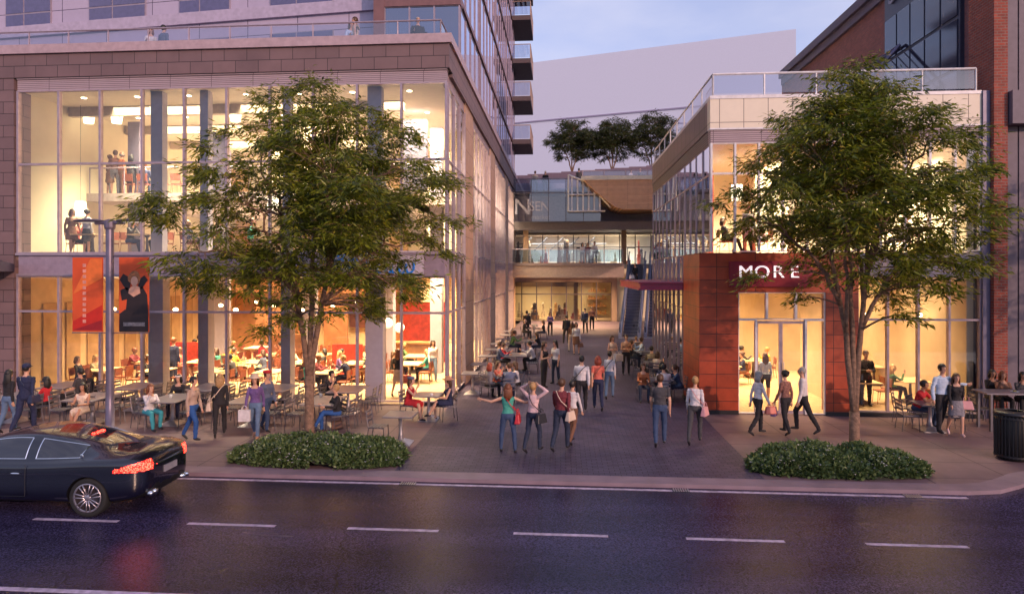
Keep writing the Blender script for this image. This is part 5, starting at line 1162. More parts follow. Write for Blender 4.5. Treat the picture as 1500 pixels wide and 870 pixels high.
# ================================================================ PEOPLE
V = Vector
def vrot(v, rz): return V((v.x * cos(rz) - v.y * sin(rz), v.x * sin(rz) + v.y * cos(rz), v.z))
POSES = {
 'stand': dict(lean=1, arms=[((.16, .06, -1), (.05, -.25, -1)), ((.12, -.12, -1), (-.1, -.45, -.9))], legs=[((.02, .02, -1), (.0, .03, -1)), ((.16, -.16, -1), (.04, .06, -1))]),
 'walkslow': dict(lean=2, arms=[((.14, .22, -1), (.02, -.1, -1)), ((.12, -.2, -1), (-.1, -.55, -.85))], legs=[((.03, -.24, -1), (0, -.02, -1)), ((.05, .08, -1), (0, .38, -.95))]),
 'standchat': dict(lean=2, arms=[((.2, .05, -1), (-.25, -.9, .25)), ((.16, 0, -1), (.05, -.3, -1))], legs=[((.1, -.05, -1), (.02, .03, -1)), ((.06, .05, -1), (.02, .1, -1))]),
 'folded': dict(lean=0, arms=[((.2, -.15, -1), (-.85, -.6, .1))] * 2, legs=[((.06, 0, -1), (.0, .03, -1))] * 2),
 'walk': dict(lean=4, arms=[((.14, .35, -1), (.0, .05, -1)), ((.14, -.35, -1), (-.05, -.6, -.8))], legs=[((.02, -.42, -1), (0, .02, -1)), ((.02, .22, -1), (0, .62, -.85))]),
 'walk2': dict(lean=3, arms=[((.14, -.3, -1), (-.05, -.5, -.9)), ((.14, .35, -1), (.0, .1, -1))], legs=[((.02, .16, -1), (0, .55, -.85)), ((.02, -.36, -1), (0, .0, -1))]),
 'stride': dict(lean=3, arms=[((.15, .1, -1), (.0, -.1, -1)), ((.15, -.1, -1), (.0, -.3, -1))], legs=[((.02, -.5, -1), (0, .08, -1)), ((.02, .4, -1), (0, .5, -.9))]),
 'armsout': dict(lean=0, arms=[((1, -.15, -.45), (.95, -.4, -.1)), ((1, 0, -.35), (.6, -.3, .1))], legs=[((.16, .12, -1), (.06, .2, -1)), ((.14, -.1, -1), (.05, 0, -1))]),
 'handshead': dict(lean=0, arms=[((.75, -.1, .55), (-.8, .05, .45))] * 2, legs=[((.06, -.3, -1), (0, 0, -1)), ((.02, .2, -1), (0, .42, -.9))]),
 'embrace': dict(lean=2, arms=[((.3, 0, -1), (.1, -.3, -1)), ((.62, .12, -.55), (.75, -.35, .12))], legs=[((.05, -.15, -1), (.0, .05, -1)), ((.03, .14, -1), (0, .35, -.95))]),
 'phone': dict(lean=0, arms=[((.2, -.1, -1), (-.1, -.55, .85)), ((.14, 0, -1), (.05, -.2, -1))], legs=[((.05, 0, -1), (0, .04, -1)), ((.12, -.06, -1), (0, .05, -1))]),
 'sit': dict(lean=6, arms=[((.12, -.55, -.85), (-.2, -.95, .12))] * 2, legs=[((.12, -1, -.04), (.0, .0, -1))] * 2, sit=1),
 'sitlean': dict(lean=18, arms=[((.2, -.75, -.65), (-.35, -.7, .45)), ((.15, -.65, -.75), (-.5, -.85, .05))], legs=[((.1, -1, -.04), (0, .2, -1)), ((.1, -1, -.04), (0, .1, -1))], sit=1),
 'sitface': dict(lean=10, arms=[((.15, -.75, -.55), (-.25, -.35, .95)), ((.12, -.55, -.85), (-.5, -.85, .05))], legs=[((.1, -1, -.04), (0, -.2, -1)), ((.1, -1, -.04), (0, .15, -1))], sit=1),
 'sitback': dict(lean=-6, arms=[((.15, -.3, -1), (-.25, -.95, .05)), ((.2, -.25, -1), (-.1, -.9, -.2))], legs=[((.1, -1, .0), (0, -.35, -1)), ((.1, -1, .0), (0, .1, -1))], sit=1),
 'sitcross': dict(lean=4, arms=[((.12, -.5, -.85), (-.3, -.9, .2)), ((.12, -.45, -.9), (-.4, -.9, .1))], legs=[((.08, -1, -.02), (0, .05, -1)), ((-.1, -1, .16), (-.1, -.55, -.9))], sit=1),
}
def skel(pose, fem):
    p = POSES[pose]; l = R(p['lean']); up = V((0, -sin(l), cos(l))); fw = V((0, -cos(l), -sin(l)))
    J = {'pel': V((0, 0, 0)), 'up': up, 'fw': fw}
    J['neck'] = up * 0.50; J['chest'] = up * 0.32
    J['headup'] = V((0, -sin(l * .5), cos(l * .5))); J['head'] = up * 0.535 + J['headup'] * 0.135 + V((0, -0.015, 0))
    sw = 0.165 if fem else 0.19
    for s, (ua, fa), (th, sh) in zip((-1, 1), p['arms'], p['legs']):
        S = up * 0.425 + V((s * (sw - .006), 0, 0)); J['sh', s] = S
        ua = V((ua[0] * s, ua[1], ua[2])).normalized(); fa = V((fa[0] * s, fa[1], fa[2])).normalized()
        J['el', s] = S + ua * 0.285; J['wr', s] = J['el', s] + fa * 0.245; J['fa', s] = fa; J['hand', s] = J['wr', s] + fa * 0.09
        H = V((s * 0.092, 0, -0.02)); J['hip', s] = H
        th = V((th[0] * s, th[1], th[2])).normalized(); sh = V((sh[0] * s, sh[1], sh[2])).normalized()
        J['kn', s] = H + th * 0.43; J['an', s] = J['kn', s] + sh * 0.41
        # foot: flat when the shin is upright, toe down when it trails
        d = V((0, -1, 0)) if sh.y < 0.25 else V((0, -0.75, -0.65)).normalized()
        J['ft', s] = d; J['toe', s] = J['an', s] + d * 0.15 + V((0, 0, -0.05))
    lo = min(min(J['an', s].z - 0.075, J['toe', s].z - 0.028) for s in (-1, 1))
    dz = (0.555 if p.get('sit') else -lo)
    if p.get('sit'):
        pass
    for k in list(J):
        if isinstance(k, tuple) and k[0] not in ('fa', 'ft') or k in ('pel', 'neck', 'chest', 'head'): J[k] = J[k] + V((0, 0, dz))
    return J
BODY = {}
def body_mesh(pose, fem, sleeve, bottom, fine):
    """sleeve: long short none; bottom: trousers shorts skirt dress ; returns mesh with slots skin, top, bottom, shoes, eyes"""
    key = (pose, fem, sleeve, bottom, fine)
    if key in BODY: return BODY[key]
    J = skel(pose, fem); m = MB(); caps = []
    up, fw = J['up'], J['fw']; P0 = J['pel']; sx = V((1, 0, 0))
    # torso rings
    if fem: prof = [(-.12, .105, .085), (-.06, .165, .115), (.02, .165, .112), (.15, .122, .088), (.27, .14, .11), (.36, .15, .112), (.43, .145, .085), (.475, .095, .06), (.51, .05, .05)]
    else: prof = [(-.12, .11, .09), (-.06, .16, .11), (.02, .162, .112), (.15, .15, .10), (.27, .165, .112), (.36, .182, .118), (.43, .176, .095), (.472, .12, .072), (.50, .07, .06)]
    vs = []; n = 16
    for s_, a, b_ in prof:
        c = P0 + up * s_ + fw * (0.012 if 0.2 < s_ < 0.4 and fem else 0)
        for k in range(n): t = 2 * pi * k / n; vs.append(c + sx * a * cos(t) + fw * b_ * sin(t))
    fs = [(i * n + k, i * n + (k + 1) % n, (i + 1) * n + (k + 1) % n, (i + 1) * n + k) for i in range(len(prof) - 1) for k in range(n)]
    m.add(vs, fs + [tuple(range(n - 1, -1, -1)), tuple((len(prof) - 1) * n + k for k in range(n))])
    if fem:
        for s in (-1, 1): m.ell(P0 + up * .325 + fw * .085 + sx * s * .065, (.062, .05, .06))
    H = J['head']; hu = J['headup']
    m.tube([P0 + up * .46, H - hu * .06], [.056, .05] if not fem else [.05, .043], 10)
    m.ell(H + V((0, .008, .015)), (.076, .095, .105), None, 14, 12); m.ell(H + V((0, -.022, -.055)), (.055, .065, .062), None, 12, 8)
    m.tube([H + V((0, -.088, .012)), H + V((0, -.108, -.022)), H + V((0, -.094, -.03))], [.008, .014, .012], 6)
    for s in (-1, 1): m.ell(H + V((s * .077, .01, -.005)), (.012, .02, .03), None, 6, 6)
    slv = {'long': (.053, .046, .038), 'short': (.054, .040, .029), 'none': (.046, .038, .027)}[sleeve]
    f_ = 0.9 if fem else 1.0
    for s in (-1, 1):
        a, e, w = J['sh', s], J['el', s], J['wr', s]
        r = [q * f_ for q in slv]
        m.ell(a, (r[0] * .98,) * 3, None, 10, 8)
        m.tube([a, a.lerp(e, .5), e], [r[0], (r[0] * .92 if sleeve != 'none' else r[0] * .9), r[1]], 10)
        m.tube([e, e.lerp(w, .3), w], [r[1], r[1] * 1.0, r[2]], 10); m.ell(e, (r[1],) * 3, None, 8, 6)
        m.ell(w + J['fa', s] * .05, (.026, .026, .03), None, 8, 6); m.tube([w - J['fa', s] * .02, w + J['fa', s] * .09], [.024, .03], 8)
        z1, z2 = (1 if sleeve != 'none' else 0), (1 if sleeve == 'long' else 0)
        caps.append((a, a.lerp(e, .55), r[0], z1)); caps.append((a.lerp(e, .6), e, r[1], 1 if sleeve == 'long' else 0)); caps.append((e, w - J['fa', s] * .015, r[1], z2)); caps.append((w + J['fa', s] * .01, w + J['fa', s] * .11, .025, 0))
        h, k, an = J['hip', s], J['kn', s], J['an', s]
        if bottom == 'trousers': rr = (.098, .068, .052, .05)
        elif bottom == 'shorts': rr = (.10, .07, .052, .036)
        else: rr = (.088, .056, .05, .034)
        if fem: rr = tuple(q * .95 for q in rr)
        m.ell(h, (rr[0],) * 3, None, 12, 8); m.tube([h, h.lerp(k, .5), k], [rr[0], (rr[0] + rr[1]) / 2, rr[1]], 12); m.ell(k, (rr[1],) * 3, None, 10, 8)
        m.tube([k, k.lerp(an, .35), an], [rr[1], rr[1] * .95, rr[3]], 12)
        leg2 = 2 if bottom == 'trousers' else 0; leg1 = 2
        caps.append((h, h.lerp(k, .8), rr[0] * .95, leg1)); caps.append((h.lerp(k, .85), k, rr[1], 2 if bottom in ('trousers',) else (0))); caps.append((k, an + (k - an) * .05, rr[1] * .9, leg2))
        d = J['ft', s]; m.ell(an + V((0, .01, -.03)), (.036, .05, .045), None, 10, 8); m.tube([an + V((0, .03, -.04)), an + d * .07 + V((0, 0, -.045)), an + d * .16 + V((0, 0, -.05))], [.036, .038, .026], 10)
        caps.append((an + V((0, .03, -.045)), an + d * .16 + V((0, 0, -.05)), .036, 3)); 
    caps.append((P0 + up * .50, H - hu * .02, .05, 0)); caps.append((H + V((0, 0, .03)), H + V((0, -.02, -.05)), .085, 0))
    tz = 1 if bottom != 'dress' else 2
    caps.append((P0 + up * .10, P0 + up * .36, .13, tz)); caps.append((P0 + up * .40 - sx * .1, P0 + up * .40 + sx * .1, .085, tz))
    caps.append((P0 - up * .08, P0 + up * .03, .13, 2))
    if bottom in ('skirt', 'dress'):
        a = P0 + up * .08; kk = (J['kn', -1] + J['kn', 1]) / 2; mid = (J['hip', -1] + J['hip', 1]) / 2; L = .86
        q = mid.lerp(kk, L); v2 = []; n2 = 18
        gap = (J['kn', 1] - J['kn', -1]) ; 
        axis = (q - mid).normalized(); side = sx; per = axis.cross(side).normalized()
        wk = max(gap.length / 2 * L + .085, .13)
        for c, ra, rb in ((mid - axis * .03, .165, .115), (mid.lerp(q, .35), .18, .125), (q, max(.17, wk), .12 if POSES[pose].get('sit') else .15)):
            for k in range(n2): t = 2 * pi * k / n2; v2.append(c + side * ra * cos(t) + per * rb * sin(t))
        m.add(v2, [(i * n2 + k, i * n2 + (k + 1) % n2, (i + 1) * n2 + (k + 1) % n2, (i + 1) * n2 + k) for i in range(2) for k in range(n2)] + [tuple(range(n2 - 1, -1, -1)), tuple(2 * n2 + k for k in range(n2))])
        caps.append((mid, q, .15, 2))
    me = m.mesh('person', [mat('tmp', (1, 1, 1))] * 1)
    bm = bmesh.new(); bm.from_mesh(me); bmesh.ops.recalc_face_normals(bm, faces=bm.faces[:]); bm.to_mesh(me); bm.free()
    o = bpy.data.objects.new('tmp', me); COL.objects.link(o)
    r_ = o.modifiers.new('r', 'REMESH'); r_.mode = 'VOXEL'; r_.voxel_size = 0.0125 if fine else 0.02
    sm = o.modifiers.new('s', 'SMOOTH'); sm.factor = 0.5; sm.iterations = 2
    bpy.context.view_layer.update()
    ev = bpy.data.meshes.new_from_object(o.evaluated_get(bpy.context.evaluated_depsgraph_get())); bpy.data.objects.remove(o)
    nf = len(ev.polygons); C = np.empty(nf * 3); ev.polygons.foreach_get('center', C); C = C.reshape(-1, 3)
    best = np.full(nf, 9.0); zone = np.zeros(nf, dtype=np.int32)
    for a, b_, r, z in caps:
        a = np.array(a); b_ = np.array(b_); ab = b_ - a; t = np.clip(((C - a) @ ab) / max(ab @ ab, 1e-9), 0, 1)
        d = np.linalg.norm(C - a - t[:, None] * ab, axis=1) - r
        w = d < best; best[w] = d[w]; zone[w] = z
    # waist line, neckline, hem
    sl = (C - np.array(P0)) @ np.array(up); 
    tor = (np.abs(C[:, 0]) < .2)
    hx = (C - np.array(P0)) @ np.array(fw)
    upper = tor & (sl > .045) & (sl < .47) & (np.isin(zone, (1, 2)))
    if bottom != 'dress': zone[upper & (np.abs(hx) < .16) & (zone == 2)] = 1
    low = tor & (sl <= .045) & (zone == 1) & (sl > -.12) & (np.abs(hx) < .16) & (np.abs(C[:, 0]) < .15); zone[low] = 2
    neck = (sl > .43 if fem else sl > .468) & (np.abs(C[:, 0]) < (.085 if fem else .06)) & ((hx > .0) | (sl > .475)) & np.isin(zone, (1, 2)); zone[neck] = 0
    # folds in the cloth
    vz = np.zeros(len(ev.vertices), dtype=bool)
    for i, p in enumerate(ev.polygons):
        if zone[i] in (1, 2):
            for v in p.vertices: vz[v] = True
    amp = .0095 if fine else .008
    nv = len(ev.vertices); CO = np.empty(nv * 3); ev.vertices.foreach_get('co', CO); CO = CO.reshape(-1, 3)
    NO = np.empty(nv * 3, dtype=np.float32); ev.vertex_normals.foreach_get('vector', NO); NO = NO.reshape(-1, 3)
    for i in np.nonzero(vz)[0]:
            c = V(CO[i]); f1 = mnoise.noise(V((c.x * 9 + c.z * 5, c.y * 9, c.z * 15 + 3))); f2 = mnoise.noise(V((c.x * 22, c.y * 22 + 9, c.z * 13)))
            CO[i] += NO[i] * (amp * (abs(f1) * 1.6 - .35 + .45 * f2))
    ev.vertices.foreach_set('co', CO.ravel()); ev.update()
    # fingers, eyes and mouth
    x = MB(); x.v = []; ex = MB(); nv0 = len(ev.vertices)
    for s in (-1, 1):
        w, fa = J['wr', s], J['fa', s]; si = V((1, 0, 0)); 
        ac = fa.cross(V((1, 0, 0)) if abs(fa.x) < .8 else V((0, 1, 0))).normalized()   # across the knuckles
        pal = fa.cross(ac).normalized() * -s
        for q, (of, ln) in enumerate(((-.028, .062), (-.009, .072), (.010, .068), (.028, .052))):
            b0 = w + fa * .085 + ac * of; b1 = b0 + fa * ln * .5 + pal * .006; b2 = b1 + (fa * .8 + pal * .6).normalized() * ln * .5
            x.tube([b0, b1, b2], [.0088, .008, .0062], 5, 0)
        b0 = w + fa * .035 - ac * .024; x.tube([b0, b0 + (fa * .7 - ac * .7).normalized() * .035, b0 + (fa * .95 - ac * .45).normalized() * .062], [.0105, .0095, .007], 5, 0)
        x.ell(H + V((s * .032, -.081, .012)), (.012, .006, .0065), None, 6, 4, 4)
        x.tube([H + V((s * .016, -.088, .03)), H + V((s * .046, -.078, .032))], .0035, 4, 4)
    x.ell(H + V((0, -.087, -.052)), (.021, .006, .006), None, 8, 4, 5)
    xm = x.mesh('x', [mat('tmp', (1, 1, 1))] * 6)
    bm = bmesh.new(); bm.from_mesh(ev)
    bm.faces.ensure_lookup_table()
    for i, f in enumerate(bm.faces): f.material_index = int(zone[i]); f.smooth = True
    nfo = len(bm.faces); bm.from_mesh(xm); bm.faces.ensure_lookup_table()
    for i in range(nfo, len(bm.faces)): bm.faces[i].smooth = True; bm.faces[i].material_index = x.m[i - nfo]
    ev.materials.clear()
    for _ in range(6): ev.materials.append(mat('tmp', (1, 1, 1)))
    bm.to_mesh(ev); bm.free()
    ev.name = 'person'
    BODY[key] = ev
    return ev
HAIR = {}
def hair_mesh(style, seed=0):
    key = style
    if key in HAIR: return HAIR[key]
    m = MB(); n, k2 = 18, 14
    def cap_(rx, ry, rz, cz, ey=0.018, cut=-.038, cutz=.052, noise=.004):
        vs = []; fs = []; idx = {}
        for j in range(k2 + 1):
            a = -pi / 2 + pi * j / k2
            for k in range(n):
                t = 2 * pi * k / n; p = V((rx * cos(a) * cos(t), ry * cos(a) * sin(t) + ey, rz * sin(a) + cz))
                p += p.normalized() * noise * mnoise.noise(p * 40)
                vs.append(p)
        for j in range(k2):
            for k in range(n):
                q = (j * n + k, j * n + (k + 1) % n, (j + 1) * n + (k + 1) % n, (j + 1) * n + k); c = sum((vs[i] for i in q), V((0, 0, 0))) / 4
                if c.y < cut and c.z < cutz: continue
                if c.y < 0.0 and c.z < -.035 and style in ('short', 'crop', 'bun', 'cap'): continue
                if c.z < -.075 and style in ('short', 'crop', 'bun', 'cap'): continue
                fs.append(q)
        m.add(vs, fs)
    if style == 'crop': cap_(.081, .100, .098, .022, noise=.002)
    elif style == 'bald': m.lathe([(.078, -.05), (.081, -.03), (.080, .01)], (0, .012, 0), 14, sy=1.22)
    else: cap_(.089, .108, .108, .022, noise=.010)
    if style in ('long', 'verylong', 'bob', 'ponytail', 'sunhat', 'beret'):
        L = {'long': .26, 'verylong': .36, 'bob': .13, 'ponytail': .0, 'sunhat': .18, 'beret': .16}[style]
        if L:
            for q in range(11):
                a = pi * (q / 10.0); x_ = cos(a) * .078; y_ = .03 + sin(a) * .06
                m.tube([(x_, y_ - .01, .04), (x_ * 1.1, y_ + .012, -.04), (x_ * 1.15, y_ + .02, -.04 - L * .5), (x_ * .9, y_ + .015 + .01 * sin(q * 2.2), -.05 - L)], [.024, .028, .027, .010], 6)
    if style == 'ponytail': m.tube([(0, .10, .04), (0, .15, .03), (0, .15, -.08), (0, .13, -.2)], [.02, .032, .03, .008], 8)
    if style == 'bun': m.ell((0, .115, .06), (.04, .04, .04))
    me = m.mesh('hair', mat('tmp', (1, 1, 1)), True)
    HAIR[key] = me
    return me
CLC = {'black': (.018, .016, .02), 'navy': (.015, .02, .06), 'charcoal': (.05, .048, .055), 'white': (.62, .58, .60), 'cream': (.62, .48, .38), 'red': (.48, .02, .03), 'maroon': (.16, .025, .035), 'teal': (.06, .32, .25), 'pink': (.62, .30, .32),
       'palepink': (.68, .46, .47), 'blue': (.02, .08, .27), 'jeans': (.035, .06, .13), 'darkjeans': (.018, .026, .055), 'paleblue': (.45, .55, .72), 'beige': (.42, .30, .24), 'grey': (.2, .19, .22), 'purple': (.14, .08, .24), 'brown': (.17, .08, .05), 'green': (.08, .16, .06),
       'yellow': (.6, .42, .06), 'orange': (.35, .11, .04), 'coral': (.6, .14, .10), 'tan': (.45, .24, .14), 'lightjeans': (.10, .16, .27), 'slate': (.10, .12, .2), 'turquoise': (.04, .28, .34), 'pattern': (.22, .10, .08), 'khaki': (.3, .24, .15)}
def cloth(c):
    return mat(c + '_cloth', CLC[c], 0.85, var=0.5 if c == 'pattern' else 0.16, scale=22 if c == 'pattern' else 6, bump=0.35, bscale=22)
SKINS = {'fair': (.58, .32, .22), 'tan': (.42, .21, .13), 'dark': (.12, .055, .035)}
HCOL = {'black': (.012, .01, .01), 'brown': (.07, .032, .016), 'blond': (.38, .22, .09), 'red': (.28, .045, .02), 'grey': (.3, .28, .27), 'auburn': (.16, .05, .02)}
EYE = mat('eye_dark', (.02, .014, .012), .3)
MOUTH = mat('lips', (.32, .07, .06), .5)
def person(x, y, rz, pose, label, top='white', bottom='trousers', bcol='darkjeans', sleeve='long', fem=False, h=None, hair='short', hcol='brown', skin='fair', shoe='black', fine=False, z=0.0, group=None, hat=None, flip=False):
    h = h or (1.66 if fem else 1.76); s = h / 1.745
    me = body_mesh(pose, fem, sleeve, bottom, fine)
    o = bpy.data.objects.new('person', me); COL.objects.link(o)
    o.location = (x, y, z); o.rotation_euler = (0, 0, rz); o.scale = (-s if flip else s, s, s)
    seated = POSES[pose].get('sit')
    ms = [mat(skin + '_skin', SKINS[skin], .5, var=.06), cloth(top), cloth(bcol if bottom != 'dress' else top), mat(shoe + '_shoes', CLC[shoe], .5), EYE, MOUTH]
    for i, mm in enumerate(ms): o.material_slots[i].link = 'OBJECT'; o.material_slots[i].material = mm
    tag(o, label, 'person', group)
    J = skel(pose, fem)
    ho = bpy.data.objects.new('hair', hair_mesh(hair)); COL.objects.link(ho); ho.parent = o; ho.location = J['head']
    ho.material_slots[0].link = 'OBJECT'; ho.material_slots[0].material = mat(hcol + '_hair', HCOL[hcol], .5, var=.3, scale=30)
    if hat:
        m = MB()
        if hat[0] == 'sunhat': m.lathe([(.17, .045), (.175, .05), (.10, .066), (.093, .12), (.06, .15), (.01, .155)], (0, .015, 0), 18, sy=1.08)
        elif hat[0] == 'cap': m.lathe([(.094, .035), (.096, .07), (.08, .12), (.03, .142)], (0, .012, 0), 16, sy=1.12); m.ell((0, -.12, .045), (.065, .05, .008))
        elif hat[0] == 'beret': m.lathe([(.088, .05), (.115, .075), (.105, .115), (.03, .14)], (0, .02, 0), 16, sy=1.08)
        elif hat[0] == 'band': m.lathe([(.093, .05), (.096, .06), (.094, .085), (.09, .09)], (0, .01, 0), 16, sy=1.16)
        q = m.build('hat', cloth(hat[1]), o, True); q.location = J['head']
    return o, J, s
def hand_world(o, J, s, side, drop=0.0):
    p = J['hand', side] * s; 
    if o.scale.x < 0: p.x = -p.x
    return vrot(p, o.rotation_euler.z) + o.location + V((0, 0, -drop))
BAGM = {}
def bag(kind, loc, rz, col, label, size=1.0):
    t = empty('handbag' if kind != 'shopping' else 'shopping_bag', loc, rz, label, 'bag')
    t.scale = (size,) * 3
    m = MB(); w, d, h = {'hand': (.17, .07, .22), 'shopping': (.17, .06, .34), 'small': (.12, .045, .15), 'back': (.15, .08, .36)}[kind]
    # top of the bag hangs at z = -0.12 below the grip
    z1 = -.13; z0 = z1 - h
    if kind == 'shopping': pts = [(-w, -d, z0), (w, -d, z0), (w, d, z0), (-w, d, z0), (-w, -d, z1), (w, -d, z1), (w, d, z1), (-w, d, z1)]
    else: pts = [(-w, -d, z0), (w, -d, z0), (w, d, z0), (-w, d, z0), (-w * .78, -d * .5, z1), (w * .78, -d * .5, z1), (w * .78, d * .5, z1), (-w * .78, d * .5, z1)]
    m.hexa(pts); b_ = m.build('bag_body', cloth(col) if kind == 'shopping' else mat(col + '_leather', CLC[col], .4, bump=.2), t, bevel=.02 if kind != 'shopping' else .004)
    m = MB(); dd = d * .5 if kind != 'shopping' else d
    for s in (-1, 1): m.tube([(-w * .45, s * dd, z1 - .02), (-w * .38, s * dd * .5, z1 + .08), (0, 0, .0), (w * .38, s * dd * .5, z1 + .08), (w * .45, s * dd, z1 - .02)], .007, 5)
    m.build('handle', mat(col + '_leather', CLC[col], .4), t)
    return t
def strap_bag(o, J, s, side, col, label, kind='hand', long=True):
    """a bag hanging from the far shoulder, resting on the hip"""
    h = J['hip', side]; p = V((h.x + side * .16, .03, J['pel'].z + .06)) * s
    sh = V((J['sh', -side].x * .7, 0, J['sh', 1].z + .055)) * s if long else V((J['sh', side].x * .8, 0, J['sh', 1].z + .06)) * s
    if o.scale.x < 0: p.x = -p.x; sh.x = -sh.x
    rz = o.rotation_euler.z
    t = bag(kind, vrot(p, rz) + o.location + V((0, 0, .1)), rz + R(80), col, label)
    m = MB(); a = vrot(sh, rz) + o.location - t.location; b0 = V((0, 0, -.1))
    for f in (-1, 1):
        mid = a.lerp(b0, .5) + vrot(V((0, f * .135, 0)), rz)
        pts = [a, a.lerp(mid, .5) + vrot(V((0, f * .05, .02)), rz), mid, b0]
        inv = Matrix.Rotation(-(rz + R(80)), 3, 'Z'); m.tube([inv @ q for q in pts], .011, 5)
    m.build('strap', mat(col + '_leather', CLC[col], .4), t)
    return t
# ================================================================ WHO STANDS WHERE
def gh(px, py, h): return gp(px, py, h)
def st(px, fy, rz, pose, label, **k):
    x, y = gp(px, fy); return person(x, y, R(rz), pose, label, **k)
# --- walkers on the left pavement
o, J, s = st(12, 634, 170, 'walkslow', 'woman in black jacket and light jeans walking away at the far left edge', top='black', bcol='lightjeans', fem=True, hair='verylong', hcol='black', fine=True)
bag('small', hand_world(o, J, s, 1), R(80), 'maroon', 'small maroon bag held by the woman at the far left edge')
o, J, s = st(37, 634, 185, 'walk', 'tall man in dark navy suit and dark cap seen from behind near the left pier', top='navy', bcol='navy', h=1.86, hair='crop', hcol='black', hat=('cap', 'navy'), fine=True)
strap_bag(o, J, s, -1, 'navy', 'dark shoulder bag of the tall man in the navy suit')
o, J, s = st(282, 646, 82, 'stride', 'person in beige jacket and bright blue jeans striding right on the left pavement', top='beige', bcol='blue', fem=True, hair='short', hcol='black', fine=True)
strap_bag(o, J, s, 1, 'black', 'dark shoulder bag on the hip of the person in bright blue jeans')
o, J, s = st(322, 639, 205, 'walk', 'blond woman all in black walking between the cafe tables and the hedge', top='black', bcol='black', fem=True, hair='long', hcol='blond', fine=True)
strap_bag(o, J, s, 1, 'cream', 'cream bag over the shoulder of the blond woman in black')
o, J, s = st(374, 643, 10, 'walk2', 'woman in white sun hat and purple jacket walking left of the tree', top='purple', bcol='lightjeans', fem=True, hair='sunhat', hcol='brown', hat=('sunhat', 'cream'), fine=True, shoe='tan')
bag('shopping', hand_world(o, J, s, -1) + V((0, -.05, .15)), R(10), 'white', 'white shopping bag held by the woman in the sun hat', .85)
x_, y_ = gp(384, 637)
person(x_, y_ + .25, R(60), 'stride', 'person in red knitted cap walking just behind the woman in the sun hat', top='slate', bcol='jeans', fem=True, hair='short', hcol='brown', hat=('beret', 'red'), h=1.68)
# --- foreground groups in the alley mouth
o, J, s = st(744, 661, 186, 'armsout', 'woman in teal tank top with both arms spread walking into the alley', top='teal', bcol='jeans', sleeve='none', fem=True, hair='long', hcol='auburn', fine=True)
strap_bag(o, J, s, -1, 'red', 'bright red shoulder bag of the woman in the teal tank top')
o, J, s = st(781, 663, 150, 'handshead', 'woman in pale pink top holding both hands on her head', top='palepink', bcol='darkjeans', fem=True, hair='short', hcol='blond', fine=True)
strap_bag(o, J, s, -1, 'black', 'black shoulder bag of the woman with hands on her head')
o, J, s = st(822, 660, 158, 'walk', 'man in maroon sweater and dark jeans walking away down the alley', top='maroon', bcol='darkjeans', hair='short', hcol='brown', fine=True)
strap_bag(o, J, s, -1, 'cream', 'cream messenger bag worn by the man in the maroon sweater')
x_, y_ = gp(838, 655); person(x_, y_ + .3, R(150), 'walk2', 'person in white sleeves and brown trousers half hidden by the man in maroon', top='white', bcol='brown', hair='short', hcol='black', h=1.6, fem=True)
o, J, s = st(967, 655, 175, 'walkslow', 'man in plain black sweater and jeans with his back turned right of the alley mouth', top='charcoal', bcol='jeans', hair='short', hcol='brown', sleeve='short', fine=True)
o, J, s = st(1018, 650, 160, 'stride', 'woman in loose white shawl and dark trousers walking near the terracotta corner', top='white', bcol='charcoal', fem=True, hair='bun', hcol='blond', fine=True, h=1.7)
strap_bag(o, J, s, -1, 'pink', 'pale pink bag of the woman in the white shawl')
o, J, s = st(852, 604, 172, 'walk', 'man in white shirt with black sweater over his shoulder walking beside a woman in red', top='white', bcol='black', hair='short', hcol='black', fine=True)
strap_bag(o, J, s, 1, 'black', 'black bag on the back of the man in the white shirt')
o, J, s = st(876, 601, 183, 'walk2', 'woman in red tee and navy trousers walking away in the middle of the alley', top='coral', bcol='navy', fem=True, hair='bob', hcol='red', sleeve='short', fine=True, h=1.7)
strap_bag(o, J, s, 1, 'brown', 'brown bag of the woman in the red tee')
o, J, s = st(893, 585, 170, 'walkslow', 'girl in white tee and pale blue jeans walking beside the woman in red', top='white', bcol='lightjeans', fem=True, hair='short', hcol='black', h=1.6, fine=True)
strap_bag(o, J, s, 1, 'black', 'thin black cross body bag of the girl in pale blue jeans')
st(797, 568, 60, 'standchat', 'long haired woman in dark vest talking beside the left alley tables', top='black', bcol='black', sleeve='none', fem=True, hair='verylong', hcol='brown', h=1.76)
o, J, s = st(814, 562, -45, 'standchat', 'woman in white tee and purple scarf laughing with the woman in the dark vest', top='white', bcol='darkjeans', sleeve='short', fem=True, hair='long', hcol='black', h=1.72)
o, J, s = st(897, 548, 20, 'folded', 'woman in sleeveless cream dress standing with arms folded before the escalators', top='cream', bottom='dress', sleeve='none', fem=True, hair='bob', hcol='brown')
bag('shopping', hand_world(o, J, s, -1) + V((0.05, -.05, -.05)), R(10), 'white', 'white shopping bag carried by the woman in the cream dress', .8)
o, J, s = st(917, 549, 5, 'folded', 'woman in tan trench coat and black leggings looking aside before the escalators', top='tan', bottom='trousers', bcol='black', fem=True, hair='bun', hcol='brown', h=1.72)
bag('shopping', hand_world(o, J, s, 1) + V((-.25, -.06, -.1)), R(0), 'cream', 'cream shopping bag held in front by the woman in the trench coat', .8)
st(806, 492, 10, 'folded', 'woman in patterned purple jacket standing far down the alley', top='purple', bcol='black', fem=True, hair='long', hcol='brown')
st(830, 503, 200, 'stand', 'person all in black standing with back turned far down the alley', top='black', bcol='black', hair='short', hcol='black')
o, J, s = st(844, 519, 15, 'phone', 'woman in white coat with big dark hair in the middle of the far alley', top='white', bottom='skirt', bcol='brown', fem=True, hair='bob', hcol='black', h=1.72)
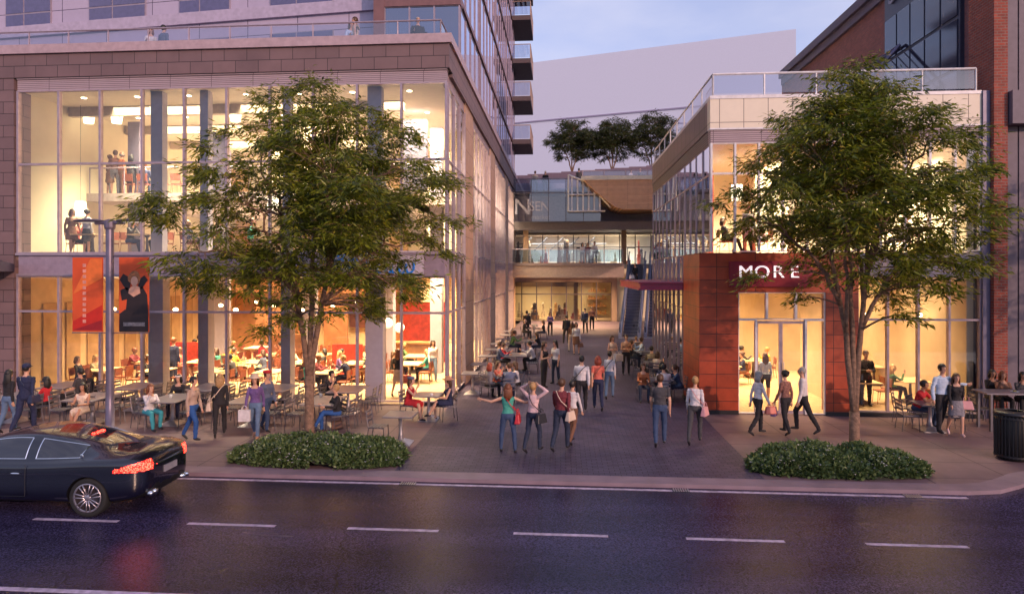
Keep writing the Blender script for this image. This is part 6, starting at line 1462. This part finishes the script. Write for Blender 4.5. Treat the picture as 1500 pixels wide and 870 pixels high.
bag('hand', hand_world(o, J, s, 1), R(10), 'brown', 'brown handbag of the woman in the white coat')
st(857, 488, -20, 'stand', 'man in dark open suit standing near the far shopfront', top='navy', bcol='black', hair='short', hcol='black', h=1.8)
st(867, 483, 10, 'folded', 'man in patterned shirt standing beside the dark suited man near the far shops', top='pattern', bcol='black', hair='short', hcol='black')
st(838, 515, 190, 'stand', 'slim woman in cream trousers half hidden behind the woman in the white coat', top='brown', bcol='cream', fem=True, hair='long', hcol='brown')
# --- right pavement
o, J, s = st(1110, 637, 105, 'walk2', 'woman in white blouse and black trousers walking past the glass doors', top='white', bcol='black', fem=True, hair='bob', hcol='grey', fine=True, h=1.7)
bag('hand', hand_world(o, J, s, -1) + V((0, 0, .1)), R(10), 'coral', 'coral pink handbag held by the woman in the white blouse', .9)
o, J, s = st(1151, 637, 215, 'walkslow', 'woman in brown patterned blouse walking arm in arm past the doors', top='pattern', bcol='black', fem=True, hair='bun', hcol='black', fine=True, h=1.68)
bag('hand', hand_world(o, J, s, 1), R(60), 'purple', 'dull purple bag carried by the woman in the patterned blouse')
st(1177, 634, 250, 'stride', 'grey haired man in pale shirt striding with one leg back by the terracotta pillar', top='white', bcol='black', hair='crop', hcol='grey', fine=True, h=1.78)
o, J, s = st(1379, 637, 12, 'embrace', 'man in pale blue shirt and black trousers with his arm around a woman', top='paleblue', bcol='black', hair='short', hcol='black', fine=True, h=1.84)
o, J, s = st(1400, 639, -10, 'walk2', 'woman in black cardigan and short grey skirt hugged by the man in the blue shirt', top='black', bottom='skirt', bcol='grey', fem=True, hair='long', hcol='brown', fine=True, h=1.66, shoe='palepink')
bag('hand', hand_world(o, J, s, 1) + V((.05, -.08, .32)), R(-10), 'pink', 'pale pink leather handbag on the arm of the woman in the grey skirt')
bag('shopping', hand_world(o, J, s, 1) + V((-.12, -.02, .24)), R(-5), 'white', 'white paper bag hanging behind the pink handbag', .8)
# --- seated outside: take the nearest chair
def seat(px, hy, pose, label, h=1.28, maxd=1.3, face=None, z=0.0, **k):
    x, y = gp(px, hy, h + z) if z == 0 else gp(px, hy, h + z)
    best = None
    for q in SLOTS:
        if q['used'] or abs(q['z'] - z) > .1: continue
        d = math.hypot(q['x'] - x, (q['y'] - y) * .6)
        if best is None or d < best[0]: best = (d, q)
    if best is None or best[0] > maxd:
        rz = R(face if face is not None else 0); q = dict(x=x, y=y, rz=rz, chair=CH_, lab='open pavement', grp='metal cafe chairs', z=z, used=False); SLOTS.append(q)
    else: q = best[1]
    q['used'] = True; q['who'] = 1
    rz = q['rz'] if face is None else R(face)
    if face is not None: q['rz'] = rz
    sc = (k.get('h_') or (1.66 if k.get('fem') else 1.76)); k.pop('h_', None)
    fx, fy = -sin(-rz) * 0, 0
    back = V((0, .04, 0)); b = vrot(back, rz)
    return person(q['x'] + b.x, q['y'] + b.y, rz, pose, label, z=q['z'] - .02, h=sc, **k)
seat(68, 546, 'sit', 'dark haired woman in red cardigan seated at the cafe table behind the suited man', fem=True, hair='long', hcol='black', top='red', bcol='black')
seat(103, 538, 'sitlean', 'woman in black sleeveless top leaning on a table left of the lamp post', fem=True, hair='long', hcol='auburn', top='black', sleeve='none', bcol='black')
seat(119, 545, 'sitback', 'dark haired man in charcoal shirt seated with his arm trailing behind the lamp post table', top='charcoal', bcol='black', hair='short', hcol='black', sleeve='short')
seat(121, 558, 'sitcross', 'woman in cream sleeveless dress seated facing the street with a magazine', h=1.3, face=15, maxd=.01, fem=True, hair='long', hcol='black', top='cream', bottom='dress', sleeve='none', skin='tan', fine=True)
seat(219, 560, 'sitface', 'woman in white jacket and turquoise jeans drinking on the street side of the tables', face=60, maxd=.01, fem=True, hair='long', hcol='auburn', top='white', bcol='turquoise', fine=True)
seat(262, 547, 'sit', 'woman in black with white hairband seated facing the street near the second lamp', face=5, maxd=.01, fem=True, hair='bob', hcol='black', top='black', bcol='navy', hat=('band', 'white'))
seat(487, 543, 'sitface', 'woman in black tee resting her cheek on her hand right of the tree', fem=True, hair='bun', hcol='black', top='black', bcol='black', sleeve='short', face=60)
seat(492, 562, 'sitcross', 'blond person in black leather jacket reading with legs crossed right of the tree', face=-50, maxd=.01, fem=True, hair='short', hcol='blond', top='black', bcol='blue', fine=True)
bx, by = gp(494, 628); bag('hand', V((bx, by, .36)), R(15), 'brown', 'rust brown bag on the pavement beside the reader in leather jacket', 1.0)
seat(607, 549, 'sitface', 'woman in red dress and dark beret seated at the small corner table', fem=True, hair='beret', hcol='brown', top='red', bottom='dress', sleeve='none', hat=('beret', 'slate'), fine=True, face=75)
seat(650, 549, 'sitcross', 'woman in navy dress and straw hat seated at the small corner table', fem=True, hair='sunhat', hcol='brown', top='navy', bottom='dress', sleeve='none', hat=('sunhat', 'tan'), fine=True, face=-65)
seat(717, 530, 'sit', 'red haired woman in grey jacket on a chair nearest the street in the alley', face=150, maxd=.01, fem=True, hair='bob', hcol='red', top='grey', bcol='black')
seat(728, 527, 'sitface', 'woman in coral top seated at the left alley table nearest the street', face=60, maxd=.01, fem=True, hair='long', hcol='brown', top='coral', sleeve='short', bcol='jeans')
seat(746, 533, 'sitlean', 'man in slate jacket, back turned, at the left alley table nearest the street', face=180, maxd=.01, hair='short', hcol='brown', top='slate', bcol='navy')
seat(757, 528, 'sitface', 'long haired woman in white top at the left alley table nearest the street', face=-90, maxd=.01, fem=True, hair='long', hcol='brown', top='white', bcol='black')
seat(738, 503, 'sit', 'man in slate jacket at the second table of the left alley row', top='slate', bcol='black', hair='short', hcol='brown', face=90)
seat(745, 499, 'sitlean', 'woman in red top at the second table of the left alley row', top='red', bcol='black', fem=True, hair='bun', hcol='brown', face=80)
seat(763, 501, 'sitlean', 'man in white shirt leaning over the second table of the left alley row', top='white', bcol='black', hair='short', hcol='black', face=-90)
seat(757, 483, 'sit', 'woman in cream top at the third table of the left alley row', top='cream', fem=True, hair='long', hcol='blond', face=80)
seat(752, 486, 'sitlean', 'man in green shirt at the third table of the left alley row', top='green', hair='short', hcol='brown', face=95)
seat(778, 486, 'sitlean', 'brown haired woman in black top at the third table of the left alley row', top='black', fem=True, hair='long', hcol='brown', sleeve='short', face=-90)
seat(770, 468, 'sit', 'bald man in black suit at the farthest left alley table', top='black', bcol='black', hair='bald', hcol='grey', face=90)
seat(790, 471, 'sit', 'woman in black dress at the farthest left alley table', top='black', fem=True, hair='bob', hcol='brown', face=-90, sleeve='short')
x_, y_ = gp(776, 492); person(-2.3, 43.6, R(180), 'stand', 'man in black jacket standing behind the farthest left alley table', top='black', bcol='black', hair='short', hcol='black', h=1.8)
fl_ = empty('flower_bunch', (-1.75, 42.0, .75), 0, 'low bunch of white flowers on the farthest left alley table', 'flowers')
m = MB()
for k in range(26):
    a = random.random() * 6.28; r = random.random() ** .5 * .24; m.ell((cos(a) * r, sin(a) * r, .12 + random.random() * .1), (.05, .05, .045), None, 6, 5)
m.build('blooms', mat('white_petals', (.72, .62, .5), .6), fl_)
m = MB(); m.lathe([(.06, 0), (.08, .12)], n=10); m.build('pot', METL, fl_)
seat(942, 487, 'sit', 'child in cream shirt seen from behind at the farthest right alley table', top='cream', hair='crop', hcol='blond', face=185, h_=1.5)
seat(931, 500, 'sit', 'woman in dark green top at the farthest right alley table', top='charcoal', fem=True, hair='bob', hcol='brown', face=90)
seat(961, 496, 'sitface', 'man in pale blue shirt with hand to face at the farthest right alley table', top='paleblue', hair='short', hcol='brown', face=-90)
seat(950, 512, 'sitlean', 'woman in cream blouse with back turned at the third right alley table', top='cream', fem=True, hair='bob', hcol='brown', face=150, sleeve='short')
seat(968, 511, 'sitlean', 'person in olive jacket at the third right alley table', top='khaki', hair='short', hcol='black', face=180)
seat(984, 508, 'sitface', 'man in dark tee facing the street at the second right alley table', top='charcoal', hair='short', hcol='black', face=-20, sleeve='short')
seat(960, 523, 'sitlean', 'woman in navy top bent over the second right alley table', top='navy', fem=True, hair='bob', hcol='black', face=100)
seat(975, 537, 'sit', 'man in white tee with back turned at the right alley table nearest the street', top='white', hair='short', hcol='black', face=180, sleeve='short')
seat(1002, 532, 'sitlean', 'woman in denim blue shirt leaning in at the right alley table nearest the street', top='jeans', fem=True, hair='ponytail', hcol='brown', face=-90)
seat(988, 530, 'sit', 'person in orange top at the right alley table nearest the street', top='orange', fem=True, hair='bob', hcol='brown', face=0)
seat(1345, 557, 'sitlean', 'man in bright red polo and jeans seated alone before the right shopfront', top='red', bcol='jeans', sleeve='short', hair='short', hcol='black', face=40, maxd=.01, fine=True, skin='tan')
# high stool sitters
for px, lab, col, fm, hc, dy in ((1467, 'woman in brown jacket eating at the dark high table', 'brown', True, 'auburn', .62), (1496, 'woman in charcoal top at the right end of the dark high table', 'charcoal', True, 'black', .5), (1452, 'dark clothed woman behind the high table beside the brick pier', 'black', True, 'black', .95)):
    X = xat(px, hy + dy)
    person(X, hy + dy, R(-15), 'sitface', lab, top=col, bcol='black', fem=fm, hair='bob', hcol=hc, z=.26, skin='tan')
    sto = empty('bar_stool', (X, hy + dy, 0), 0, 'black bar stool under the ' + lab.split(' at ')[0].split(' behind')[0].split(' eating')[0], 'stool', 'stools at the high table')
    m = MB(); m.lathe([(.17, .68), (.18, .70), (.17, .72)], n=14); m.build('seat', BLACK, sto)
    for k in range(4): m = MB(); a = pi / 4 + k * pi / 2; m.tube([(.1 * cos(a), .1 * sin(a), .69), (.2 * cos(a), .2 * sin(a), 0)], .012, 5); m.build('leg', BLACK, sto)
# --- bridge, escalator, decks, terrace
for px, lab, k in ((853, 'woman in white top left of the three on the glass footbridge', dict(top='white', fem=True, hair='long', hcol='black')), (861, 'woman in maroon top in the middle of the three on the glass footbridge', dict(top='maroon', fem=True, hair='long', hcol='blond')), (871, 'man in white shirt right of the three on the glass footbridge', dict(top='white', hair='short', hcol='black'))):
    person(xat(px, 50.6), 50.6, R(20 if px < 860 else -20), 'standchat', lab, z=5.0, **k)
dirv = V((sin(R(9.6)), cos(R(9.6)), 0)); p_ = V((4.62, 44.0, 0)) + dirv * 5.74
o, J, s = person(p_.x, p_.y, R(-9), 'stand', 'long haired woman in black riding down the left escalator with a white bag', top='black', bcol='black', fem=True, hair='verylong', hcol='brown', z=3.40)
bag('hand', hand_world(o, J, s, -1) + V((-.05, -.05, .2)), R(0), 'white', 'white bag held by the woman riding the escalator', 1.3)
p_ = V((6.30, 44.2, 0)) + dirv * 7.31
person(p_.x, p_.y, R(170), 'stand', 'man in white shirt near the top of the right escalator', top='white', bcol='black', hair='short', hcol='black', z=4.40)
for px, yy, z, rz, lab, k in ((784, 50.9, 10.55, 190, 'person in cream shirt leaning over the glass screen on the left', dict(top='cream', bcol='khaki', hair='short', hcol='brown')), (799, 50.9, 10.55, 170, 'grey haired man in black on the deck above the glass screen', dict(top='black', bcol='khaki', hair='crop', hcol='grey')),
    (848, 54.5, 11.3, 180, 'man in charcoal jacket behind the white stair frame', dict(top='charcoal', hair='short', hcol='black')), (924, 55.0, 11.3, 30, 'woman in white blouse on the deck above the timber wedge', dict(top='white', fem=True, hair='short', hcol='black')), (938, 55.0, 11.3, -20, 'man in grey shirt on the deck above the timber wedge', dict(top='grey', hair='crop', hcol='grey'))):
    person(xat(px, yy), yy, R(rz), 'standchat', lab, z=z, **k)
for px, rz, lab, k in ((221, 30, 'blond woman in white on the left part of the roof terrace', dict(top='white', bcol='cream', fem=True, hair='bob', hcol='auburn')), (239, 160, 'dark haired man in slate jacket beside the blond woman on the roof terrace', dict(top='slate', bcol='slate', hair='short', hcol='black')),
    (514, 40, 'woman in pale grey leaning to a man on the roof terrace', dict(top='paleblue', bcol='white', fem=True, hair='long', hcol='brown')), (521, -60, 'man in pale shirt hugging a woman on the roof terrace', dict(top='cream', bcol='cream', hair='short', hcol='brown')), (612, 20, 'grey haired man in black suit at the right end of the roof terrace', dict(top='black', bcol='black', hair='crop', hcol='grey'))):
    person(xat(px, 22.9), 22.9, R(rz), 'embrace' if px == 521 else 'standchat', lab, z=11.69, **k)
# --- upper floors behind the glass
for px, rz, lab, k in ((138, 180, 'man in plaid shirt with back turned at the mezzanine balustrade', dict(top='pattern', bcol='lightjeans', hair='short', hcol='brown')), (161, 170, 'woman in brown dress in the group at the mezzanine balustrade', dict(top='brown', fem=True, bottom='dress', hair='bun', hcol='brown')),
    (169, 200, 'tall man in brown jacket in the group at the mezzanine balustrade', dict(top='brown', bcol='grey', hair='short', hcol='brown', h=1.84)), (178, 150, 'bald man in orange shirt in the group at the mezzanine balustrade', dict(top='orange', bcol='brown', hair='bald', hcol='grey', h=1.78)), (192, 185, 'woman in black coat right of the mezzanine group', dict(top='black', bottom='dress', fem=True, hair='bob', hcol='black'))):
    person(xat(px, 24.9), 24.9, R(rz), 'stand', lab, z=7.42, **k)
for px, rz, ps, lab, k in ((108, 60, 'walk', 'woman in dark dress walking on the upper floor behind the glass', dict(top='brown', bottom='dress', fem=True, hair='bob', hcol='brown')), (130, 170, 'stand', 'woman in white tunic on the upper floor above the red banner', dict(top='white', bottom='skirt', bcol='charcoal', fem=True, hair='bun', hcol='black'))):
    person(xat(px, 22.0), 21.9, R(rz), ps, lab, z=4.93, **k)
def fill(sel, n, prefix, cols, seed, poses=('sit', 'sitlean', 'sitface', 'sitback')):
    rnd = random.Random(seed); qs = [q for q in SLOTS if sel(q) and not q['used']]; rnd.shuffle(qs)
    for i, q in enumerate(qs[:n]):
        q['used'] = True; fm = rnd.random() < .5; c = cols[i % len(cols)]; hc = ['black', 'brown', 'auburn', 'blond'][i % 4]
        hs = rnd.choice(['long', 'bob', 'bun']) if fm else 'short'
        side = 'left' if cos(q['rz']) * 0 + sin(q['rz']) > 0 else 'right'
        person(q['x'], q['y'], q['rz'] + rnd.uniform(-.15, .15), rnd.choice(poses), f"{hc} haired {'woman' if fm else 'man'} in {c} {prefix}, {q['lab']}, {side} side" + (', street end' if q['y'] % 1 and any(q2 is not q and q2['lab'] == q['lab'] and q2['x'] == q['x'] and q2['y'] > q['y'] for q2 in SLOTS) else ''),
               top=c, bcol=rnd.choice(['black', 'darkjeans', 'brown', 'navy']), fem=fm, hair=hs, hcol=hc, z=q['z'] - .02, group='diners behind the glass', skin=rnd.choice(['fair', 'tan', 'fair', 'dark']))
PC = ['charcoal', 'teal', 'maroon', 'yellow', 'white', 'navy', 'coral', 'green', 'orange', 'black', 'cream', 'purple', 'red', 'slate']
fill(lambda q: 'row' in q['lab'] and q['z'] == 0 and q['chair'] is CHW and q['lab'].startswith(('front',)), 8, 'dining', ['charcoal', 'black', 'maroon', 'navy', 'white', 'black', 'teal', 'khaki'], 1)
fill(lambda q: q['chair'] is CHW and q['z'] == 0 and q['lab'].startswith(('second',)), 18, 'dining', PC, 2)
fill(lambda q: q['chair'] is CHW and q['z'] == 0 and q['lab'].startswith(('third', 'rear')), 18, 'dining', PC, 3)
fill(lambda q: 'right shop table' in q['lab'], 8, 'dining', PC, 4)
fill(lambda q: 'right upper floor table' in q['lab'], 4, 'seated', ['white', 'charcoal', 'coral', 'navy'], 5)
fill(lambda q: q['lab'].startswith('upper floor table'), 7, 'seated', ['white', 'maroon', 'cream', 'navy', 'coral', 'black', 'teal'], 6)
fill(lambda q: q['lab'].startswith('mezzanine'), 3, 'seated', ['white', 'maroon', 'navy'], 9)
person(xat(254, 23.9), 23.9, R(165), 'stand', 'man in dark suit standing with his back to the glass in the restaurant', top='navy', bcol='navy', hair='short', hcol='auburn', h=1.85)
person(xat(421, 24.0), 24.0, R(180), 'stand', 'broad man in black coat standing behind the glass left of the tree trunk', top='black', bcol='brown', hair='short', hcol='brown', h=1.84)
person(xat(586, 22.6), 22.3, R(175), 'walk', 'woman in black top and beige skirt entering the open restaurant door', top='black', bottom='skirt', bcol='beige', fem=True, hair='long', hcol='auburn', sleeve='short')
bag('shopping', V((xat(598, 22.4), 22.3, .85)), R(10), 'coral', 'pink shopping bag of the woman entering the restaurant', .8)
person(xat(634, 25.4), 25.4, R(20), 'walk2', 'woman in white top and jeans walking inside near the balloon lamps', top='white', bcol='lightjeans', fem=True, hair='long', hcol='black')
person(xat(1268, 21.9), 21.9, R(0), 'folded', 'waiter in black suit and white shirt front behind the right shopfront glass', top='black', bcol='black', hair='short', hcol='brown', h=1.82)
o, J, s = person(xat(1121, 22.3), 22.3, R(185), 'stand', 'woman in pale patterned blouse and black shorts inside the glass doors', top='paleblue', bottom='shorts', bcol='black', fem=True, hair='long', hcol='brown')
person(xat(1096, 21.8), 21.8, R(10), 'stand', 'woman in white dress on the upper floor of the right building behind the leaves', top='white', bottom='dress', fem=True, hair='bun', hcol='brown', z=4.93)
# --- empty chairs
random.seed(5)
for q in SLOTS:
    if not q['used'] and q['chair'] is CHW and q['z'] == 0 and random.random() < .12: continue
    nx, ny = q['x'], q['y']
    place_chair(q['chair'], nx, ny, q['rz'] + random.uniform(-.08, .08), ('grey metal chair at the ' if q['chair'] is CH_ else 'red brown chair at the ') + q['lab'], q['grp'] + ', ' + q['lab'], q['z'])
# --- things on tables
for (px, py, lab) in ((250, 582, 'white cup on the third street side table'), (470, 580, 'white cup on the fifth street side table'), (632, 580, 'white cup on the small corner table')):
    x, y = gp(px, py, .76); t = empty('cup', (x, y, .75), 0, lab, 'cup'); m = MB(); m.lathe([(.03, 0), (.04, .09)], n=12); m.build('cup_body', mat('white_china', (.75, .73, .72)), t, True); m = MB(); m.tube([(.035, 0, .03), (.06, 0, .045), (.038, 0, .075)], .005, 5); m.build('handle', mat('white_china', (.75, .73, .72)), t)
# --- pendant lamps
def pendant(x, y, zc, ztop, kind, label, grp, col=(1, .78, .45), st_=14):
    t = empty('pendant_lamp', (x, y, zc), 0, label, 'lamp', grp)
    m = MB()
    if kind == 'drum': m.lathe([(.02, -.28), (.17, -.26), (.20, 0), (.17, .26), (.02, .28)], n=14)
    elif kind == 'globe': m.ell((0, 0, 0), (.2, .2, .2), None, 14, 10)
    else: m.ell((0, 0, 0), (.09, .09, .07), None, 10, 8)
    m.build('lamp_shade', emat('glow_%s_%d' % (kind, int(st_ * 10)), col, st_), t, True)
    m = MB(); m.tube([(0, 0, .15), (0, 0, ztop - zc)], .008, 4); m.build('cord', BLACK, t)
for i, (px, py, Y) in enumerate(((87, 171, 24.8), (130, 171, 23.5), (171, 171, 23.5), (345, 168, 23.5), (84, 307, 23.2), (118, 306, 22.8), (400, 300, 23.0))):
    pendant(xat(px, Y), Y, zat(px, py, Y), 10.5 if py < 200 else 7.1 if Y > 24.2 else 10.5, 'drum', ['pale drum pendant lamp high behind the upper glass', 'pale drum pendant lamp hanging lower behind the upper glass'][py > 200] + f', {ordn[i % 4]} from the left', 'drum pendants', (1, .85, .55), 3.2)
for i, (X, Y, z) in enumerate(((-7.6, 25.6, 2.15), (-6.9, 25.5, 2.3), (-6.5, 25.8, 2.1))):
    pendant(X, Y, z, 4.36, 'globe', f'white balloon shaped globe lamp by the bar, {ordn[i]} of the cluster', 'balloon lamps', (1, .8, .45), 1.6)
k = 0
for X in (-16.6, -14.2, -11.9, -9.4):
    for Y in (23.0, 26.2, 29.4):
        pendant(X, Y, 2.95, 4.36, 'small', f'small glowing restaurant pendant, {ordn[int((X + 17) / 2.3) % 4]} column, {["front", "middle", "rear"][int((Y - 23) / 3.1)]} row', 'small pendants', (1, .7, .35), 16)
for i, X in enumerate((5.9, 8.0, 10.2, 12.1)): pendant(X, 22.4, 7.0, 8.3, 'drum', f'wide pale pendant behind the upper right glass, {ordn[i]} from the corner', 'right pendants', (1, .85, .55), 3.2)
for i, (X, Y) in enumerate(((10.1, 22.5), (11.9, 22.6), (6.3, 25.5), (6.3, 28))): pendant(X, Y, 2.9, 4.3, 'small', f'small glowing pendant in the right shop, {ordn[i]}', 'right shop pendants', (1, .7, .35), 16)
t = empty('soffit_lamp', (xat(877, 54), 54, 4.2), 0, 'bright round lamp under the footbridge near the far shops', 'lamp'); m = MB(); m.ell((0, 0, 0), (.3, .3, .1), None, 14, 8); m.build('lens', emat('soffit_glow', (1, .8, .5), 14), t, True); m = MB(); m.lathe([(.32, .02), (.32, .1)], n=14); m.build('rim', METL, t)
# ================================================================ LIGHT
WARM = (1.0, .72, .40); PALE = (1.0, .83, .54); COOL = (1.0, .93, .82)
def room(name, x0, x1, y0, y1, z, nx, ny, e, col, sp_=98):
    for i in range(nx):
        for j in range(ny):
            w = (x1 - x0) / nx; d = (y1 - y0) / ny
            area(name, (x0 + (i + .5) * w, y0 + (j + .5) * d, z), w * .7, d * .7, e / (nx * ny), col, spread=sp_)
room('dining_light', -17.5, -7.6, 21.6, 32.5, 4.34, 2, 2, K_G, WARM)
room('dining_light_side', -7.0, -4.2, 21.6, 51, 4.34, 1, 3, K_G * 1.2, WARM, 120)
room('hall_light', -17.5, -7.6, 21.6, 33.5, 10.5, 2, 2, K_U, PALE)
room('hall_light_low', -17.5, -6.0, 24.6, 33.5, 7.08, 2, 1, K_U * .3, PALE)
room('hall_light_side', -7.0, -4.2, 21.6, 51, 10.5, 1, 3, K_U * .8, PALE, 120)
room('shop_light', 5.0, 12.6, 21.0, 29, 4.28, 2, 2, K_G * .26, (1, .68, .36))
room('shop_light_up', 5.0, 12.6, 21.0, 27, 8.26, 2, 1, K_U * .38, PALE)
room('far_shop_light', -4.5, 4.2, 59.2, 63, 3.98, 2, 1, 420, (1, .72, .38))
room('side_shop_light', 5.0, 7.2, 23.2, 32.5, 4.28, 1, 3, 900, (1, .62, .3), 130)
room('under_bridge_light', -3, 4.2, 50.5, 58.5, 4.27, 2, 2, 3200, (1, .58, .26), 120)
room('upper_shop_light', -3.8, 7.6, 56.3, 59, 7.6, 2, 1, 650 * KF, COOL)
sun_dir_az, sun_el = R(SAZ), R(SEL)
li = bpy.data.lights.new('sun', 'SUN'); li.energy = K_SUN; li.angle = R(.9); li.color = SUNC
so = bpy.data.objects.new('sun', li); COL.objects.link(so)
# sun stands behind the camera to the right: direction towards it
sd = V((sin(sun_dir_az) * cos(sun_el), -cos(sun_dir_az) * cos(sun_el), sin(sun_el)))
so.rotation_euler = sd.to_track_quat('Z', 'Y').to_euler()
W = bpy.data.worlds.new('World'); SC.world = W; W.use_nodes = True; nt = W.node_tree; n = nt.nodes; l = nt.links
bg = n['Background']; sk = n.new('ShaderNodeTexSky'); sk.sky_type = 'NISHITA'; sk.sun_disc = False; sk.sun_elevation = sun_el; sk.sun_rotation = math.atan2(sd.x, sd.y)
sk.ozone_density = 2.2; sk.dust_density = 1.2; sk.air_density = 1.1
ti = n.new('ShaderNodeMix'); ti.data_type = 'RGBA'; ti.blend_type = 'MULTIPLY'; ti.inputs['Factor'].default_value = 1; ti.inputs['B'].default_value = (*TINT, 1)
l.new(sk.outputs[0], ti.inputs['A'])
# high thin veil of cloud
tcn = n.new('ShaderNodeTexCoord'); mpn = n.new('ShaderNodeMapping'); mpn.inputs['Scale'].default_value = (2.2, 2.2, 6); nn = n.new('ShaderNodeTexNoise'); nn.inputs['Scale'].default_value = 1.6; nn.inputs['Detail'].default_value = 7
l.new(tcn.outputs['Generated'], mpn.inputs[0]); l.new(mpn.outputs[0], nn.inputs['Vector'])
rr = n.new('ShaderNodeMapRange'); rr.inputs['From Min'].default_value = .42; rr.inputs['From Max'].default_value = .75; rr.inputs['To Min'].default_value = .5; rr.inputs['To Max'].default_value = .9
l.new(nn.outputs['Fac'], rr.inputs['Value'])
m2 = n.new('ShaderNodeMix'); m2.data_type = 'RGBA'; m2.inputs['B'].default_value = (*CLOUD, 1)
l.new(rr.outputs[0], m2.inputs['Factor']); l.new(ti.outputs['Result'], m2.inputs['A']); l.new(m2.outputs['Result'], bg.inputs[0]); bg.inputs[1].default_value = K_SKY
# ================================================================ CAMERA
cam = bpy.data.cameras.new('camera'); co = bpy.data.objects.new('camera', cam); COL.objects.link(co)
co.location = (0, 0, CH); co.rotation_euler = (R(90), 0, TH); cam.sensor_width = 36; cam.lens = F / 1500 * 36; cam.shift_y = -35 / 1500; cam.clip_end = 3000; cam.clip_start = .1
SC.camera = co
SC.view_settings.view_transform = 'Standard'; SC.view_settings.look = 'None'; SC.view_settings.gamma = 1; SC.view_settings.exposure = EXPO; SC.view_settings.use_curve_mapping = False
SC.cycles.use_denoising = True; SC.cycles.max_bounces = 7; SC.cycles.diffuse_bounces = 3; SC.cycles.glossy_bounces = 3; SC.cycles.transparent_max_bounces = 20; SC.cycles.transmission_bounces = 3
SC.cycles.sample_clamp_indirect = 4; SC.cycles.caustics_reflective = False; SC.cycles.caustics_refractive = False
